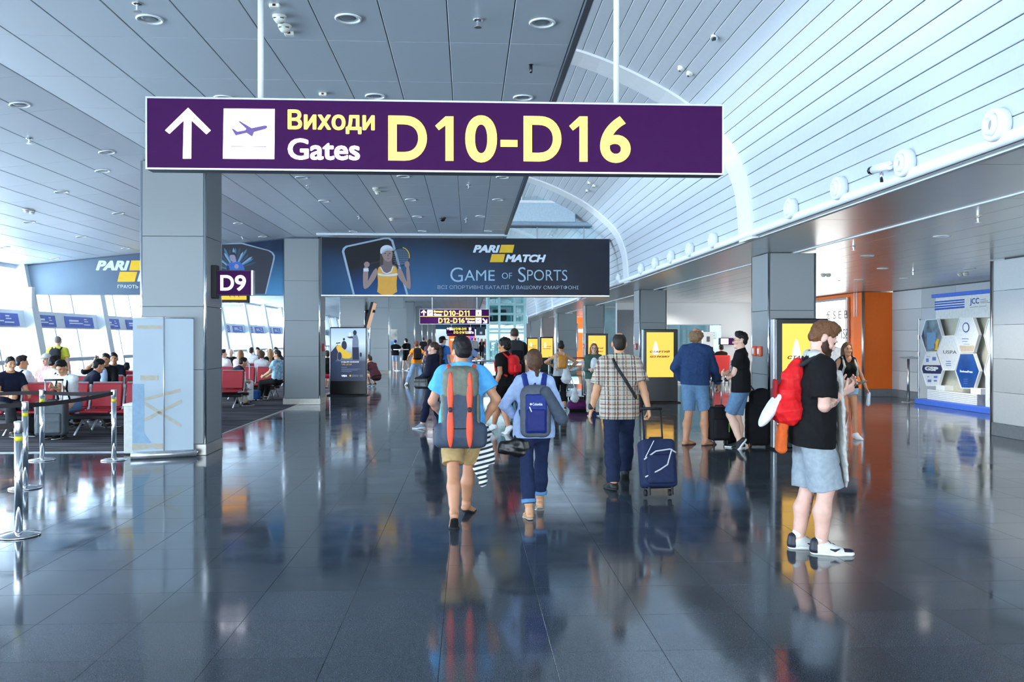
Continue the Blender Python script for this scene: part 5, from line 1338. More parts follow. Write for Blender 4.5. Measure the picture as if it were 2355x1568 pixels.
# posters and counter on the left, far
t = thing('wall_poster', 'tall poster with a blue lower half between the far left columns', 'poster', (at(900, 800, 42).x, 44, .6))
YQ = 46.0; pl = facing(YQ)
structure('wall_poster_panel', MB().chbox((at(884, 780, YQ).x, YQ, 0), (at(934, 780, YQ).x, YQ + .2, 3.3), .01), m_colpanel)
pl.poly('sheet', [(885, 757), (914, 757), (914, 785), (885, 785)], M('poster_photo', (196, 190, 180), var=.4, scale=2.5), t, z=.004)
pl.poly('blue_field', [(885, 785), (914, 785), (914, 806), (885, 806)], M('poster_cyan', (84, 164, 220), var=.15, scale=3), t, z=.004)
pl.poly('red_stripe', [(885, 807), (903, 807), (903, 811), (885, 811)], _mats['red_plastic'], t, z=.004)
t = thing('charging_table', 'tall slim table between the two men by the far poster', 'table', fl(922, 852))
p = fl(922, 852); obj('post', MB().tube([p, p + Vector((0, 0, 1.1))], .05, 10), m_alu, t, True); obj('table_top', MB().lathe([(.4, 1.08), (.4, 1.12)], p, 20), m_white, t); obj('foot', MB().lathe([(.35, 0), (.35, .02)], p, 20), m_steel, t)
# far bulkhead, shop and end of the hall
structure('wall_far_bulkhead', MB().box((-11.2, 97.5, 2.76), (3.6, 97.9, 4.6)), banner_material('far_print', (34, 44, 64), (88, 132, 160), -3.8, 3.0, 4, 2))
fe = structure('wall_far_end', MB().box((-11.5, 122, 0), (13, 122.4, 6)), m_w[2])
so = structure('wall_far_shop', MB().box((at(1032, 780, 100).x, 100, 0), (at(1092, 780, 100).x, 104, 2.6)), m_shop_o)
obj('fascia', MB().chbox((at(1028, 780, 99.8).x, 99.6, 2.0), (at(1092, 780, 99.8).x, 100, 2.75), .02), m_purple, so)
obj('lit_shelf', MB().box((at(1036, 780, 99.8).x, 99.85, 1.5), (at(1088, 780, 99.8).x, 99.95, 1.62)), M('lit_shop_panel', ()), so)
obj('blue_screen', MB().box((at(1080, 780, 99.8).x, 99.8, 1.2), (at(1088, 780, 99.8).x, 99.9, 2.0)), M('lit_violet_screen', (110, 90, 220), emit=.8), so)
t = thing('dark_info_sign', 'dark grey hanging board right of the tiny far gate sign', 'sign', (at(1103, 765, 70).x, 70, 2))
x0, x1, z1, z0 = at(1095, 750, 70).x, at(1116, 750, 70).x, at(1100, 752, 70).z, at(1100, 771, 70).z
obj('board', MB().chbox((x0, 70, z0), (x1, 70.1, z1), .01), m_bulk, t); obj('hanger', MB().tube([((x0 + x1) / 2, 70.05, z1), ((x0 + x1) / 2, 70.05, 5.3)], .03, 6), m_white, t); obj('symbol', MB().box((x0 + .3, 69.98, z0 + .1), (x0 + .5, 70, z0 + .3)), m_adw, t)
# =================================================================== PEOPLE
def _n(v): v = np.array(v, float); return v / max(1e-9, np.linalg.norm(v))
def ik(a, b, l1, l2, pole):
    a, b = np.array(a, float), np.array(b, float); d = b - a; L = np.linalg.norm(d)
    if L > (l1 + l2) * .999: b = a + d / L * (l1 + l2) * .999; d = b - a; L = np.linalg.norm(d)
    x = (l1 * l1 - l2 * l2 + L * L) / (2 * L); h = math.sqrt(max(0, l1 * l1 - x * x)); e = d / L
    p = np.array(pole, float); p = p - e * (p @ e); p = _n(p)
    return a + e * x + p * h, b
m_skins = {k: M('skin_' + k, c, rough=.5, var=.05, scale=12) for k, c in (('fair', (226, 180, 156)), ('tan', (206, 150, 112)), ('warm', (196, 138, 104)), ('pale', (232, 194, 174)))}
m_eye, m_lip, m_brow = M('eye_dark', (40, 30, 26), rough=.2), M('lips_rose', (176, 104, 96), rough=.4), M('eyebrow', (60, 44, 34), rough=.8)
m_sole, m_solew = M('dark_sole', (30, 30, 32), rough=.7), M('white_sole', (232, 232, 228), rough=.5)
def cloth(name, rgb, rough=.85, var=.12, scale=26): return M('cloth_' + name, rgb, rough=rough, var=var, scale=scale, bump=.25, bscale=220, spec=.2)
def hairm(name, rgb): return M('hair_' + name, rgb, rough=.55, var=.35, scale=90, bump=.6, bscale=160, spec=.3)
class Person:
    def __init__(s, label, pos, rz=0, H=1.75, lean=0, side=0, hips=None, hipyaw=0, shyaw=0, feet=None, toes=(0, 0), fpitch=(0, 0), knee=None, wrists=None, elbow=None, hdir=None, hnorm=None, curl=(.5, .5),
                 head=(0, 0, 0), fem=False, fat=0.0, skin='fair', res=.012, hands=True, face=True, group=None, skin_mat=None):
        s.s = k = H / 1.75; s.res = res; s.fem = fem; s.hands_on = hands
        s.root = thing('person', label, 'person', tuple(pos), rz, group)
        A = np.array
        s.hip = A(hips, float) if hips is not None else A((0, 0, .93 * k))
        up = _n((math.sin(side), math.sin(lean) * math.cos(side), math.cos(lean) * math.cos(side))); s.up = up
        rx = lambda a: A((math.cos(a), math.sin(a), 0))
        xr = rx(shyaw); s.xs = _n(xr - up * (xr @ up)); s.fs = np.cross(up, s.xs)        # shoulder axis (right), chest forward
        s.xh = rx(hipyaw); s.fh = np.cross(A((0, 0, 1.)), s.xh)
        s.waist = s.hip + up * .15 * k; s.chest = s.hip + up * .36 * k; s.nb = s.hip + up * .555 * k
        sw = (.152 if fem else .172) * k
        s.sh = [s.hip + up * .475 * k - s.xs * sw, s.hip + up * .475 * k + s.xs * sw]     # left, right
        hw = .09 * k
        s.hj = [s.hip - s.xh * hw - A((0, 0, .03 * k)), s.hip + s.xh * hw - A((0, 0, .03 * k))]
        feet = feet or [(-.1, 0, 0), (.1, 0, 0)]
        s.an, s.kn, s.foot = [], [], []
        for i in (0, 1):
            f = A(feet[i], float); ty = hipyaw + toes[i]; td = A((-math.sin(ty), math.cos(ty), 0)); p = fpitch[i]
            # p > 0: heel raised, turning about the ball of the foot
            ball = f + td * .11 * k; hv = -td * math.cos(p) + A((0, 0, 1)) * math.sin(p); nv = A((0, 0, 1)) * math.cos(p) + td * math.sin(p)
            an = ball + hv * .11 * k + nv * .075 * k
            kn, an2 = ik(s.hj[i], an, .422 * k, .412 * k, knee[i] if knee else td)
            s.an.append(an2); s.kn.append(kn); s.foot.append((an2 - nv * .075 * k, td, -hv, nv, ball))
        s.el, s.wr = [], []
        wrists = wrists or [(-.27, .02, .86), (.27, .02, .86)]
        for i in (0, 1):
            w = A(wrists[i], float)
            e, w2 = ik(s.sh[i], w, .29 * k, .262 * k, elbow[i] if elbow else (s.xs * (-.3 if i == 0 else .3) - s.fs))
            s.el.append(e); s.wr.append(w2)
        hd = s.up * .6 + A((0, 0, .4)); hy, hp, hr = head[0], head[1], head[2]
        # head frame: forward = chest forward turned by yaw hy, pitched down by hp
        f0 = _n(A((s.fs[0], s.fs[1], 0)) if abs(s.fs[2]) < .9 else A((0, 1, 0)))
        f1 = A((f0[0] * math.cos(hy) - f0[1] * math.sin(hy), f0[0] * math.sin(hy) + f0[1] * math.cos(hy), 0))
        r1 = np.cross(f1, A((0, 0, 1.)))
        fwd = _n(f1 * math.cos(hp) - A((0, 0, 1)) * math.sin(hp)); upv = np.cross(r1, fwd)
        if hr: r1, upv = r1 * math.cos(hr) + upv * math.sin(hr), upv * math.cos(hr) - r1 * math.sin(hr)
        s.hR = np.stack([r1, fwd, upv], 1)
        s.hc = s.nb + _n(hd + fwd * .12 + upv * .5) * .138 * k + upv * .0
        s.hk = k * (1.0 if not fem else .97) * (1.06 if k < .95 else 1.0)
        s.skin = skin_mat or m_skins[skin]
        s.hdir = hdir or [None, None]; s.hnorm = hnorm or [None, None]; s.curl = curl
        s.build_body(fat, face)
    def h(s, x, y, z): return s.hc + s.hR @ (np.array((x, y, z)) * s.hk)
    def hE(s, c, r, rot=None, k=.015, cuts=()): return El(s.h(*c), np.array(r) * s.hk, s.hR, k * s.hk, [(s.h(*a), s.hR @ np.array(b)) for a, b in cuts])
    def hC(s, a, b, ra, rb=None, k=.015): return Rc(s.h(*a), s.h(*b), ra * s.hk, (ra if rb is None else rb) * s.hk, k=k * s.hk)
    def build_body(s, fat, face):
        k, u = s.s, s.up; F = s.fem
        nfl = s.fs
        hr_ = (.128 if F else .118) * k; wr_ = ((.098 if F else .118) + fat) * k; cr = (.118 if F else .137) * k
        wd = .062 * k   # half separation of the paired torso columns
        s.T = []
        s.T.append(Rc(s.hip - s.xh * .05 * k - np.array((0, 0, .03 * k)), s.hip + s.xh * .05 * k - np.array((0, 0, .03 * k)), hr_, n=s.fh, fl=.92, k=.05 * k))
        for sg in (-1, 1):
            s.T.append(Rc(s.hip + s.xh * sg * wd * .8, s.waist + s.xs * sg * wd * .6, hr_ * .9, wr_, n=nfl, fl=.86, k=.05 * k))
            s.T.append(Rc(s.waist + s.xs * sg * wd * .6 + s.fs * fat * .3, s.chest + s.xs * sg * wd, wr_, cr * .86, n=nfl, fl=.84, k=.05 * k))
            s.T.append(Rc(s.chest + s.xs * sg * wd, s.chest + u * .10 * k + s.xs * sg * .09 * k, cr * .86, .075 * k, n=nfl, fl=.84, k=.05 * k))
            if F: s.T.append(El(s.chest - u * .02 * k + s.xs * sg * .07 * k + s.fs * .085 * k, np.array((.06, .06, .06)) * k, k=.04 * k))
        for sg in (0, 1): s.T.append(Rc(s.sh[sg] + s.xs * (.025 if sg == 0 else -.025) * k, s.nb - u * .03 * k + s.xs * (-.03 if sg == 0 else .03) * k, .046 * k, .048 * k, k=.05 * k))
        s.T.append(Rc(s.nb - u * .045 * k - s.xs * .05 * k, s.nb - u * .045 * k + s.xs * .05 * k, .045 * k, k=.05 * k))
        neck = [Rc(s.nb - u * .04 * k, s.h(0, -.012, -.05), (.05 if F else .058) * k, (.046 if F else .054) * k, k=.03 * k)]
        s.UA, s.FA, s.TH, s.SH = [], [], [], []
        th, kn_, ca, ank = (.088, .055, .054, .036) if F else (.084, .056, .055, .038)
        for i in (0, 1):
            s.UA.append([Rc(s.sh[i], s.el[i], (.046 if F else .054) * k, (.036 if F else .042) * k, k=.03 * k)])
            s.FA.append([Rc(s.el[i], s.el[i] + (s.wr[i] - s.el[i]) * .35, (.037 if F else .043) * k, (.036 if F else .042) * k, k=.02 * k), Rc(s.el[i] + (s.wr[i] - s.el[i]) * .35, s.wr[i], (.036 if F else .042) * k, (.023 if F else .027) * k, k=.02 * k)])
            s.TH.append([Rc(s.hj[i], s.kn[i], th * k, kn_ * k, k=.04 * k)])
            sh = s.an[i] - s.kn[i]; back = -s.foot[i][1]; back = _n(back - _n(sh) * (back @ _n(sh)))
            s.SH.append([Rc(s.kn[i], s.an[i], .050 * k, ank * k, k=.03 * k), Rc(s.kn[i] + sh * .12 + back * .014 * k, s.kn[i] + sh * .42 + back * .02 * k, .046 * k, ca * k, k=.04 * k), Rc(s.kn[i] + sh * .42 + back * .02 * k, s.kn[i] + sh * .8 + back * .006 * k, ca * k, (ank + .002) * k, k=.04 * k)])
        s.FT = []
        for i in (0, 1):
            b, td, hv, nv, ball = s.foot[i]
            heel = b - hv * .035 * k + nv * .034 * k; bl = ball + nv * .026 * k; toe = ball + td * .085 * k + np.array((0, 0, 1)) * .018 * k
            s.FT.append([Rc(s.an[i], heel, .036 * k, .032 * k, k=.02 * k), Rc(heel, bl, .032 * k, .040 * k, n=nv, fl=.68, k=.025 * k), Rc(s.an[i] + nv * .0, bl, .034 * k, .03 * k, k=.03 * k), Rc(bl, toe, .040 * k, .030 * k, n=np.array((0, 0, 1.)), fl=.5, k=.02 * k)])
        hd = [s.hE((0, -.016, .032), (.074, .096, .092), k=.02), s.hC((0, .03, -.01), (0, .058, -.078), .062, .034, .03), s.hC((0, .0, -.05), (0, .05, -.085), .05, .03, .03),
              s.hE((0, .078, -.096), (.022, .017, .016), k=.02), s.hC((0, .092, .012), (0, .108, -.03), .009, .0125, .012), s.hE((.014, .094, -.034), (.011, .012, .009), k=.008), s.hE((-.014, .094, -.034), (.011, .012, .009), k=.008),
              s.hE((0, .086, -.06), (.022, .012, .009), k=.008), s.hE((0, .084, .03), (.05, .014, .012), k=.015), s.hE((.042, .066, -.025), (.024, .022, .022), k=.02), s.hE((-.042, .066, -.025), (.024, .022, .022), k=.02)]
        for sg in (-1, 1): hd.append(s.hE((sg * .078, -.012, -.005), (.012, .022, .034), k=.006))
        s.HD = hd
        limbs = sum([x for g in (s.UA, s.FA, s.TH, s.SH, s.FT) for x in g], [])
        sets = []
        body = s.T + neck + limbs
        fine = s.res < .02
        if fine: sets.append((hd + neck, min(s.res, .0065) if s.res < .009 else .008))
        else: body = body + hd
        if s.hands_on:
            for i in (0, 1):
                hp = s.hand(i)
                if fine: sets.append((hp, .0042 if s.res < .009 else .0055))
                else: body += [q for q in hp[:2]] + hp[2::3]
        s.body = sdf('body', body, s.res, s.skin, s.root, sets)
        if face and fine:
            for sg in (-1, 1):
                V, Fc = sdf_arrays([s.hE((sg * .032, .083, .008), (.012, .007, .0065), k=0)], .0035); obj('eye', np_mesh('eye', V, Fc, m_eye), m_eye, s.root, local=True)
                V, Fc = sdf_arrays([s.hE((sg * .034, .091, .03), (.021, .006, .005), k=0)], .004); obj('eyebrow', np_mesh('eyebrow', V, Fc, m_brow), m_brow, s.root, local=True)
            V, Fc = sdf_arrays([s.hE((0, .094, -.061), (.021, .006, .007), k=0)], .0035); obj('mouth', np_mesh('mouth', V, Fc, m_lip), m_lip, s.root, local=True)
    def hand(s, i):
        k = s.s * (.92 if s.fem else 1.0); w = s.wr[i]; d = _n(s.hdir[i]) if s.hdir[i] is not None else _n(s.wr[i] - s.el[i])
        sg = -1 if i == 0 else 1
        n = np.array(s.hnorm[i], float) if s.hnorm[i] is not None else -s.xs * sg        # palm side
        n = _n(n - d * (n @ d)); t = np.cross(d, n) * sg       # towards the thumb
        if s.hnorm[i] is None and t @ s.fs < 0: t = -t
        c = s.curl[i]; P = []
        for q in (-.024, .0, .024): P.append(Rc(w + d * .012 * k + t * q * .7 * k, w + d * .082 * k + t * q * k, .017 * k, .0165 * k, n=n, fl=.8, k=.015 * k))
        for q, L, r in ((.031, .072, .0088), (.0105, .082, .0092), (-.0105, .076, .0088), (-.030, .060, .0078)):
            p = w + d * .088 * k + t * q * k; a = .12
            for j, f in enumerate((.46, .30, .24)):
                a += c * (.55, .85, .6)[j]
                e = p + (d * math.cos(a) + n * math.sin(a) + t * q * 1.5) * L * f * k
                P.append(Rc(p, e, r * k * (1 - .08 * j), r * k * (.92 - .08 * j), k=.006 * k)); p = e
        p = w + d * .028 * k + t * .026 * k; e = p + (d * .62 + t * .72 + n * .28) * .045 * k; P.append(Rc(p, e, .0135 * k, .011 * k, k=.012 * k))
        e2 = e + _n(d * .9 + t * .25 + n * (.25 + .5 * c)) * .034 * k; P.append(Rc(e, e2, .0105 * k, .0092 * k, k=.006 * k)); s.thumb = e2
        return P
    def garment(s, name, prims, mat, cuts=(), fold=.004, res=None, seed=1, label=None, minus=(), fl=.09):
        V, F = sdf_arrays(prims, res or s.res, cuts=cuts, fold=fold, seed=seed, minus=minus, fold_len=fl)
        o = obj(name, np_mesh(name, V, F, mat), mat, s.root, local=True)
        if label: o['label'] = label
        return o
    def top(s, mat, sleeve=.55, hem=.16, loose=.014, name='shirt', flare=.02, neck=True, fold=.0045, seed=3, sl_loose=None, open_back=0):
        k, u = s.s, s.up; P = [q.grow(loose * k) for q in s.T]
        hemc = s.hip - u * (hem - .10) * k
        if hem > .1:
            for sg in (-1, 1): P.append(Rc(s.waist + s.xs * sg * .05 * k, s.hip - u * .12 * k + s.xh * sg * .06 * k, (.10 if s.fem else .115) * k + loose * k, (.122 + flare) * k, n=s.fs, fl=.9, k=.05 * k))
            for i in (0, 1): P.append(Rc(s.hj[i] + u * .10 * k, s.hj[i] - u * .04 * k, (.092 + flare) * k + loose * .5, (.094 + flare) * k + loose * .5, k=.05 * k))
        sl = loose if sl_loose is None else sl_loose
        for i in (0, 1):
            if sleeve > 0:
                f = min(1, sleeve / 1.0) if sleeve <= 1 else 1
                a, b = s.sh[i], s.el[i]; e = a + (b - a) * (f + .06); c = a + (b - a) * f
                if sleeve <= 1: P.append(Rc(a, e, (.052 if s.fem else .058) * k + sl * k, (.045 if s.fem else .05) * k + sl * 1.5 * k, k=.035 * k, cuts=[(c, b - a)]))
                else:
                    P.append(Rc(a, b, (.052 if s.fem else .058) * k + sl * k, (.042 if s.fem else .047) * k + sl * k, k=.035 * k))
                    g = sleeve - 1; w = s.wr[i]; P.append(Rc(b, b + (w - b) * (g + .08), (.042 if s.fem else .047) * k + sl * k, (.032 if s.fem else .036) * k + sl * k, k=.02 * k, cuts=[(b + (w - b) * g, w - b)]))
        cuts = [(hemc, -u)]
        if neck: cuts.append((s.nb + u * .012 * k + s.fs * .02 * k, u + s.fs * .35))
        P[-1:] = P[-1:]
        P += [Rc(s.nb - u * .06 * k, s.nb + u * .03 * k, .085 * k, .062 * k, k=.03 * k)]
        return s.garment(name, P, mat, cuts, fold, seed=seed)
    def tank(s, mat, hem=.12, seed=4, low=.0, name='tank_top'):
        k, u = s.s, s.up; P = [q.grow(.014 * k) for q in s.T]
        for sg in (-1, 1): P.append(Rc(s.waist + s.xs * sg * .05 * k, s.hip - u * .10 * k + s.xh * sg * .06 * k, .116 * k, .136 * k, n=s.fs, fl=.9, k=.05 * k))
        m = [El(s.sh[i] + s.xs * (-.055 if i == 0 else .055) * k, np.array((.075, .085, .12)) * k) for i in (0, 1)]
        m.append(El(s.nb + s.fs * .06 * k - u * low, np.array((.06, .09, .10)) * k))
        m.append(El(s.nb - s.fs * .07 * k, np.array((.055, .08, .07)) * k))
        return s.garment(name, P, mat, [(s.hip - u * (hem - .10) * k, -u)], .003, seed=seed, minus=m)
    def bottom(s, mat, length=.55, loose=.02, name='shorts', seed=5, fold=.0045, rise=.03, flare=.0, fl=.09):
        """length: 0..1 down the thigh, 1..2 down the shin"""
        k = s.s; P = [q.grow(.012 * k) for q in s.T[:3]]
        for i in (0, 1):
            a, b = s.hj[i], s.kn[i]
            if length <= 1:
                r0, r1 = .088 * k + loose * k, .068 * k + (loose + flare) * k; m = a + (b - a) * length * .45; rm = r0 + (r1 - r0) * .45
                P.append(Rc(a, m, r0, rm, k=.04 * k)); P.append(Rc(m, a + (b - a) * (length + .05), rm, r1, k=.010 * k, cuts=[(a + (b - a) * length, b - a)]))
            else:
                P.append(Rc(a, b, .086 * k + loose * k, .058 * k + loose * k, k=.04 * k)); g = length - 1; w = s.an[i]
                P += [q.grow(loose * .6 + .006 * k, [(b + (w - b) * g, w - b)]) for q in s.SH[i]]
                P.append(Rc(b, b + (w - b) * .4, .058 * k + loose * k, .060 * k + loose * k, k=.03 * k))
                P.append(Rc(b + (w - b) * .4, b + (w - b) * (g + .05), .060 * k + loose * k, (.044 + flare) * k + loose * k, k=.03 * k, cuts=[(b + (w - b) * g, w - b)]))
        return s.garment(name, P, mat, [(s.hip + s.up * rise * k, s.up)], fold, seed=seed, fl=fl)
    def cuff(s, mat, g, loose, name='turn_up', w=.10):
        for i in (0, 1):
            a, b = s.kn[i], s.an[i]; d = _n(b - a); L = np.linalg.norm(b - a); c = a + d * L * g
            s.garment(name, [Rc(c - d * L * w, c + d * L * .02, (.05 + loose) * s.s, (.046 + loose) * s.s, k=0, cuts=[(c - d * L * w, -d), (c, d)])], mat, (), 0)
    def shoes(s, mat, sole=None, kind='sneaker', which=(0, 1)):
        k = s.s
        for i in which:
            b, td, hv, nv, ball = s.foot[i]; z = np.array((0, 0, 1.))
            heel = b - hv * .038 * k; toe = ball + td * .088 * k
            P0 = [Rc(heel + nv * .012 * k, ball + nv * .012 * k, .036 * k, .046 * k, n=nv, fl=.5, k=.02 * k), Rc(ball + nv * .012 * k, toe + z * .012 * k, .046 * k, .034 * k, n=z, fl=.5, k=.02 * k)]
            if kind == 'sneaker':
                P = [q.grow(.008 * k) for q in s.FT[i]]
                up = s.garment('shoe', P, mat, [(s.an[i] + nv * .012 * k, nv + hv * -.25)], 0, res=min(s.res, .008), minus=[])
                V, F = sdf_arrays([q.grow(.006 * k) for q in P0], min(s.res, .008), cuts=[(b + nv * .026 * k, nv)]); o = obj('sole', np_mesh('sole', V, F, sole or m_solew), None, up, local=True)
            else:
                V, F = sdf_arrays([Rc(q.a - nv * .008 * k, q.b - (nv if q is P0[0] else z) * .008 * k, q.ra, q.rb, q.n, .3, q.k) for q in P0], min(s.res, .007)); o = obj('flip_flop', np_mesh('flip_flop', V, F, mat), mat, s.root, local=True)
                side = np.cross(hv, nv); c = ball + hv * .02 * k
                for sg in (-1, 1):
                    V, F = sdf_arrays([Rc(c + td * .035 * k + nv * .042 * k, c - hv * .03 * k + side * sg * .036 * k + nv * .03 * k, .007 * k, .008 * k)], .005); obj('strap', np_mesh('strap', V, F, mat), mat, o, local=True)
    def hair(s, mat, kind='short', seed=2, length=.3, vol=0.0, name='hair'):
        v = vol; cap = s.hE((0, -.02, .04), (.082 + v, .102 + v, .094 + v), k=.02)
        face = [((0, .062 + v * .3, .055), (0, .72, -.69))]
        P, cuts, fold, minus = [cap], [], .003, []
        low = -.055
        if kind == 'short':
            cuts = [((0, .066, .062), (0, .9, -.43)), ((0, 0, -.06), (0, .1, -1))]
            P.append(s.hE((0, -.055, -.02), (.066 + v, .05 + v, .055), k=.03))
            P[0] = s.hE((0, -.02, .045), (.079 + v, .100 + v, .096 + v), k=.02); P.append(s.hE((.01, .025, .118), (.05, .05, .026), k=.04)); fold = .006
        elif kind == 'crop':
            cuts = [((0, .07, .065), (0, .88, -.47)), ((0, 0, -.045), (0, .2, -1))]; fold = .001
        elif kind == 'curly':
            P = [s.hE((0, -.02, .05), (.10, .118, .105), k=.03), s.hE((0, -.06, -.01), (.085, .075, .07), k=.03)]; cuts = [((0, .075, .055), (0, .78, -.62)), ((0, 0, -.07), (0, .2, -1))]; fold = .009
        elif kind == 'ring':      # bald crown with hair round the sides and back
            P = [s.hE((0, -.03, .01), (.094 + v, .100 + v, .085), k=.03), s.hE((0, -.07, -.04), (.08, .05, .06), k=.03)]
            minus = [s.hE((0, -.005, .10), (.066, .085, .07))]; cuts = [((0, .02, .04), (0, .85, -.4)), ((0, 0, -.10), (0, .2, -1))]; fold = .010
        elif kind == 'balding':
            P = [s.hE((0, -.022, .034), (.078, .099, .091), k=.02), s.hE((0, -.06, -.03), (.06, .045, .05), k=.03)]
            minus = [s.hE((0, -.035, .13), (.045, .05, .05))]; cuts = [((0, .055, .06), (0, .88, -.47)), ((0, 0, -.065), (0, .15, -1))]; fold = .001
        elif kind == 'tied':
            P.append(s.hC((0, -.11, .03), (0, -.135, .03), .03, .03)); L = length
            P.append(s.hC((0, -.135, .03), (0, -.15, -.12), .024, .034, .02)); P.append(s.hC((0, -.15, -.12), (0, -.12, -.12 - L), .034, .014, .02))
            cuts = [((0, .066, .06), (0, .72, -.69))]
        elif kind == 'braid':
            P.append(s.hE((0, -.05, -.02), (.076, .06, .075), k=.03)); n_ = 5
            for j in range(n_): P.append(s.hE((.02 * (1 if j % 2 else -1) * .4 + .012 * j, -.085 + .006 * j, -.07 - .035 * j), (.026, .024, .026), k=.006))
            cuts = [((0, .066, .06), (0, .72, -.69))]; fold = .004
        elif kind == 'bun':
            P.append(s.hE((0, -.05, .135), (.05, .05, .04), k=.02)); cuts = [((0, .066, .06), (0, .72, -.69)), ((0, 0, -.065), (0, .25, -1))]; fold = .005
        elif kind == 'long':
            P.append(s.hC((-.055, -.03, .0), (-.075, -.035, -.10 - length * .6), .05, .035, .03)); P.append(s.hC((.055, -.03, .0), (.075, -.035, -.10 - length * .6), .05, .035, .03)); P.append(s.hC((0, -.06, 0), (0, -.085, -.12 - length), .07, .05, .04))
            minus = [s.hE((0, .075, -.02), (.056, .06, .10)), s.hE((0, .09, -.13), (.06, .09, .1))]; cuts = []
        V_c = [(s.h(*a), s.hR @ np.array(b)) for a, b in cuts]
        if kind in ('tied', 'braid', 'bun', 'long'):
            # front cut only for the cap
            if kind != 'long': P[0].cuts = [(_np(s.h(0, .066, .06)), _np(s.hR @ np.array((0, .72, -.69))))]; V_c = []
        r = s.res if s.res > .02 else .008
        V, F = sdf_arrays(P, r, cuts=V_c, fold=fold * s.hk, fold_len=.045, seed=seed, minus=minus)
        return obj(name, np_mesh(name, V, F, mat), mat, s.root, local=True)
    def beard(s, mat):
        P = [s.hC((0, .03, -.045), (0, .076, -.092), .067, .047, .03), s.hE((0, .088, -.11), (.038, .03, .036), k=.02), s.hC((-.055, .01, -.02), (-.04, .05, -.08), .024, .026), s.hC((.055, .01, -.02), (.04, .05, -.08), .024, .026), s.hE((0, .096, -.048), (.03, .012, .007), k=.01)]
        V, F = sdf_arrays(P, .007, cuts=[(s.h(0, .05, -.012), s.hR @ np.array((0, .42, .90)))], fold=.003, fold_len=.03, minus=[s.hE((0, .112, -.062), (.02, .012, .006))]); return obj('beard', np_mesh('beard', V, F, mat), mat, s.root, local=True)
    def cap(s, mat, brim=True):
        P = [s.hE((0, -.015, .055), (.09, .108, .088), k=.02, cuts=[((0, 0, .042), (0, -.12, -1))])]
        if brim: P.append(s.hE((0, .115, .05), (.068, .07, .010), k=.01))
        V, F = sdf_arrays(P, max(s.res, .007) if s.res > .02 else .008); return obj('cap', np_mesh('cap', V, F, mat), mat, s.root, local=True)
    def item(s, name, label, cat, group=None):
        """a carried thing: its own top-level object, placed like its bearer"""
        return thing(name, label, cat, s.root.location, s.root.rotation_euler.z, group)
    def glasses(s):
        mb = MB()
        for sg in (-1, 1): mb.tube([tuple(s.h(sg * .033 + .026 * math.cos(a), .101, .006 + .02 * math.sin(a))) for a in np.linspace(0, 2 * math.pi, 14, endpoint=False)], .0028 * s.s, 6, True); mb.tube([tuple(s.h(sg * .06, .099, .01)), tuple(s.h(sg * .08, .0, .012))], .0025, 6)
        mb.tube([tuple(s.h(-.01, .104, .01)), tuple(s.h(.01, .104, .01))], .003, 6)
        o = obj('glasses', mb, m_blackm, s.root, True, local=True); return o
def Y(n): return tuple(n)
# =================================================================== FIGURES AND WHAT THEY CARRY
def rot2(v, a): c, s_ = math.cos(a), math.sin(a); return (v[0] * c - v[1] * s_, v[0] * s_ + v[1] * c)
def lfoot(pos, rz, u, v, back=0.0):
    """floor point seen at (u, v) in the figure's own frame"""
    p = fl(u, v) - Vector(pos); x, y = rot2((p.x, p.y), -rz); return (x, y + back, 0)
def lpt(pos, rz, u, v, Yw):
    """point seen at (u, v) at depth Yw in the figure's own frame"""
    p = at(u, v, Yw) - Vector(pos); x, y = rot2((p.x, p.y), -rz); return (x, y, p.z)
hr_black, hr_dark, hr_brown, hr_chest, hr_auburn, hr_sand, hr_grey, hr_red = (hairm(*a) for a in (('black', (22, 18, 18)), ('dark_brown', (38, 28, 22)), ('brown', (66, 46, 34)), ('chestnut', (84, 58, 40)), ('auburn', (110, 66, 40)), ('sandy', (150, 112, 74)), ('grey', (120, 112, 104)), ('red_brown', (96, 44, 30))))
c_black, c_navy, c_white, c_jean, c_jeand, c_khaki = cloth('black', (20, 20, 22)), cloth('navy', (28, 32, 52)), cloth('white', (226, 228, 230)), cloth('light_denim', (98, 130, 162)), cloth('dark_denim', (32, 44, 76)), cloth('khaki', (176, 146, 100))
c_grey, c_sky, c_char = cloth('grey', (150, 156, 162)), cloth('sky_blue', (92, 174, 236)), cloth('charcoal', (48, 50, 54))
m_flip = M('black_rubber', (26, 26, 28), rough=.7); m_sn = M('sneaker_white', (226, 228, 228), rough=.6); m_snb = M('sneaker_black', (24, 24, 28), rough=.6); m_sng = M('sneaker_grey', (120, 136, 150), rough=.7)

def bp(P, x, y, z): return P.chest + P.xs * x * P.s - P.fs * (.115 + y) * P.s + P.up * z * P.s
def bR(P): return np.stack([P.xs, P.fs, P.up], 1)
def straps(P, it, mat, x=.085, w=.021, low=True, top=.12):
    k = P.s
    for sg in (-1, 1):
        sh = P.nb - P.up * .012 * k + P.xs * sg * (x + .02) * k
        pts = [bp(P, sg * x, .02, top), sh - P.fs * .05 * k, sh + P.fs * .03 * k, P.chest + P.fs * .135 * k + P.xs * sg * (x + .03) * k + P.up * .02 * k]
        if low: pts += [P.waist + P.up * .08 * k + P.xs * sg * .15 * k + P.fs * .09 * k, bp(P, sg * .13, .02, -.22)]
        V, F = sdf_arrays([Rc(a, b, w * k, k=.01) for a, b in zip(pts[:-1], pts[1:])], max(.008, P.res * .8)); obj('strap', np_mesh('strap', V, F, mat), mat, it, local=True)
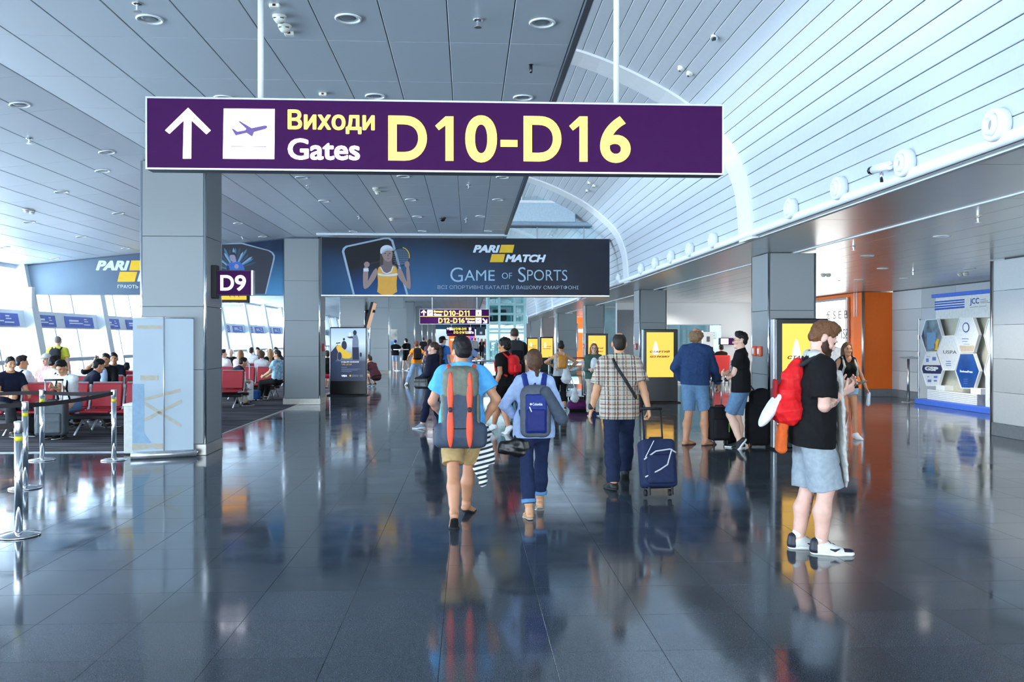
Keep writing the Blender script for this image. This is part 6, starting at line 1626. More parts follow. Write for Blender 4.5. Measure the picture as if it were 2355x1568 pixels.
def pack(P, label, mat, w=.15, h=.22, d=.09, z=-.02, pocket=None, strap=None, res=None, top=None, name='backpack', group=None, stop=.12, sw=.021):
    k = P.s; it = P.item(name, label, 'backpack', group); R = bR(P); r = res or max(.010, P.res)
    def body(nm, c, hf, rd, m_, rr=None, kk=.02, extra=()):
        V, F = sdf_arrays([Bx(bp(P, *c), np.array(hf) * k, rd * k, R, k=kk)] + list(extra), rr or r, fold=.002, fold_len=.08, seed=4); return obj(nm, np_mesh(nm, V, F, m_), m_, it, local=True)
    body('bag_body', (0, d + .01, z), (w, d, h), min(d, .08) * .95, mat, extra=[Bx(bp(P, 0, d * .8 + .01, z + h * .8), np.array((w * .8, d * .7, h * .35)) * k, .06 * k, R, k=.05)])
    if pocket: body('pocket', (0, 2 * d + .012, z - h * .3), (w * .78, .035, h * .48), .03, pocket)
    if top: body('top_flap', (0, d + .015, z + h * .82), (w * .95, d * 1.02, h * .3), .05, top)
    straps(P, it, strap or mat, w=sw, top=stop)
    V, F = sdf_arrays([Rc(bp(P, -.03, .03, z + h), bp(P, 0, .03, z + h + .05), .009 * k, k=.01), Rc(bp(P, 0, .03, z + h + .05), bp(P, .03, .03, z + h), .009 * k, k=.01)], .008); obj('haul_loop', np_mesh('haul_loop', V, F, strap or mat), strap or mat, it, local=True)
    return it
def chain(it, name, pts, r, mat, res=.008):
    rs = r if isinstance(r, (list, tuple)) else [r] * len(pts)
    V, F = sdf_arrays([Rc(pts[i], pts[i + 1], rs[i], rs[i + 1], k=.01) for i in range(len(pts) - 1)], res); return obj(name, np_mesh(name, V, F, mat), mat, it, local=True)
def lump(it, name, prims, mat, res=.012, fold=.004, fl_=.08, seed=3, cuts=(), minus=()):
    V, F = sdf_arrays(prims, res, fold=fold, fold_len=fl_, seed=seed, cuts=cuts, minus=minus); return obj(name, np_mesh(name, V, F, mat), mat, it, local=True)

# ---- 1 man in the sky-blue shirt with the trekking pack
pos = fl(1062, 1198)
P = Person('man in a sky-blue T-shirt and khaki shorts with a big trekking pack, walking away', pos, -.04, 1.67, res=.007, feet=[lfoot(pos, -.04, 1046, 1219, -.05), lfoot(pos, -.04, 1071, 1186, .06)], fpitch=(.42, 0), toes=(.1, -.35), skin='warm',
           wrists=[(-.20, .24, .95), (.20, .06, .90)], elbow=[(-.7, -.5, -.6), (1, -.35, 0)], head=(.55, .05, 0), hdir=[None, (-.2, -.2, -1)], hnorm=[None, (-1, .2, 0)], curl=(.5, .9))
P.top(c_sky, .62, .18, .022, flare=.02, sl_loose=.03); P.bottom(c_khaki, .86, .026, flare=.012); P.hair(hr_black, 'short', vol=.010); P.shoes(m_flip, kind='flip')
PB = P; k = P.s
m_slate, m_olive, m_or = cloth('slate_nylon', (66, 76, 92), rough=.6), cloth('olive_nylon', (112, 116, 104), rough=.65), M('orange_nylon', (222, 74, 34), rough=.5)
it = P.item('trekking_backpack', 'big slate and olive trekking backpack with orange side bands', 'backpack'); R = bR(P); bp0 = bp
def bp(P, x, y, z): return bp0(P, x, y, z - .09)
lump(it, 'bag_body', [Bx(bp(P, 0, .11, -.12), np.array((.15, .095, .30)), .075, R, k=.04), Bx(bp(P, 0, .09, -.36), np.array((.235, .08, .11)), .06, R, k=.06)], m_slate, .009, .003)
lump(it, 'top_compartment', [Bx(bp(P, 0, .11, .12), np.array((.158, .105, .13)), .07, R, k=.05), El(bp(P, .02, .10, .235), (.12, .08, .05), R, k=.05), El(bp(P, -.07, .11, .22), (.07, .07, .05), R, k=.04)], m_olive, .009, .007, .07)
for sg in (-1, 1):
    lump(it, 'side_pocket', [Bx(bp(P, sg * .15, .09, -.18), np.array((.03, .06, .2)), .028, R, k=.02)], m_olive, .009, .003)
    lump(it, 'hip_wing', [Rc(bp(P, sg * .16, .02, -.36), bp(P, sg * .19, -.10, -.36), .07, .05, n=P.xs, fl=.4, k=.03)], m_slate, .009, .003)
    for z0, z1, w0 in ((.20, -.10, .030), (-.12, -.42, .032)):
        c = (z0 + z1) / 2
        lump(it, 'orange_band', [El(bp(P, sg * .088, .212, c), (w0, .014, abs(z0 - z1) * .62), R, k=.01)], m_or, .007, 0)
    lump(it, 'buckle', [Bx(bp(P, sg * .088, .225, -.11), (.016, .008, .022), .006, R, k=0)], m_blackm, .005, 0)
chain(it, 'compression_strap', [bp(P, -.10, .21, -.285), bp(P, .10, .21, -.285)], .008, m_blackm); chain(it, 'compression_strap', [bp(P, .02, .205, -.33), bp(P, .10, .2, -.44), bp(P, .07, .2, -.50)], .006, m_olive)
bp = bp0
straps(P, it, m_or, .10, .024)
it = P.item('striped_cloth', 'crumpled black and white striped cloth held at the hip of the trekking-pack man', 'cloth')
def stripes(name, c0, c1, axis, freq, w=.5, rotz=0.0):
    m = M(name, c0, rough=.85)
    N, L, b = nodes_of(m)
    tc = N['Texture Coordinate']; wv = N.new('ShaderNodeTexWave'); wv.bands_direction = axis; wv.inputs['Scale'].default_value = freq; wv.inputs['Distortion'].default_value = 1.2; wv.inputs['Detail'].default_value = 0; wv.inputs['Detail Scale'].default_value = .3
    r = N.new('ShaderNodeValToRGB'); r.color_ramp.interpolation = 'CONSTANT'; r.color_ramp.elements[1].position = w
    r.color_ramp.elements[0].color = lin(c0) + (1,); r.color_ramp.elements[1].color = lin(c1) + (1,)
    mp = N.new('ShaderNodeMapping'); mp.inputs['Rotation'].default_value = (0, rotz, 0); L.new(tc.outputs['Object'], mp.inputs[0])
    L.new(mp.outputs[0], wv.inputs['Vector']); L.new(wv.outputs['Fac'], r.inputs[0]); L.new(r.outputs[0], b.inputs['Base Color']); return m
m_strp = stripes('striped_cotton', (40, 44, 50), (226, 230, 232), 'Z', 7, .45, .25)
w = P.wr[1]
lump(it, 'cloth', [Rc(w + np.array((-.04, .03, -.02)), w + np.array((.03, .0, -.10)), .03, .035, k=.03), Rc(w + np.array((.0, .0, -.08)), w + np.array((.045, .0, -.34)), .045, .06, n=np.array((0, 1., 0)), fl=.5, k=.04), Rc(w + np.array((-.02, .0, -.12)), w + np.array((-.055, .01, -.44)), .04, .05, n=np.array((0, 1., 0)), fl=.5, k=.02), Rc(w + np.array((-.01, .0, -.3)), w + np.array((-.005, .0, -.56)), .035, .035, n=np.array((0, 1., 0)), fl=.5, k=.02)], m_strp, .008, .010, .045)

# ---- 2 woman with the blue backpack
pos = fl(1228, 1186)
P = Person('woman with a braid, light blue shirt and cropped jeans, walking away', pos, 0.0, 1.56, fem=True, res=.007, feet=[lfoot(pos, 0, 1217, 1193, -.02), lfoot(pos, 0, 1243, 1180, .06)], fpitch=(0, .35), toes=(.12, -.05),
           wrists=[(-.15, .17, .90), (.15, .22, .98)], elbow=[(-1, -.45, -.2), (.5, -.8, -.4)], head=(.12, .0, 0), curl=(.9, .9), skin='tan')
P.top(cloth('pale_blue_oxford', (166, 188, 226)), 1.75, .20, .018, flare=.02, sl_loose=.014); P.bottom(c_jeand, 1.78, .006, fold=.003); P.cuff(cloth('turn_up_denim', (92, 136, 180)), .80, .030); P.hair(hr_chest, 'braid'); P.shoes(M('slip_on_tan', (190, 180, 166), rough=.7), kind='flip')
lump(P.root, 'collar', [Rc(P.nb - P.up * .03 - P.xs * .05, P.nb - P.up * .03 + P.xs * .05, .05, k=.03), Rc(P.nb - P.up * .02, P.nb + P.up * .025 - P.fs * .01, .062, .055, k=.02)], _mats['cloth_pale_blue_oxford'], .007, .001, cuts=[(P.nb + P.up * .035, P.up)])
m_nyb, m_nyg = cloth('royal_blue_nylon', (34, 52, 124), rough=.55), cloth('grey_nylon', (92, 98, 108), rough=.6)
it = pack(P, 'blue and grey day backpack on the woman with the braid', m_nyg, .158, .25, .085, -.19, None, m_nyb, .008, stop=.06, sw=.03)
lump(it, 'front_panel', [Bx(bp(P, 0, .178, -.19), np.array((.11, .02, .20)) * P.s, .018, bR(P), k=0)], m_nyb, .007, .002)
lump(it, 'lower_pocket', [Bx(bp(P, 0, .19, -.26), np.array((.10, .02, .12)) * P.s, .018, bR(P), k=0)], cloth('deep_blue_nylon', (26, 38, 104), rough=.5), .007, .002)
lump(it, 'zip_pull', [Rc(bp(P, -.07, .215, -.12), bp(P, -.05, .215, -.165), .006, k=0)], m_adw, .005, 0)
_q = bp(P, 0, .201, -.09); pl = Plane((Vector(P.root.location) + Vector(_q)), (1, 0, 0)); lp_ = it
pl.text('lettering', 'Columbia', (-.035, -.012, .055, .012), m_adw, it, px=False, z=.006, bold=.01)
pl.poly('diamond_mark', [(-.062, 0), (-.05, .012), (-.038, 0), (-.05, -.012)], m_adw, it, z=.006, px=False)
it = P.item('rolled_mat', 'dark grey rolled jacket tucked along the right side of the blue backpack', 'roll'); m_roll2 = cloth('roll_charcoal', (70, 80, 92))
lump(it, 'roll', [Rc(bp(P, .10, .16, .03), bp(P, .26, .12, -.24), .055, .062, k=0)], m_roll2, .008, .003); lump(it, 'roll_end', [Rc(bp(P, .25, .12, -.225), bp(P, .268, .118, -.252), .066, .06, k=0)], m_roll2, .008, .002)
it = P.item('tote_bag', 'black soft bag hanging at the left side of the woman with the braid', 'bag')
w = P.wr[0]; b0 = np.array(lpt(pos, 0, 1182, 1022, pos.y - .05))
chain(it, 'strap', [w + np.array((0, 0, -.03)), w + np.array((-.02, -.12, -.14)), b0 + np.array((.05, 0, .06))], .010, m_blackm)
lump(it, 'bag_body', [Rc(b0 + np.array((-.10, 0, -.02)), b0 + np.array((.10, 0, -.01)), .055, .075, n=np.array((0, 1., 0)), fl=.7, k=.03), Rc(b0 + np.array((-.13, 0, -.05)), b0 + np.array((.09, 0, -.08)), .03, .05, k=.03), Rc(b0 + np.array((.03, 0, .07)), b0 + np.array((.05, 0, .0)), .03, .06, k=.03)], M('black_leather', (20, 20, 22), rough=.4), .009, .007, .05)

# ---- 3 man in the plaid shirt with the trolley
def plaid():
    m = M('cloth_plaid', (196, 186, 168), rough=.85)
    N, L, b = nodes_of(m); tc = N['Texture Coordinate']; sp = N.new('ShaderNodeSeparateXYZ'); L.new(tc.outputs['Object'], sp.inputs[0])
    def band(ch, freq, ph, width):
        a = N.new('ShaderNodeMath'); a.operation = 'MULTIPLY_ADD'; a.inputs[1].default_value = freq; a.inputs[2].default_value = ph; L.new(sp.outputs[ch], a.inputs[0])
        f = N.new('ShaderNodeMath'); f.operation = 'FRACT'; L.new(a.outputs[0], f.inputs[0]); c = N.new('ShaderNodeMath'); c.operation = 'LESS_THAN'; c.inputs[1].default_value = width; L.new(f.outputs[0], c.inputs[0]); return c
    cur = None
    def mix(prev, fac, col, amt):
        x = N.new('ShaderNodeMix'); x.data_type = 'RGBA'; mu = N.new('ShaderNodeMath'); mu.operation = 'MULTIPLY'; mu.inputs[1].default_value = amt; L.new(fac.outputs[0], mu.inputs[0]); L.new(mu.outputs[0], x.inputs[0])
        if prev is None: x.inputs[6].default_value = lin((184, 170, 148)) + (1,)
        else: L.new(prev, x.inputs[6])
        x.inputs[7].default_value = lin(col) + (1,); return x.outputs[2]
    for ch, fr, ph, w_, col, am in ((0, 9.0, .1, .30, (150, 160, 160), .55), (2, 9.0, .3, .30, (160, 160, 156), .5), (0, 10.0, .52, .16, (62, 34, 46), .85), (2, 10.0, .7, .14, (136, 74, 62), .8), (0, 10.0, .80, .09, (48, 38, 58), .85), (2, 10.0, .12, .09, (84, 52, 56), .75), (0, 18, .05, .08, (232, 226, 206), .6), (2, 18, .45, .08, (236, 230, 212), .6)):
        cur = mix(cur, band(ch, fr, ph, w_), col, am)
    L.new(cur, b.inputs['Base Color']); return m
pos = fl(1424, 1121)
P = Person('man in a short-sleeved plaid shirt and dark blue trousers pulling a trolley, walking away', pos, .02, 1.73, res=.0075, fat=.018, feet=[lfoot(pos, .02, 1410, 1127, -.02), lfoot(pos, .02, 1440, 1112, .05)], fpitch=(0, .5), toes=(.2, -.15), skin='tan',
           wrists=[(-.315, .05, .83), (.29, -.22, .87)], elbow=[(-.5, -1, 0), (.6, -1, 0)], hdir=[None, (.05, -.25, -1)], curl=(.5, 1.0), head=(0, .02, 0))
P.top(plaid(), .85, .25, .022, flare=.028, sl_loose=.028, fold=.004); P.bottom(cloth('navy_trousers', (30, 40, 66)), 1.97, .02, fold=.006); P.hair(hr_dark, 'balding'); P.shoes(m_snb, m_sole)
lump(P.root, 'collar', [Rc(P.nb - P.up * .035 - P.xs * .05, P.nb - P.up * .035 + P.xs * .05, .055, k=.03), Rc(P.nb - P.up * .02, P.nb + P.up * .03, .07, .064, k=.02)], _mats['cloth_plaid'], .007, .001, cuts=[(P.nb + P.up * .03, P.up)])
lump(P.root, 'bracelet', [Rc(P.wr[0] + np.array((0, 0, .03)), P.wr[0] + np.array((0, 0, .045)), .036, k=0)], m_blackm, .007, 0)
it = P.item('shoulder_bag', 'black shoulder bag slung across the back of the plaid-shirted man', 'bag'); k = P.s
chain(it, 'strap', [P.sh[0] + P.xs * .08 + P.up * .065 + P.fs * .06, P.sh[0] + P.xs * .085 + P.up * .07 - P.fs * .03, bp(P, -.07, .065, .09), bp(P, .04, .075, -.08), bp(P, .15, .045, -.25), P.waist + P.xs * .19 - P.up * .10], .017, m_blackm)
lump(it, 'bag_body', [Bx(P.hip + P.xs * .225 + P.up * .02 + P.fs * .04, (.045, .09, .10), .03, k=0)], m_blackm, .009, .002)
def trolley(pos, rz, tilt, label, mat, w, d, h, handle_h, stripe=None, wheel=.035, hw=.10, name='trolley_case'):
    t = thing(name, label, 'suitcase', pos, rz); t.rotation_euler = (tilt, 0, rz)
    def loc(nm, V, F, m_, par=t): return obj(nm, np_mesh(nm, V, F, m_), m_, par, local=True)
    V, F = sdf_arrays([Bx((0, 0, wheel * 2 + h / 2 + .01), (w / 2, d / 2, h / 2), .045, k=.02)], .01, fold=.002, seed=2); loc('case_body', V, F, mat)
    V, F = sdf_arrays([Bx((0, -d / 2 - .01, wheel * 2 + h * .38), (w * .40, .035, h * .30), .03, k=.0)], .01, fold=.002, seed=5); loc('front_pocket', V, F, mat)
    for sx in (-1, 1):
        obj('wheel', MB().lathe([(wheel, -.014), (wheel + .002, 0), (wheel, .014)], (sx * (w / 2 - .05), d / 2 - .06, wheel), 16, 'x'), m_blackm, t, True, local=True)
        obj('foot', MB().tube([(sx * (w / 2 - .06), -d / 2 + .05, 0.0), (sx * (w / 2 - .06), -d / 2 + .05, wheel * 2 + .02)], .013, 8), m_blackm, t, local=True)
        obj('handle_tube', MB().tube([(sx * hw, d / 2 - .03, wheel * 2 + h - .02), (sx * hw, d / 2 - .03, handle_h)], .010, 8), m_blackm if stripe else m_alu, t, True, local=True)
    obj('grip', MB().tube([(-hw - .015, d / 2 - .03, handle_h), (hw + .015, d / 2 - .03, handle_h)], .016, 10), m_blackm, t, True, local=True)
    obj('carry_loop', MB().tube([(-.08, 0, wheel * 2 + h), (-.06, 0, wheel * 2 + h + .03), (.06, 0, wheel * 2 + h + .03), (.08, 0, wheel * 2 + h)], .012, 8), m_blackm, t, True, local=True)
    return t
c = fl(1513, 1148)
t = trolley(c + Vector((.02, .02, .035)), .05, -.26, 'dark blue trolley bag with pale piping pulled by the plaid-shirted man', cloth('trolley_navy', (34, 44, 76), rough=.7), .36, .24, .50, .93, stripe=True)
for pts in ([(-.17, -.128, .36), (-.05, -.165, .44), (.10, -.165, .46), (.17, -.13, .43)], [(-.17, -.128, .18), (-.02, -.175, .25), (.06, -.175, .30), (.12, -.165, .46)]):
    obj('piping', MB().tube(pts, .008, 6), M('reflective_piping', (200, 202, 206), rough=.4), t, local=True)
obj('luggage_tag', MB().tube([(-.06, -.15, .55), (-.12, -.16, .45), (-.16, -.15, .38)], .004, 6), m_adw, t, local=True)

# ---- 4 man in the denim jacket
pos = fl(1598, 1022)
P = Person('man in a blue denim jacket and denim shorts with wild grey-brown hair, back to us', pos, -.18, 1.83, res=.009, fat=.012, feet=[lfoot(pos, -.18, 1577, 1023, 0), lfoot(pos, -.18, 1622, 1024, 0)], toes=(-.75, -.85), skin='warm', side=.04,
           wrists=[(-.19, .16, 1.0), (.40, .16, .88)], elbow=[(-1, -.35, -.1), (.6, -1, 0)], head=(-.45, .05, .05), hdir=[None, (.1, .1, -1)], curl=(.6, 1.0))
P.top(cloth('denim_jacket', (40, 62, 100)), 1.9, .13, .036, flare=.0, sl_loose=.022, fold=.008, name='jacket'); P.bottom(c_jean, .92, .024, fold=.004); P.hair(hairm('grey_brown', (128, 102, 74)), 'ring', vol=.02); P.shoes(M('brown_rubber', (70, 58, 50), rough=.7), kind='flip')
lump(P.root, 'collar', [Rc(P.nb - P.up * .05 - P.xs * .06, P.nb - P.up * .05 + P.xs * .06, .065, k=.03), Rc(P.nb - P.up * .03, P.nb + P.up * .02, .085, .075, k=.02)], _mats['cloth_denim_jacket'], .009, .002, cuts=[(P.nb + P.up * .02, P.up)])
lump(P.root, 'waistband', [Rc(P.hip - P.up * .015 + P.xh * sg * .06, P.hip - P.up * .05 + P.xh * sg * .06, .135, n=P.fs, fl=.92, k=.05) for sg in (-1, 1)], _mats['cloth_denim_jacket'], .009, .001, cuts=[(P.hip - P.up * .06, -P.up), (P.hip - P.up * .0, P.up)])
c = fl(1660, 1026)
t = trolley(c + Vector((0, .14, 0)), .10, 0, 'black cabin trolley held by the man in the denim jacket', cloth('trolley_black', (26, 27, 30), rough=.7), .34, .23, .52, 1.0, hw=.07)
obj('green_zip', MB().box((.09, -.17, .22), (.10, -.16, .36)), M('lime_zip', (140, 200, 60)), t, local=True)
t = thing('small_bag', 'small black bag on the floor between the two black trolleys', 'bag', fl(1692, 1018)); lump(t, 'bag_body', [Bx((0, .1, .17), (.12, .1, .17), .05, k=0)], c_black, .012, .004); chain(t, 'strap', [(-.08, .1, .33), (-.04, .1, .42), (.06, .1, .42), (.09, .1, .33)], .010, m_blackm)

# ---- 5 man in the black tee, arms folded
pos = fl(1704, 1031)
P = Person('man in a black T-shirt and denim shorts standing cross-legged with folded arms, in profile', pos, 1.15, 1.76, res=.009, fat=.006, feet=[(-.10, -.10, 0), (.06, .02, 0)], fpitch=(.95, 0), toes=(.0, -.1), knee=[(.35, 1, 0), (0, 1, 0)],
           wrists=[(.06, .22, 1.04), (-.10, .25, 1.12)], elbow=[(-1, -.5, -.2), (1, -.3, -.2)], hdir=[(1, .1, .05), (-1, .1, .2)], hnorm=[(0, -1, 0), (0, -1, 0)], curl=(.4, .4), head=(.25, .02, 0), skin='fair')
P.top(c_black, .62, .18, .018, flare=.015, sl_loose=.026); P.bottom(c_jean, .95, .024, fold=.005); P.hair(hr_black, 'short'); P.shoes(m_snb, m_solew); P.glasses()
lump(P.root, 'shirt_print', [El(P.chest - P.up * .06 + P.fs * .13 - P.xs * .03, (.09, .035, .10), k=0)], M('grey_print', (150, 150, 150), rough=.8, var=.9, scale=60), .009, .006, .03)
lump(P.root, 'watch', [Rc(P.wr[0] - P.xs * .02, P.wr[0] - P.xs * .035, .034, k=0)], m_blackm, .007, 0)
t = thing('travel_bag', 'tall black travel bag with an orange-tipped wheel behind the man with folded arms', 'suitcase', fl(1748, 1030), 0)
lump(t, 'case_body', [Bx((0, .12, .36), (.17, .12, .33), .05, k=.03)], c_black, .012, .004); lump(t, 'bag_on_top', [Bx((.03, .1, .74), (.15, .11, .13), .06, k=0), El((.06, .1, .86), (.10, .08, .05), k=.03)], c_black, .012, .006)
chain(t, 'strap', [(-.12, .1, .95), (-.07, .08, .88), (-.02, .06, .80)], .012, m_blackm); obj('wheel', MB().lathe([(.04, -.015), (.04, .015)], (-.14, .04, .04), 16, 'x'), m_blackm, t, True, local=True); obj('wheel_cap', MB().lathe([(.036, -.022), (.036, -.016)], (-.14, .04, .04), 16, 'x'), M('ochre_ring', (190, 120, 40)), t, local=True)

# ---- 6 bearded man with the phone
def tattoo_skin(spots):
    m = M('skin_tattooed', (222, 176, 158), rough=.5)
    N, L, b = nodes_of(m); tc = N['Texture Coordinate']; src = b.inputs['Base Color'].links[0].from_socket; tot = None
    for c, r in spots:
        mp = N.new('ShaderNodeMapping'); mp.inputs['Location'].default_value = tuple(-c[i] / r[i] for i in range(3)); mp.inputs['Scale'].default_value = tuple(1 / r[i] for i in range(3)); L.new(tc.outputs['Object'], mp.inputs[0])
        g = N.new('ShaderNodeTexGradient'); g.gradient_type = 'SPHERICAL'; L.new(mp.outputs[0], g.inputs[0])
        if tot is None: tot = g.outputs['Fac']
        else:
            a = N.new('ShaderNodeMath'); a.operation = 'MAXIMUM'; L.new(tot, a.inputs[0]); L.new(g.outputs['Fac'], a.inputs[1]); tot = a.outputs[0]
    n = N.new('ShaderNodeTexNoise'); n.inputs['Scale'].default_value = 32; n.inputs['Detail'].default_value = 5; L.new(tc.outputs['Object'], n.inputs['Vector'])
    r1 = N.new('ShaderNodeMapRange'); r1.inputs[1].default_value = .05; r1.inputs[2].default_value = .3; L.new(tot, r1.inputs[0])
    r2 = N.new('ShaderNodeMapRange'); r2.inputs[1].default_value = .47; r2.inputs[2].default_value = .56; L.new(n.outputs['Fac'], r2.inputs[0])
    mu = N.new('ShaderNodeMath'); mu.operation = 'MULTIPLY'; L.new(r1.outputs[0], mu.inputs[0]); L.new(r2.outputs[0], mu.inputs[1]); m2 = N.new('ShaderNodeMath'); m2.operation = 'MULTIPLY'; m2.inputs[1].default_value = .62; L.new(mu.outputs[0], m2.inputs[0])
    x = N.new('ShaderNodeMix'); x.data_type = 'RGBA'; L.new(m2.outputs[0], x.inputs[0]); L.new(src, x.inputs[6]); x.inputs[7].default_value = lin((58, 56, 66)) + (1,); L.new(x.outputs[2], b.inputs['Base Color']); return m
pos = fl(1868, 1266); rz = -math.pi / 2 - .12
P = Person('bearded man in a black T-shirt and pale shorts looking down at his phone, in profile', pos, rz, 1.80, res=.0065, lean=.07, feet=[(-.07, -.09, 0), (.10, .04, 0)], toes=(.05, -.12), skin_mat=tattoo_skin([((.06, .10, .34), (.09, .09, .20)), ((-.07, .06, .34), (.09, .12, .24)), ((.20, .10, 1.10), (.12, .14, .14))]),
           wrists=[(-.03, .225, 1.27), (.07, .215, 1.245)], elbow=[(-.5, -.4, -1), (.45, -.35, -1)], hdir=[(.15, .6, .35), (-.25, .7, .35)], hnorm=[(.8, -.1, .4), (-.8, -.2, .4)], curl=(.7, .75), head=(.0, .58, 0))
k = P.s
P.top(c_black, .80, .23, .022, flare=.034, sl_loose=.032, fold=.006); P.bottom(cloth('pale_blue_jersey', (150, 160, 168)), .99, .030, flare=.032, fold=.005, fl=.15); P.hair(hairm('light_brown', (104, 68, 42)), 'short', vol=.002); P.beard(hairm('beard_brown', (62, 38, 24)))
P.shoes(M('trainer_white', (226, 226, 220), rough=.5), M('trainer_sole', (236, 236, 228), rough=.5))
m_nv = M('trainer_navy', (30, 28, 46), rough=.5)
for i in (0, 1):
    b, td, hv, nv, ball = P.foot[i]; z = np.array((0, 0, 1.)); toe = ball + td * .088 * k; side = np.cross(hv, nv); heel = b - hv * .038 * k
    lump(P.root, 'toe_cap', [Rc(ball + hv * .03 + z * .012, toe + z * .016, .052, .043, n=z, fl=.75, k=.02)], m_nv, .006, 0, cuts=[(b + z * .028, -z), (ball + hv * .01, -hv)])
    lump(P.root, 'heel_panel', [Rc(heel + z * .04, heel + z * .085, .050, .042, k=.02)], m_nv, .006, 0, cuts=[(heel + hv * .01, hv)])
    lump(P.root, 'laces', [Rc(P.an[i] + hv * .045 + z * .0, ball - hv * .02 + z * .058, .026, .022, k=.01)], m_nv, .006, .005, .02)
    lump(P.root, 'sock', [Rc(P.an[i] + z * .01, P.an[i] + z * .05, .044, .043, k=0)], c_white, .006, .001)
    for sg in (-1, 1):   # curved mark on the flank
        q = [ball + side * sg * .052 - hv * .055 + z * .05, ball + side * sg * .055 - hv * .02 + z * .042, ball + side * sg * .050 - hv * -.02 + z * .058]
        lump(P.root, 'side_mark', [Rc(q[0], q[1], .005, .010, k=.004), Rc(q[1], q[2], .010, .003, k=.004)], m_nv, .005, 0)
it = P.item('phone', 'black phone in the hands of the bearded man', 'phone'); ph = (P.wr[0] + P.wr[1]) / 2 + np.array((-.01, .12, .05))
mb = MB().chbox((-.037, -.075, -.004), (.037, .075, .004), .003); Mx = Matrix.Translation(Vector(ph)) @ Matrix.Rotation(.35, 4, 'X'); mb.v = [tuple(Mx @ Vector(q)) for q in mb.v]; obj('case', mb, m_black, it, local=True)
mb = MB().box((-.033, -.07, .004), (.033, .07, .0052)); mb.v = [tuple(Mx @ Vector(q)) for q in mb.v]; obj('screen', mb, M('phone_glass', (40, 46, 56), rough=.08), it, local=True)
it = P.item('towel', 'long off-white towel scarf round the neck of the bearded man', 'scarf'); c_tow = cloth('off_white_towel', (196, 194, 188))
nb, xs, fs, up = P.nb, P.xs, P.fs, P.up
lump(it, 'neck_loop', [Rc(nb - xs * .10 + fs * .03 - up * .03, nb - xs * .08 - fs * .05 + up * .005, .035, k=.03), Rc(nb - xs * .08 - fs * .05 + up * .005, nb + xs * .08 - fs * .05 + up * .005, .035, k=.03), Rc(nb + xs * .08 - fs * .05 + up * .005, nb + xs * .115 + fs * .035 - up * .03, .035, k=.03)], c_tow, .008, .006, .05)
for sg, zl in ((1, 1.02), (-1, .95)):
    pts = [nb + xs * sg * .105 + fs * .03 - up * .03, P.chest + xs * sg * .09 + fs * .150 + up * .02, P.waist + xs * sg * .08 + fs * .185, P.hip + xs * sg * .08 + fs * .20 - np.array((0, 0, .08)), P.hip + xs * sg * .09 + fs * .225 - np.array((0, 0, .36))]
    lump(it, 'hanging_end', [Rc(pts[j], pts[j + 1], (.045, .06, .068, .07)[j], (.06, .068, .07, .062)[j], n=fs, fl=.28, k=.03) for j in range(4)], c_tow, .008, .006, .05)
m_rdn = cloth('red_nylon', (214, 30, 34), rough=.55)
it = P.item('drawstring_bag', 'red gym bag on the back of the bearded man, with an orange pouch hanging below', 'backpack')
lump(it, 'bag_body', [Rc(bp(P, 0, .05, .05), bp(P, 0, .09, -.22), .075, .125, n=P.xs, fl=1.0, k=.05), Rc(bp(P, -.07, .06, -.24), bp(P, .07, .06, -.24), .10, k=.05), Rc(bp(P, 0, .03, .14), bp(P, 0, .05, .02), .035, .07, k=.04)], m_rdn, .009, .010, .07)
lump(it, 'net_pocket', [Bx(bp(P, 0, .185, -.10), (.055, .012, .10), .012, bR(P), k=0)], cloth('dark_red_nylon', (150, 20, 28), rough=.6), .008, .002)
straps(P, it, c_char, .08, .018)
it2 = P.item('neck_pillow', 'white and purple cap-like pillow hanging behind the red gym bag', 'pillow')
c0 = bp(P, 0, .20, -.20)
lump(it2, 'white_shell', [El(c0 + P.up * -.03, (.10, .045, .17), bR(P) @ np.array(Matrix.Rotation(-.5, 3, 'X')), k=0)], c_white, .009, .002)
lump(it2, 'purple_lining', [El(c0 + P.up * -.005 + P.fs * .028, (.09, .04, .15), bR(P) @ np.array(Matrix.Rotation(-.5, 3, 'X')), k=0)], cloth('purple_lining', (66, 48, 84)), .009, .002)
it3 = P.item('orange_pouch', 'orange cloth pouch dangling under the red gym bag', 'pouch'); c0 = bp(P, 0, .11, -.44)
lump(it3, 'pouch_body', [Bx(c0, (.07, .035, .13), .03, bR(P), k=0)], cloth('orange_cloth', (206, 92, 40)), .009, .006, .05); chain(it3, 'cord', [c0 + P.up * .12, bp(P, 0, .08, -.3)], .006, m_blackm); lump(it3, 'button', [El(c0 + P.up * .10 - P.fs * .035, (.012, .008, .012), k=0)], m_chrome, .005, 0)

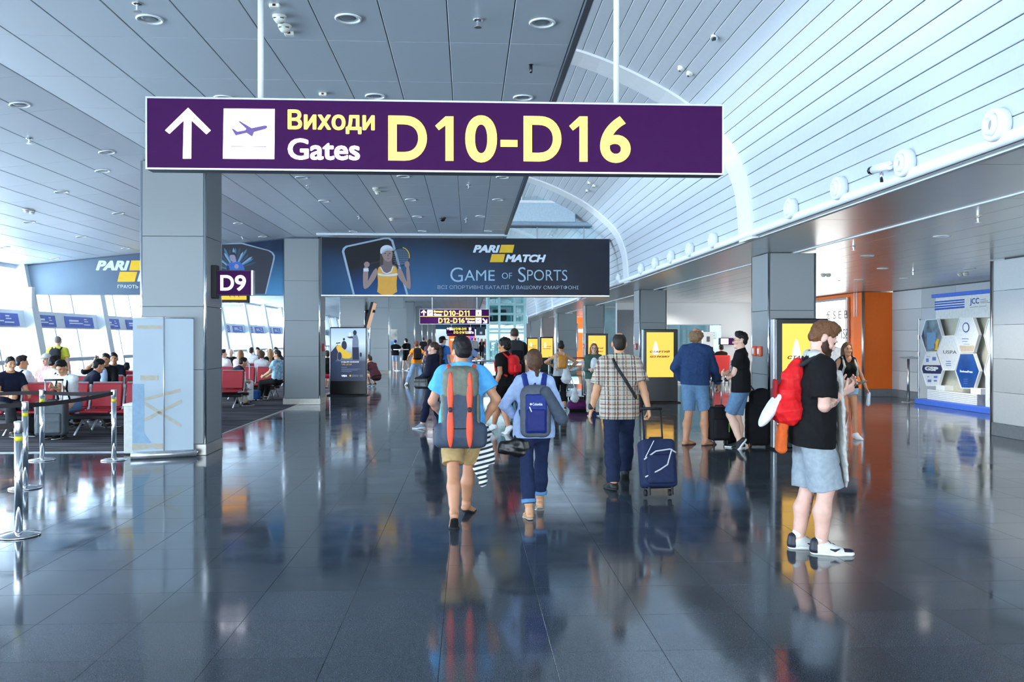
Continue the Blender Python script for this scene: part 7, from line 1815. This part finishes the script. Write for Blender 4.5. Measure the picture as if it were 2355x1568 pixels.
# ---- 7, 8 couple walking towards us
pos = fl(1948, 1006)
P = Person('woman in a black top and frayed denim shorts walking towards us', pos, math.pi + .05, 1.60, fem=True, res=.010, feet=[(-.06, .18, 0), (.06, -.12, 0)], fpitch=(0, .5), wrists=[(-.34, .02, .80), (.24, .10, .83)], elbow=[(-.7, -1, 0), (.7, -1, 0)], head=(-.1, 0, 0), skin='warm')
P.tank(c_black); P.bottom(cloth('frayed_denim', (146, 176, 200)), .30, .016, flare=.012, rise=.08); P.hair(hairm('long_brown', (92, 66, 46)), 'long', length=.22); P.shoes(m_sn)
it = pack(P, 'dark little backpack with pale straps on the woman in denim shorts', c_char, .13, .17, .07, -.02, None, cloth('pale_strap', (190, 188, 180)), .012)
it = P.item('water_bottle', 'pale bottle in the hand of the woman in denim shorts', 'bottle'); w = P.wr[0]
lump(it, 'bottle_body', [Rc(w + np.array((-.03, .02, -.08)), w + np.array((-.02, .02, -.26)), .03, .034, k=0)], M('pale_bottle', (190, 206, 216), rough=.2), .008, 0); lump(it, 'bottle_cap', [Rc(w + np.array((-.03, .02, -.04)), w + np.array((-.03, .02, -.06)), .016, k=0)], m_ad, .006, 0)
pos = fl(1912, 985)
P = Person('man in a white shirt and jeans walking half hidden behind the woman in denim shorts', pos, math.pi - .05, 1.76, res=.012, feet=[(-.1, .1, 0), (.1, -.15, 0)], fpitch=(0, .4), skin='tan'); P.top(c_white, .6, .16); P.bottom(c_jean, 1.95, .02); P.hair(hr_black); P.shoes(m_sn)

# ---- 9 woman with the ponytail
pos = fl(1000, 987); rz = 1.0
P = Person('woman in navy with a long ponytail, seen from behind and the left', pos, rz, 1.60, fem=True, res=.010, feet=[(-.10, .22, 0), (.10, -.10, 0)], fpitch=(-.0, .25), wrists=[(-.20, .20, .92), (.22, .10, .95)], head=(.45, 0, 0), skin='fair', lean=.04)
P.top(c_navy, 1.9, .17, .022, fold=.006); P.bottom(cloth('navy_jeans', (26, 34, 58)), 1.85, .006); P.hair(hr_brown, 'tied', length=.25); P.shoes(m_sng)
it = P.item('handbag', 'black handbag on the left arm of the ponytailed woman', 'bag'); c0 = P.wr[0] + np.array((-.03, -.08, -.06)); lump(it, 'bag_body', [Bx(c0, (.06, .16, .11), .05, k=0)], M('black_leather', ()), .012, .005); chain(it, 'strap', [c0 + np.array((0, -.1, .1)), P.el[0] + np.array((-.02, 0, .02)), c0 + np.array((0, .1, .1))], .010, m_blackm)

# ---- 10, 11 two men in black
pos = fl(1160, 996); rz = .95
P = Person('curly-haired youth in a black T-shirt and black shorts with a red backpack, striding left', pos, rz, 1.66, res=.009, feet=[(.10, .30, 0), (-.09, -.22, 0)], fpitch=(.0, .75), wrists=[(-.23, .04, .84), (.22, .12, .86)], head=(.25, .0, 0), skin='warm', curl=(.6, .6))
P.top(c_black, .62, .16, .016, flare=.012, sl_loose=.022); P.bottom(c_black, .92, .024)
for i in (0, 1):
    a, b_ = P.hj[i], P.kn[i]; d = _n(b_ - a); c0 = a + (b_ - a) * .94; lump(P.root, 'hem_band', [Rc(c0 - d * .035, c0 + d * .012, .098, .094, k=0, cuts=[(c0 - d * .02, -d), (c0 + d * .012, d)])], c_white, .009, 0)
P.hair(hr_black, 'curly'); P.shoes(m_sn)
pack(P, 'bright red backpack on the curly-haired youth', m_rdn, .13, .17, .08, -.03, m_rdn, m_rdn, .011)
pos = fl(1183, 960)
P = Person('tall man in a black T-shirt with a dark backpack, behind the curly-haired youth', pos, .12, 1.88, res=.011, feet=[(-.1, .12, 0), (.1, -.14, 0)], fpitch=(0, .4), wrists=[(-.30, .16, .94), (.30, .06, .88)], skin='fair')
P.top(c_black, .6, .17, .02, flare=.01); P.bottom(c_jeand, 1.95, .016); P.hair(hr_brown, 'crop'); P.shoes(m_sn)
pack(P, 'charcoal backpack on the tall man in black', c_char, .15, .2, .08, .0, c_black, c_char, .013)

# ---- 12 woman with the orange leather backpack and white bags
pos = fl(1290, 948)
P = Person('woman in a grey vest and black leggings with an orange leather backpack, walking away', pos, .06, 1.58, fem=True, fat=.01, res=.010, feet=[(-.10, .18, 0), (.06, -.12, 0)], fpitch=(0, .5), wrists=[(-.17, .26, 1.05), (.20, .05, .98)], elbow=[(-1, -.3, 0), (1, -.5, 0)], skin='tan', head=(0, -.05, 0))
P.tank(cloth('grey_vest', (168, 172, 176))); P.bottom(c_black, 1.6, .008, rise=.06); P.hair(hr_black, 'bun'); P.shoes(m_snb)
it = pack(P, 'mustard-orange leather backpack on the woman in the grey vest', M('mustard_leather', (206, 134, 36), rough=.42, var=.12), .12, .155, .06, -.04, None, M('mustard_leather', ()), .010)
c_pl = M('white_plastic_bag', (214, 218, 222), rough=.4, var=.1)
for nm, lab, du, dv, sc_ in (('plastic_bag', 'large white plastic bag hanging at the right hip of the woman in grey', 1302, 862, 1.0), ('plastic_bag', 'smaller white plastic bag hanging lower, right of the larger one', 1322, 908, .8)):
    it = P.item(nm, lab, 'bag'); c0 = np.array(lpt(pos, .06, du, dv, pos.y - .12)); w = P.wr[1]
    lump(it, 'bag_body', [Rc(c0 + np.array((0, 0, .10)), c0 + np.array((.0, 0, -.08)), .06 * sc_, .12 * sc_, n=np.array((0, 1., 0)), fl=.7, k=.05), Rc(c0 + np.array((0, 0, .2 * sc_)), c0 + np.array((0, 0, .08)), .025, .06, k=.04)], c_pl, .011, .009, .06)
    chain(it, 'handle', [c0 + np.array((0, 0, .19 * sc_)), w + np.array((0, 0, -.07))], .012, c_pl, .010)
t = thing('duffel_bag', 'purple and black duffel bag on the floor left of the plaid-shirted man', 'bag', fl(1330, 946)); lump(t, 'bag_body', [Rc((-.12, .1, .13), (.12, .1, .13), .12, .125, k=.03), El((-.04, .1, .22), (.12, .1, .06), k=.05)], cloth('purple_nylon', (96, 34, 96), rough=.5), .012, .006); lump(t, 'base', [Bx((0, .1, .03), (.19, .12, .03), .02, k=0)], c_black, .012, .001); chain(t, 'handle', [(-.1, .02, .2), (-.05, .0, .32), (.05, .0, .32), (.1, .02, .2)], .012, m_blackm)
t = thing('suitcase', 'blue suitcase behind the plaid-shirted man at his left knee', 'suitcase', fl(1366, 945)); lump(t, 'case_body', [Bx((0, .12, .23), (.16, .11, .22), .04, k=0)], cloth('case_blue', (40, 60, 120)), .014, .002); obj('handle', MB().tube([(-.06, .12, .45), (-.05, .12, .49), (.05, .12, .49), (.06, .12, .45)], .012, 8), m_blackm, t, True, local=True)

# ---- 13 woman with glasses
pos = fl(1366, 955)
P = Person('woman with glasses and a green cardigan standing before a yellow kiosk, facing us', pos, math.pi - .1, 1.56, fem=True, res=.011, wrists=[(-.08, .22, .98), (.10, .22, 1.0)], skin='fair', head=(.0, .0, 0))
P.top(cloth('green_cardigan', (70, 92, 84)), 1.8, .14, .018); lump(P.root, 'white_vest', [El(P.chest + P.fs * .125 - P.up * .05, (.085, .05, .16), k=0)], c_white, .011, .002); P.bottom(cloth('beige_trousers', (196, 186, 170)), 1.95, .02); P.hair(hairm('honey_brown', (140, 96, 60)), 'long', length=.10); P.shoes(m_snb); P.glasses()
# ---- 14 .. 21 middle distance
def walker(label, u, v, rz, H, topmat, botmat, hair, hk='short', fem=False, sleeve=.6, blen=1.95, res=.02, feet=None, wr=None, head=(0, 0, 0), skin='fair', shoe=None, lean=0, fp=(0, .35), tank=False, hands=True, **kw):
    p = fl(u, v); ft = feet or [(-.09, .14, 0), (.09, -.14, 0)]
    P = Person(label, p, rz, H, fem=fem, res=res, feet=ft, fpitch=fp, wrists=wr, head=head, skin=skin, lean=lean, hands=hands, face=res < .014, **kw)
    (P.tank(topmat) if tank else P.top(topmat, sleeve, .16, .018, fold=.003 if res < .02 else 0)); P.bottom(botmat, blen, .016, fold=.003 if res < .02 else 0)
    if hair: P.hair(hair, hk)
    if res < .03: P.shoes(shoe or m_sn)
    return P
P = walker('man in a blue polo shirt and a black cap, looking right', 1017, 915, -.5, 1.72, cloth('polo_blue', (70, 130, 214)), c_jeand, hr_dark, head=(-.4, .05, 0), res=.013); P.cap(c_black)
pack(P, 'navy backpack on the man with the black cap', c_navy, .14, .18, .07, 0, None, c_navy, .016)
P = walker('man in a pale blue shirt reaching his arm to the right, behind the trekking-pack man', 1068, 935, .1, 1.70, cloth('pale_shirt', (150, 176, 222)), c_jeand, hr_black, res=.012, wr=[(-.26, .05, .88), (.36, .34, 1.16)])
P = walker('small child whose head shows right of the trekking-pack man', 1066, 940, .2, 1.14, c_grey, c_jean, hr_brown, res=.012, blen=.9)
P = walker('woman with long dark hair in a mauve top, far down the left side', 988, 880, .5, 1.64, cloth('mauve', (112, 84, 100)), c_char, hr_dark, 'long', fem=True, res=.018)
P = walker('woman in an orange T-shirt and wide pale jeans standing with legs apart', 958, 886, .25, 1.56, cloth('orange_tee', (226, 140, 48)), cloth('pale_denim', (136, 168, 204)), hr_red, 'short', fem=True, res=.014, feet=[(-.36, .05, 0), (.18, .0, 0)], wr=[(-.30, .1, .95), (.34, .1, .95)], fp=(0, 0), skin='tan')
pack(P, 'bulky black backpack on the woman in the orange T-shirt', c_black, .15, .22, .1, -.04, c_black, c_char, .014)
P = walker('man in black T-shirt, pale shorts and blue cap by the far poster', 909, 852, 0, 1.60, c_black, cloth('pale_shorts', (160, 176, 200)), None, res=.02, blen=.85, wr=[(-.26, .1, .95), (.35, .3, 1.05)]); P.hair(hr_dark, 'crop'); P.cap(cloth('blue_cap', (50, 80, 170)), False)
P = walker('man in black with a small backpack, facing the man in the blue cap', 934, 851, .9, 1.66, c_black, c_black, hr_black, res=.02, blen=.85, wr=[(-.24, .3, 1.0), (.25, .1, .9)])
pack(P, 'small black backpack on the man in black by the far poster', c_black, .13, .18, .07, 0, None, c_black, .02)
pos = fl(858, 889)
P = Person('man crouching in a maroon shirt just right of the black poster kiosk', pos, .9, 1.70, res=.013, hips=(0, -.16, .36), lean=.55, feet=[(-.12, .02, 0), (.12, .02, 0)], fpitch=(.35, .35), knee=[(-.2, 1, .9), (.2, 1, .9)], wrists=[(-.12, .40, .42), (.10, .42, .40)], head=(.1, .25, 0), skin='tan')
P.top(cloth('maroon', (58, 28, 38)), .6, .12, .018); P.bottom(cloth('maroon_dark', (50, 30, 36)), .9, .018); P.hair(hr_black); P.shoes(m_snb)
# man in yellow at the window
P = walker('man in a yellow T-shirt standing at the left window, back to us', 133, 940, .12, 1.72, cloth('yellow_tee', (206, 206, 70)), c_char, hr_grey, 'crop', res=.013, wr=[(-.26, .02, .86), (.26, .02, .86)], fp=(0, 0), feet=[(-.1, 0, 0), (.1, 0, 0)])
pack(P, 'dark backpack on the man in yellow at the window', c_char, .13, .2, .08, -.06, None, c_char, .015)

# ---- seated travellers
def sitter(label, u, Yw, rz, topmat, botmat, hair, hk='short', fem=False, H=1.70, lean=-.05, head=(0, 0, 0), sleeve=.6, res=.014, wr=None, skin='fair', seat=.43, fat=0.0, dx=0.0, elbow=None, hdir=None, tank=False, blen=1.9, dz=0.0, **kw):
    p = at(u, 900, Yw); p.z = 0
    k = H / 1.75
    P = Person(label, p, rz, H, fem=fem, res=res, hips=(0, 0, seat + .125 * k + dz), lean=lean, feet=[(-.12, .47 * k, 0), (.12, .45 * k, 0)], knee=[(-.1, .3, 1), (.1, .3, 1)], wrists=wr or [(-.12, .34, .66), (.12, .34, .66)], head=head, skin=skin, fat=fat, face=res < .015, elbow=elbow, hdir=hdir, **kw)
    f = .003 if res < .02 else 0
    (P.tank(topmat) if tank else P.top(topmat, sleeve, .09, .018, fold=f)); P.bottom(botmat, blen, .016, fold=f, rise=.06)
    if hair: P.hair(hair, hk)
    P.shoes(m_snb); return P
P = sitter('man in white with black braces bent over his phone, front row of seats', 163, 15.0, math.pi - .15, c_white, c_jean, hr_black, lean=.38, head=(0, .55, 0), wr=[(-.06, .34, .86), (.06, .36, .84)], sleeve=.62, skin='tan', res=.011)
for sg in (-1, 1): chain(P.root, 'brace', [P.waist + P.xs * sg * .10 + P.fs * .14, P.chest + P.xs * sg * .10 + P.fs * .155, P.nb + P.xs * sg * .09 - P.up * .0 + P.fs * .02, bp(P, sg * .09, .03, .0)], .016, c_black, .01)
it = P.item('phone', 'phone in the hands of the bent man in white', 'phone'); ph = (P.wr[0] + P.wr[1]) / 2 + np.array((0, .10, .0)); obj('case', MB().chbox(ph + np.array((-.035, -.05, -.005)), ph + np.array((.035, .05, .005)), .003), m_black, it, local=True); obj('screen', MB().box(ph + np.array((-.03, -.045, .005)), ph + np.array((.03, .045, .0062)), ), M('phone_glass', ()), it, local=True)
t = trolley(at(119, 900, 14.35) - Vector((0, 0, at(119, 900, 14.35).z)), .15, 0, 'large grey hard suitcase with raised handle before the bent man in white', M('grey_hard_shell', (74, 82, 88), rough=.45, var=.1), .46, .28, .56, .98, hw=.13)
t = thing('cabin_bag', 'small black wheeled bag under the front red seats', 'suitcase', at(80, 900, 14.9) - Vector((0, 0, at(80, 900, 14.9).z))); lump(t, 'case_body', [Bx((0, .1, .2), (.18, .12, .15), .05, k=0)], c_black, .014, .003)
for sx in (-1, 1): obj('wheel', MB().lathe([(.03, -.012), (.03, .012)], (sx * .12, .02, .03), 14, 'x'), m_blackm, t, True, local=True)
P = sitter('man in a dark navy T-shirt at the left edge of the front row', 18, 15.1, math.pi + .9, c_navy, c_char, hr_black, lean=.15, wr=[(-.18, .38, .70), (.16, .40, .70)], skin='tan', res=.011)
P = sitter('man in a white T-shirt with short dark hair turned to the right, second row', 52, 16.0, -.5, c_white, c_jeand, hr_dark, head=(-.5, .1, 0), skin='tan')
pack(P, 'navy sling bag across the back of the man in white in the second row', c_navy, .05, .14, .03, .0, None, c_navy, .014, name='sling_bag')
P = sitter('man in white with a dark shoulder strap, seen from behind, second row', 126, 16.0, -.25, c_white, c_char, hr_black, head=(-.3, .15, 0), skin='tan')
chain(P.root, 'shoulder_strap', [bp(P, .16, .0, -.12), bp(P, .11, .035, .08), P.nb + P.xs * .10 + P.up * .0], .018, c_navy, .012)
P = sitter('older man in a white cap and red-striped shirt, facing left beyond the second row', 104, 18.1, math.pi - .45, stripes('red_striped', (206, 60, 80), (240, 236, 236), 'X', 9, .45), c_grey, hr_grey, 'crop', head=(.3, .1, 0)); P.cap(cloth('white_cap', (206, 206, 202)))
P = sitter('man in a dark T-shirt bending forward in the second row', 186, 16.1, -.9, c_navy, c_char, hr_black, lean=.5, head=(0, .3, 0), skin='tan')
P = sitter('man in a dark suit jacket and pale shirt talking on a phone, third row', 243, 17.95, math.pi + .1, c_black, c_char, hr_black, lean=-.05, sleeve=1.92, wr=[(-.14, .34, .66), (.17, .16, 1.18)], elbow=[(-1, -1, 0), (1, .2, -1)], hdir=[None, (-.2, -.1, 1)], skin='tan', res=.011, fat=.01)
lump(P.root, 'shirt_front', [El(P.chest + P.fs * .12 - P.up * .04, (.075, .055, .20), bR(P), k=0)], cloth('pale_blue_shirt', (176, 198, 226)), .011, .001)
it = P.item('phone', 'phone held to the ear of the man in the dark suit', 'phone'); w = P.wr[1]; obj('case', MB().chbox(w + np.array((-.045, -.01, .03)), w + np.array((-.03, .03, .15)), .004), m_black, it, local=True); obj('camera_dot', MB().lathe([(.006, 0), (.006, .002)], tuple(w + np.array((-.03, .01, .13))), 8, 'x'), m_chrome, it, local=True)
P = sitter('person in a dark top just behind the man in the suit', 262, 18.8, math.pi + .3, c_navy, c_char, hr_black, skin='tan')
P = sitter('child whose dark head shows at the right end of the third row', 292, 18.9, .2, c_red if 'c_red' in globals() else cloth('red_top', (170, 50, 60)), c_char, hr_black, H=1.3, res=.018)
# group between the two left columns
P = sitter('man in navy bent far forward just right of the near left column', 520, 21.2, -.9, c_navy, cloth('cream_trousers', (214, 206, 190)), hr_dark, lean=.75, skin='tan', head=(0, .3, 0), wr=[(-.1, .5, .62), (.12, .52, .6)])
P = sitter('man with dark hair and glasses at the left of the group between the columns', 514, 24.8, -.3, c_white, c_char, hr_dark, head=(-.8, 0, 0), res=.018)
P = sitter('bald man in a black T-shirt facing us between the columns', 530, 27.0, math.pi, c_black, c_char, None, skin='pale', res=.016, fat=.02)
P = sitter('woman with long light hair in a pale top, back to us between the columns', 554, 24.4, 0, cloth('pale_pink', (226, 210, 210)), c_char, hr_sand, 'long', fem=True, res=.016)
P = sitter('woman with short brown hair in a white top, seated with her back to us', 602, 24.5, .05, c_white, c_char, hr_chest, 'curly', fem=True, res=.014, H=1.62)
P = sitter('man in a white shirt with dark hair farther back between the columns', 578, 30.3, .1, c_white, c_char, hr_dark, res=.018)
P = sitter('dark-haired person in navy beside the man in the white shirt, far back', 592, 30.8, math.pi, c_navy, c_char, hr_dark, res=.02)
P = sitter('person with light brown hair in a dark jacket, far back by the second column', 621, 27.6, .4, c_black, c_char, hr_sand, 'long', fem=True, res=.018)
P = sitter('man in a blue floral shirt seated at the edge of the second column', 637, 23.3, 1.2, M('cloth_floral', (150, 186, 214), rough=.8, var=.6, scale=14), c_black, hr_dark, res=.014, skin='tan', head=(.2, .1, 0))
P = sitter('person raising an arm, farthest back by the second column', 634, 31.0, math.pi, c_char, c_char, hr_dark, res=.02, wr=[(-.2, .2, .9), (.25, .2, 1.25)])
P = sitter('person in pink shorts half hidden behind the black poster kiosk', 752, 28.0, .5, c_black, cloth('pink_shorts', (214, 60, 96)), hr_dark, blen=.7, res=.018, H=1.6, seat=.40)
t = thing('stroller_case', 'white suitcase handle standing among the seats between the columns', 'suitcase', at(566, 900, 22.4) - Vector((0, 0, at(566, 900, 22.4).z)))
lump(t, 'case_body', [Bx((0, 0, .32), (.17, .11, .26), .04, k=0)], c_white, .014, .002); obj('handle', MB().tube([(-.07, .05, .55), (-.07, .05, 1.0), (.07, .05, 1.0), (.07, .05, .55)], .012, 8), m_white, t, True, local=True)
for sx in (-1, 1): obj('wheel', MB().lathe([(.03, -.012), (.03, .012)], (sx * .12, 0, .03), 14, 'x'), m_blackm, t, True, local=True)
t = thing('suitcase', 'blue suitcase lying under the red seats between the columns', 'suitcase', at(572, 900, 23.0) - Vector((0, 0, at(572, 900, 23.0).z))); lump(t, 'case_body', [Bx((0, 0, .17), (.30, .12, .12), .04, k=0)], cloth('case_teal_blue', (36, 72, 120)), .014, .002)
for sx in (-1, 1): obj('wheel', MB().lathe([(.04, -.014), (.04, .014)], (sx * .2, -.05, .04), 14, 'x'), m_blackm, t, True, local=True)
t = thing('hand_bag', 'black bag leaning by the seats next to the white suitcase', 'bag', at(553, 900, 22.0) - Vector((0, 0, at(553, 900, 22.0).z))); lump(t, 'bag_body', [Bx((0, 0, .28), (.16, .10, .26), .07, k=0)], c_black, .014, .006); chain(t, 'handle', [(-.08, 0, .5), (-.02, 0, .75), (.06, 0, .72), (.09, 0, .5)], .014, m_blackm)
# back room on the right: red chair and a seated woman
p = at(1660, 880, 30.9); p.z = 0
t = thing('red_armchair', 'red chair in the back right area, its back towards us', 'chair', p); lump(t, 'chair_shell', [Bx((0, 0, .70), (.32, .06, .36), .06, k=.03), Bx((0, .25, .42), (.32, .28, .08), .05, k=.03)], M('red_plush', (206, 34, 34), rough=.6), .02, 0)
for sx in (-.26, .26):
    for sy in (0, .48): obj('leg', MB().tube([(sx, sy, 0), (sx, sy, .36)], .02, 8), m_chrome, t, True, local=True)
P = sitter('person in black seated in the red chair at the back right, back to us', 1658, 31.15, .1, c_black, c_char, hr_black, res=.018, skin='tan', H=1.75, seat=.5)
P = sitter('person in dark clothes leaning left of the red chair at the back right', 1632, 31.2, -.6, c_navy, c_char, hr_dark, res=.02, lean=.3, seat=.45, wr=[(-.2, .4, 1.0), (.1, .4, .8)])
for lab, u, v, mt, hr_ in (('woman in a red dress inside the distant orange shop', 1441, 853, cloth('red_dress', (206, 50, 36)), hr_black), ('person in a white top inside the distant orange shop', 1432, 852, c_white, hr_dark)):
    walker(lab, u, v, .4, 1.66, mt, mt if 'red' in lab else c_char, hr_, 'long', fem=True, res=.028, hands=False, fp=(0, 0))
# far crowd
c_pk = cloth('rose', (206, 120, 130))
FAR = [('far walker in a grey shirt and dark trousers, left of the lift tower', 1093, 826, 0, 1.72, c_grey, c_navy, hr_grey, 'short', False), ('far woman with fair hair in a black dress, left of the lift tower', 1108, 826, 0, 1.68, c_black, c_black, hr_sand, 'long', True), ('far walker in white at the left of the far crowd', 1078, 818, .3, 1.7, c_white, c_jean, hr_dark, 'short', False),
       ('far walker in pale blue amid the far crowd', 1086, 815, -.3, 1.72, cloth('pale_tee', (170, 190, 214)), c_char, hr_black, 'short', False), ('far walker in black under the tiny far gate sign', 1070, 812, .2, 1.75, c_black, c_char, hr_black, 'short', False), ('far walker in rose near the glass lift tower', 1116, 815, 2.8, 1.66, c_pk, c_jean, hr_brown, 'long', True),
       ('far walker in white and jeans, just left of the lift tower', 1100, 812, 3, 1.74, c_white, c_jeand, hr_dark, 'short', False), ('far walker in navy before the orange shop', 1058, 810, 0, 1.74, c_navy, c_char, hr_dark, 'short', False), ('far walker in grey before the orange shop', 1064, 808, .5, 1.7, c_grey, c_black, hr_brown, 'long', True), ('farthest walker in white, at the end of the hall', 1094, 806, 3, 1.72, c_white, c_char, hr_black, 'short', False),
       ('far man in black left of the woman with long dark hair', 974, 840, .2, 1.74, c_black, c_jeand, hr_dark, 'short', False), ('far traveller in white behind the woman with long dark hair', 981, 832, 3.0, 1.66, c_white, c_jean, hr_sand, 'long', True)]
for lab, u, v, rz, H, a, b_, h_, hk, fm in FAR:
    walker(lab, u, v, rz, H, a, b_, h_, hk, fem=fm, res=.032, hands=False, fp=(0, .2))
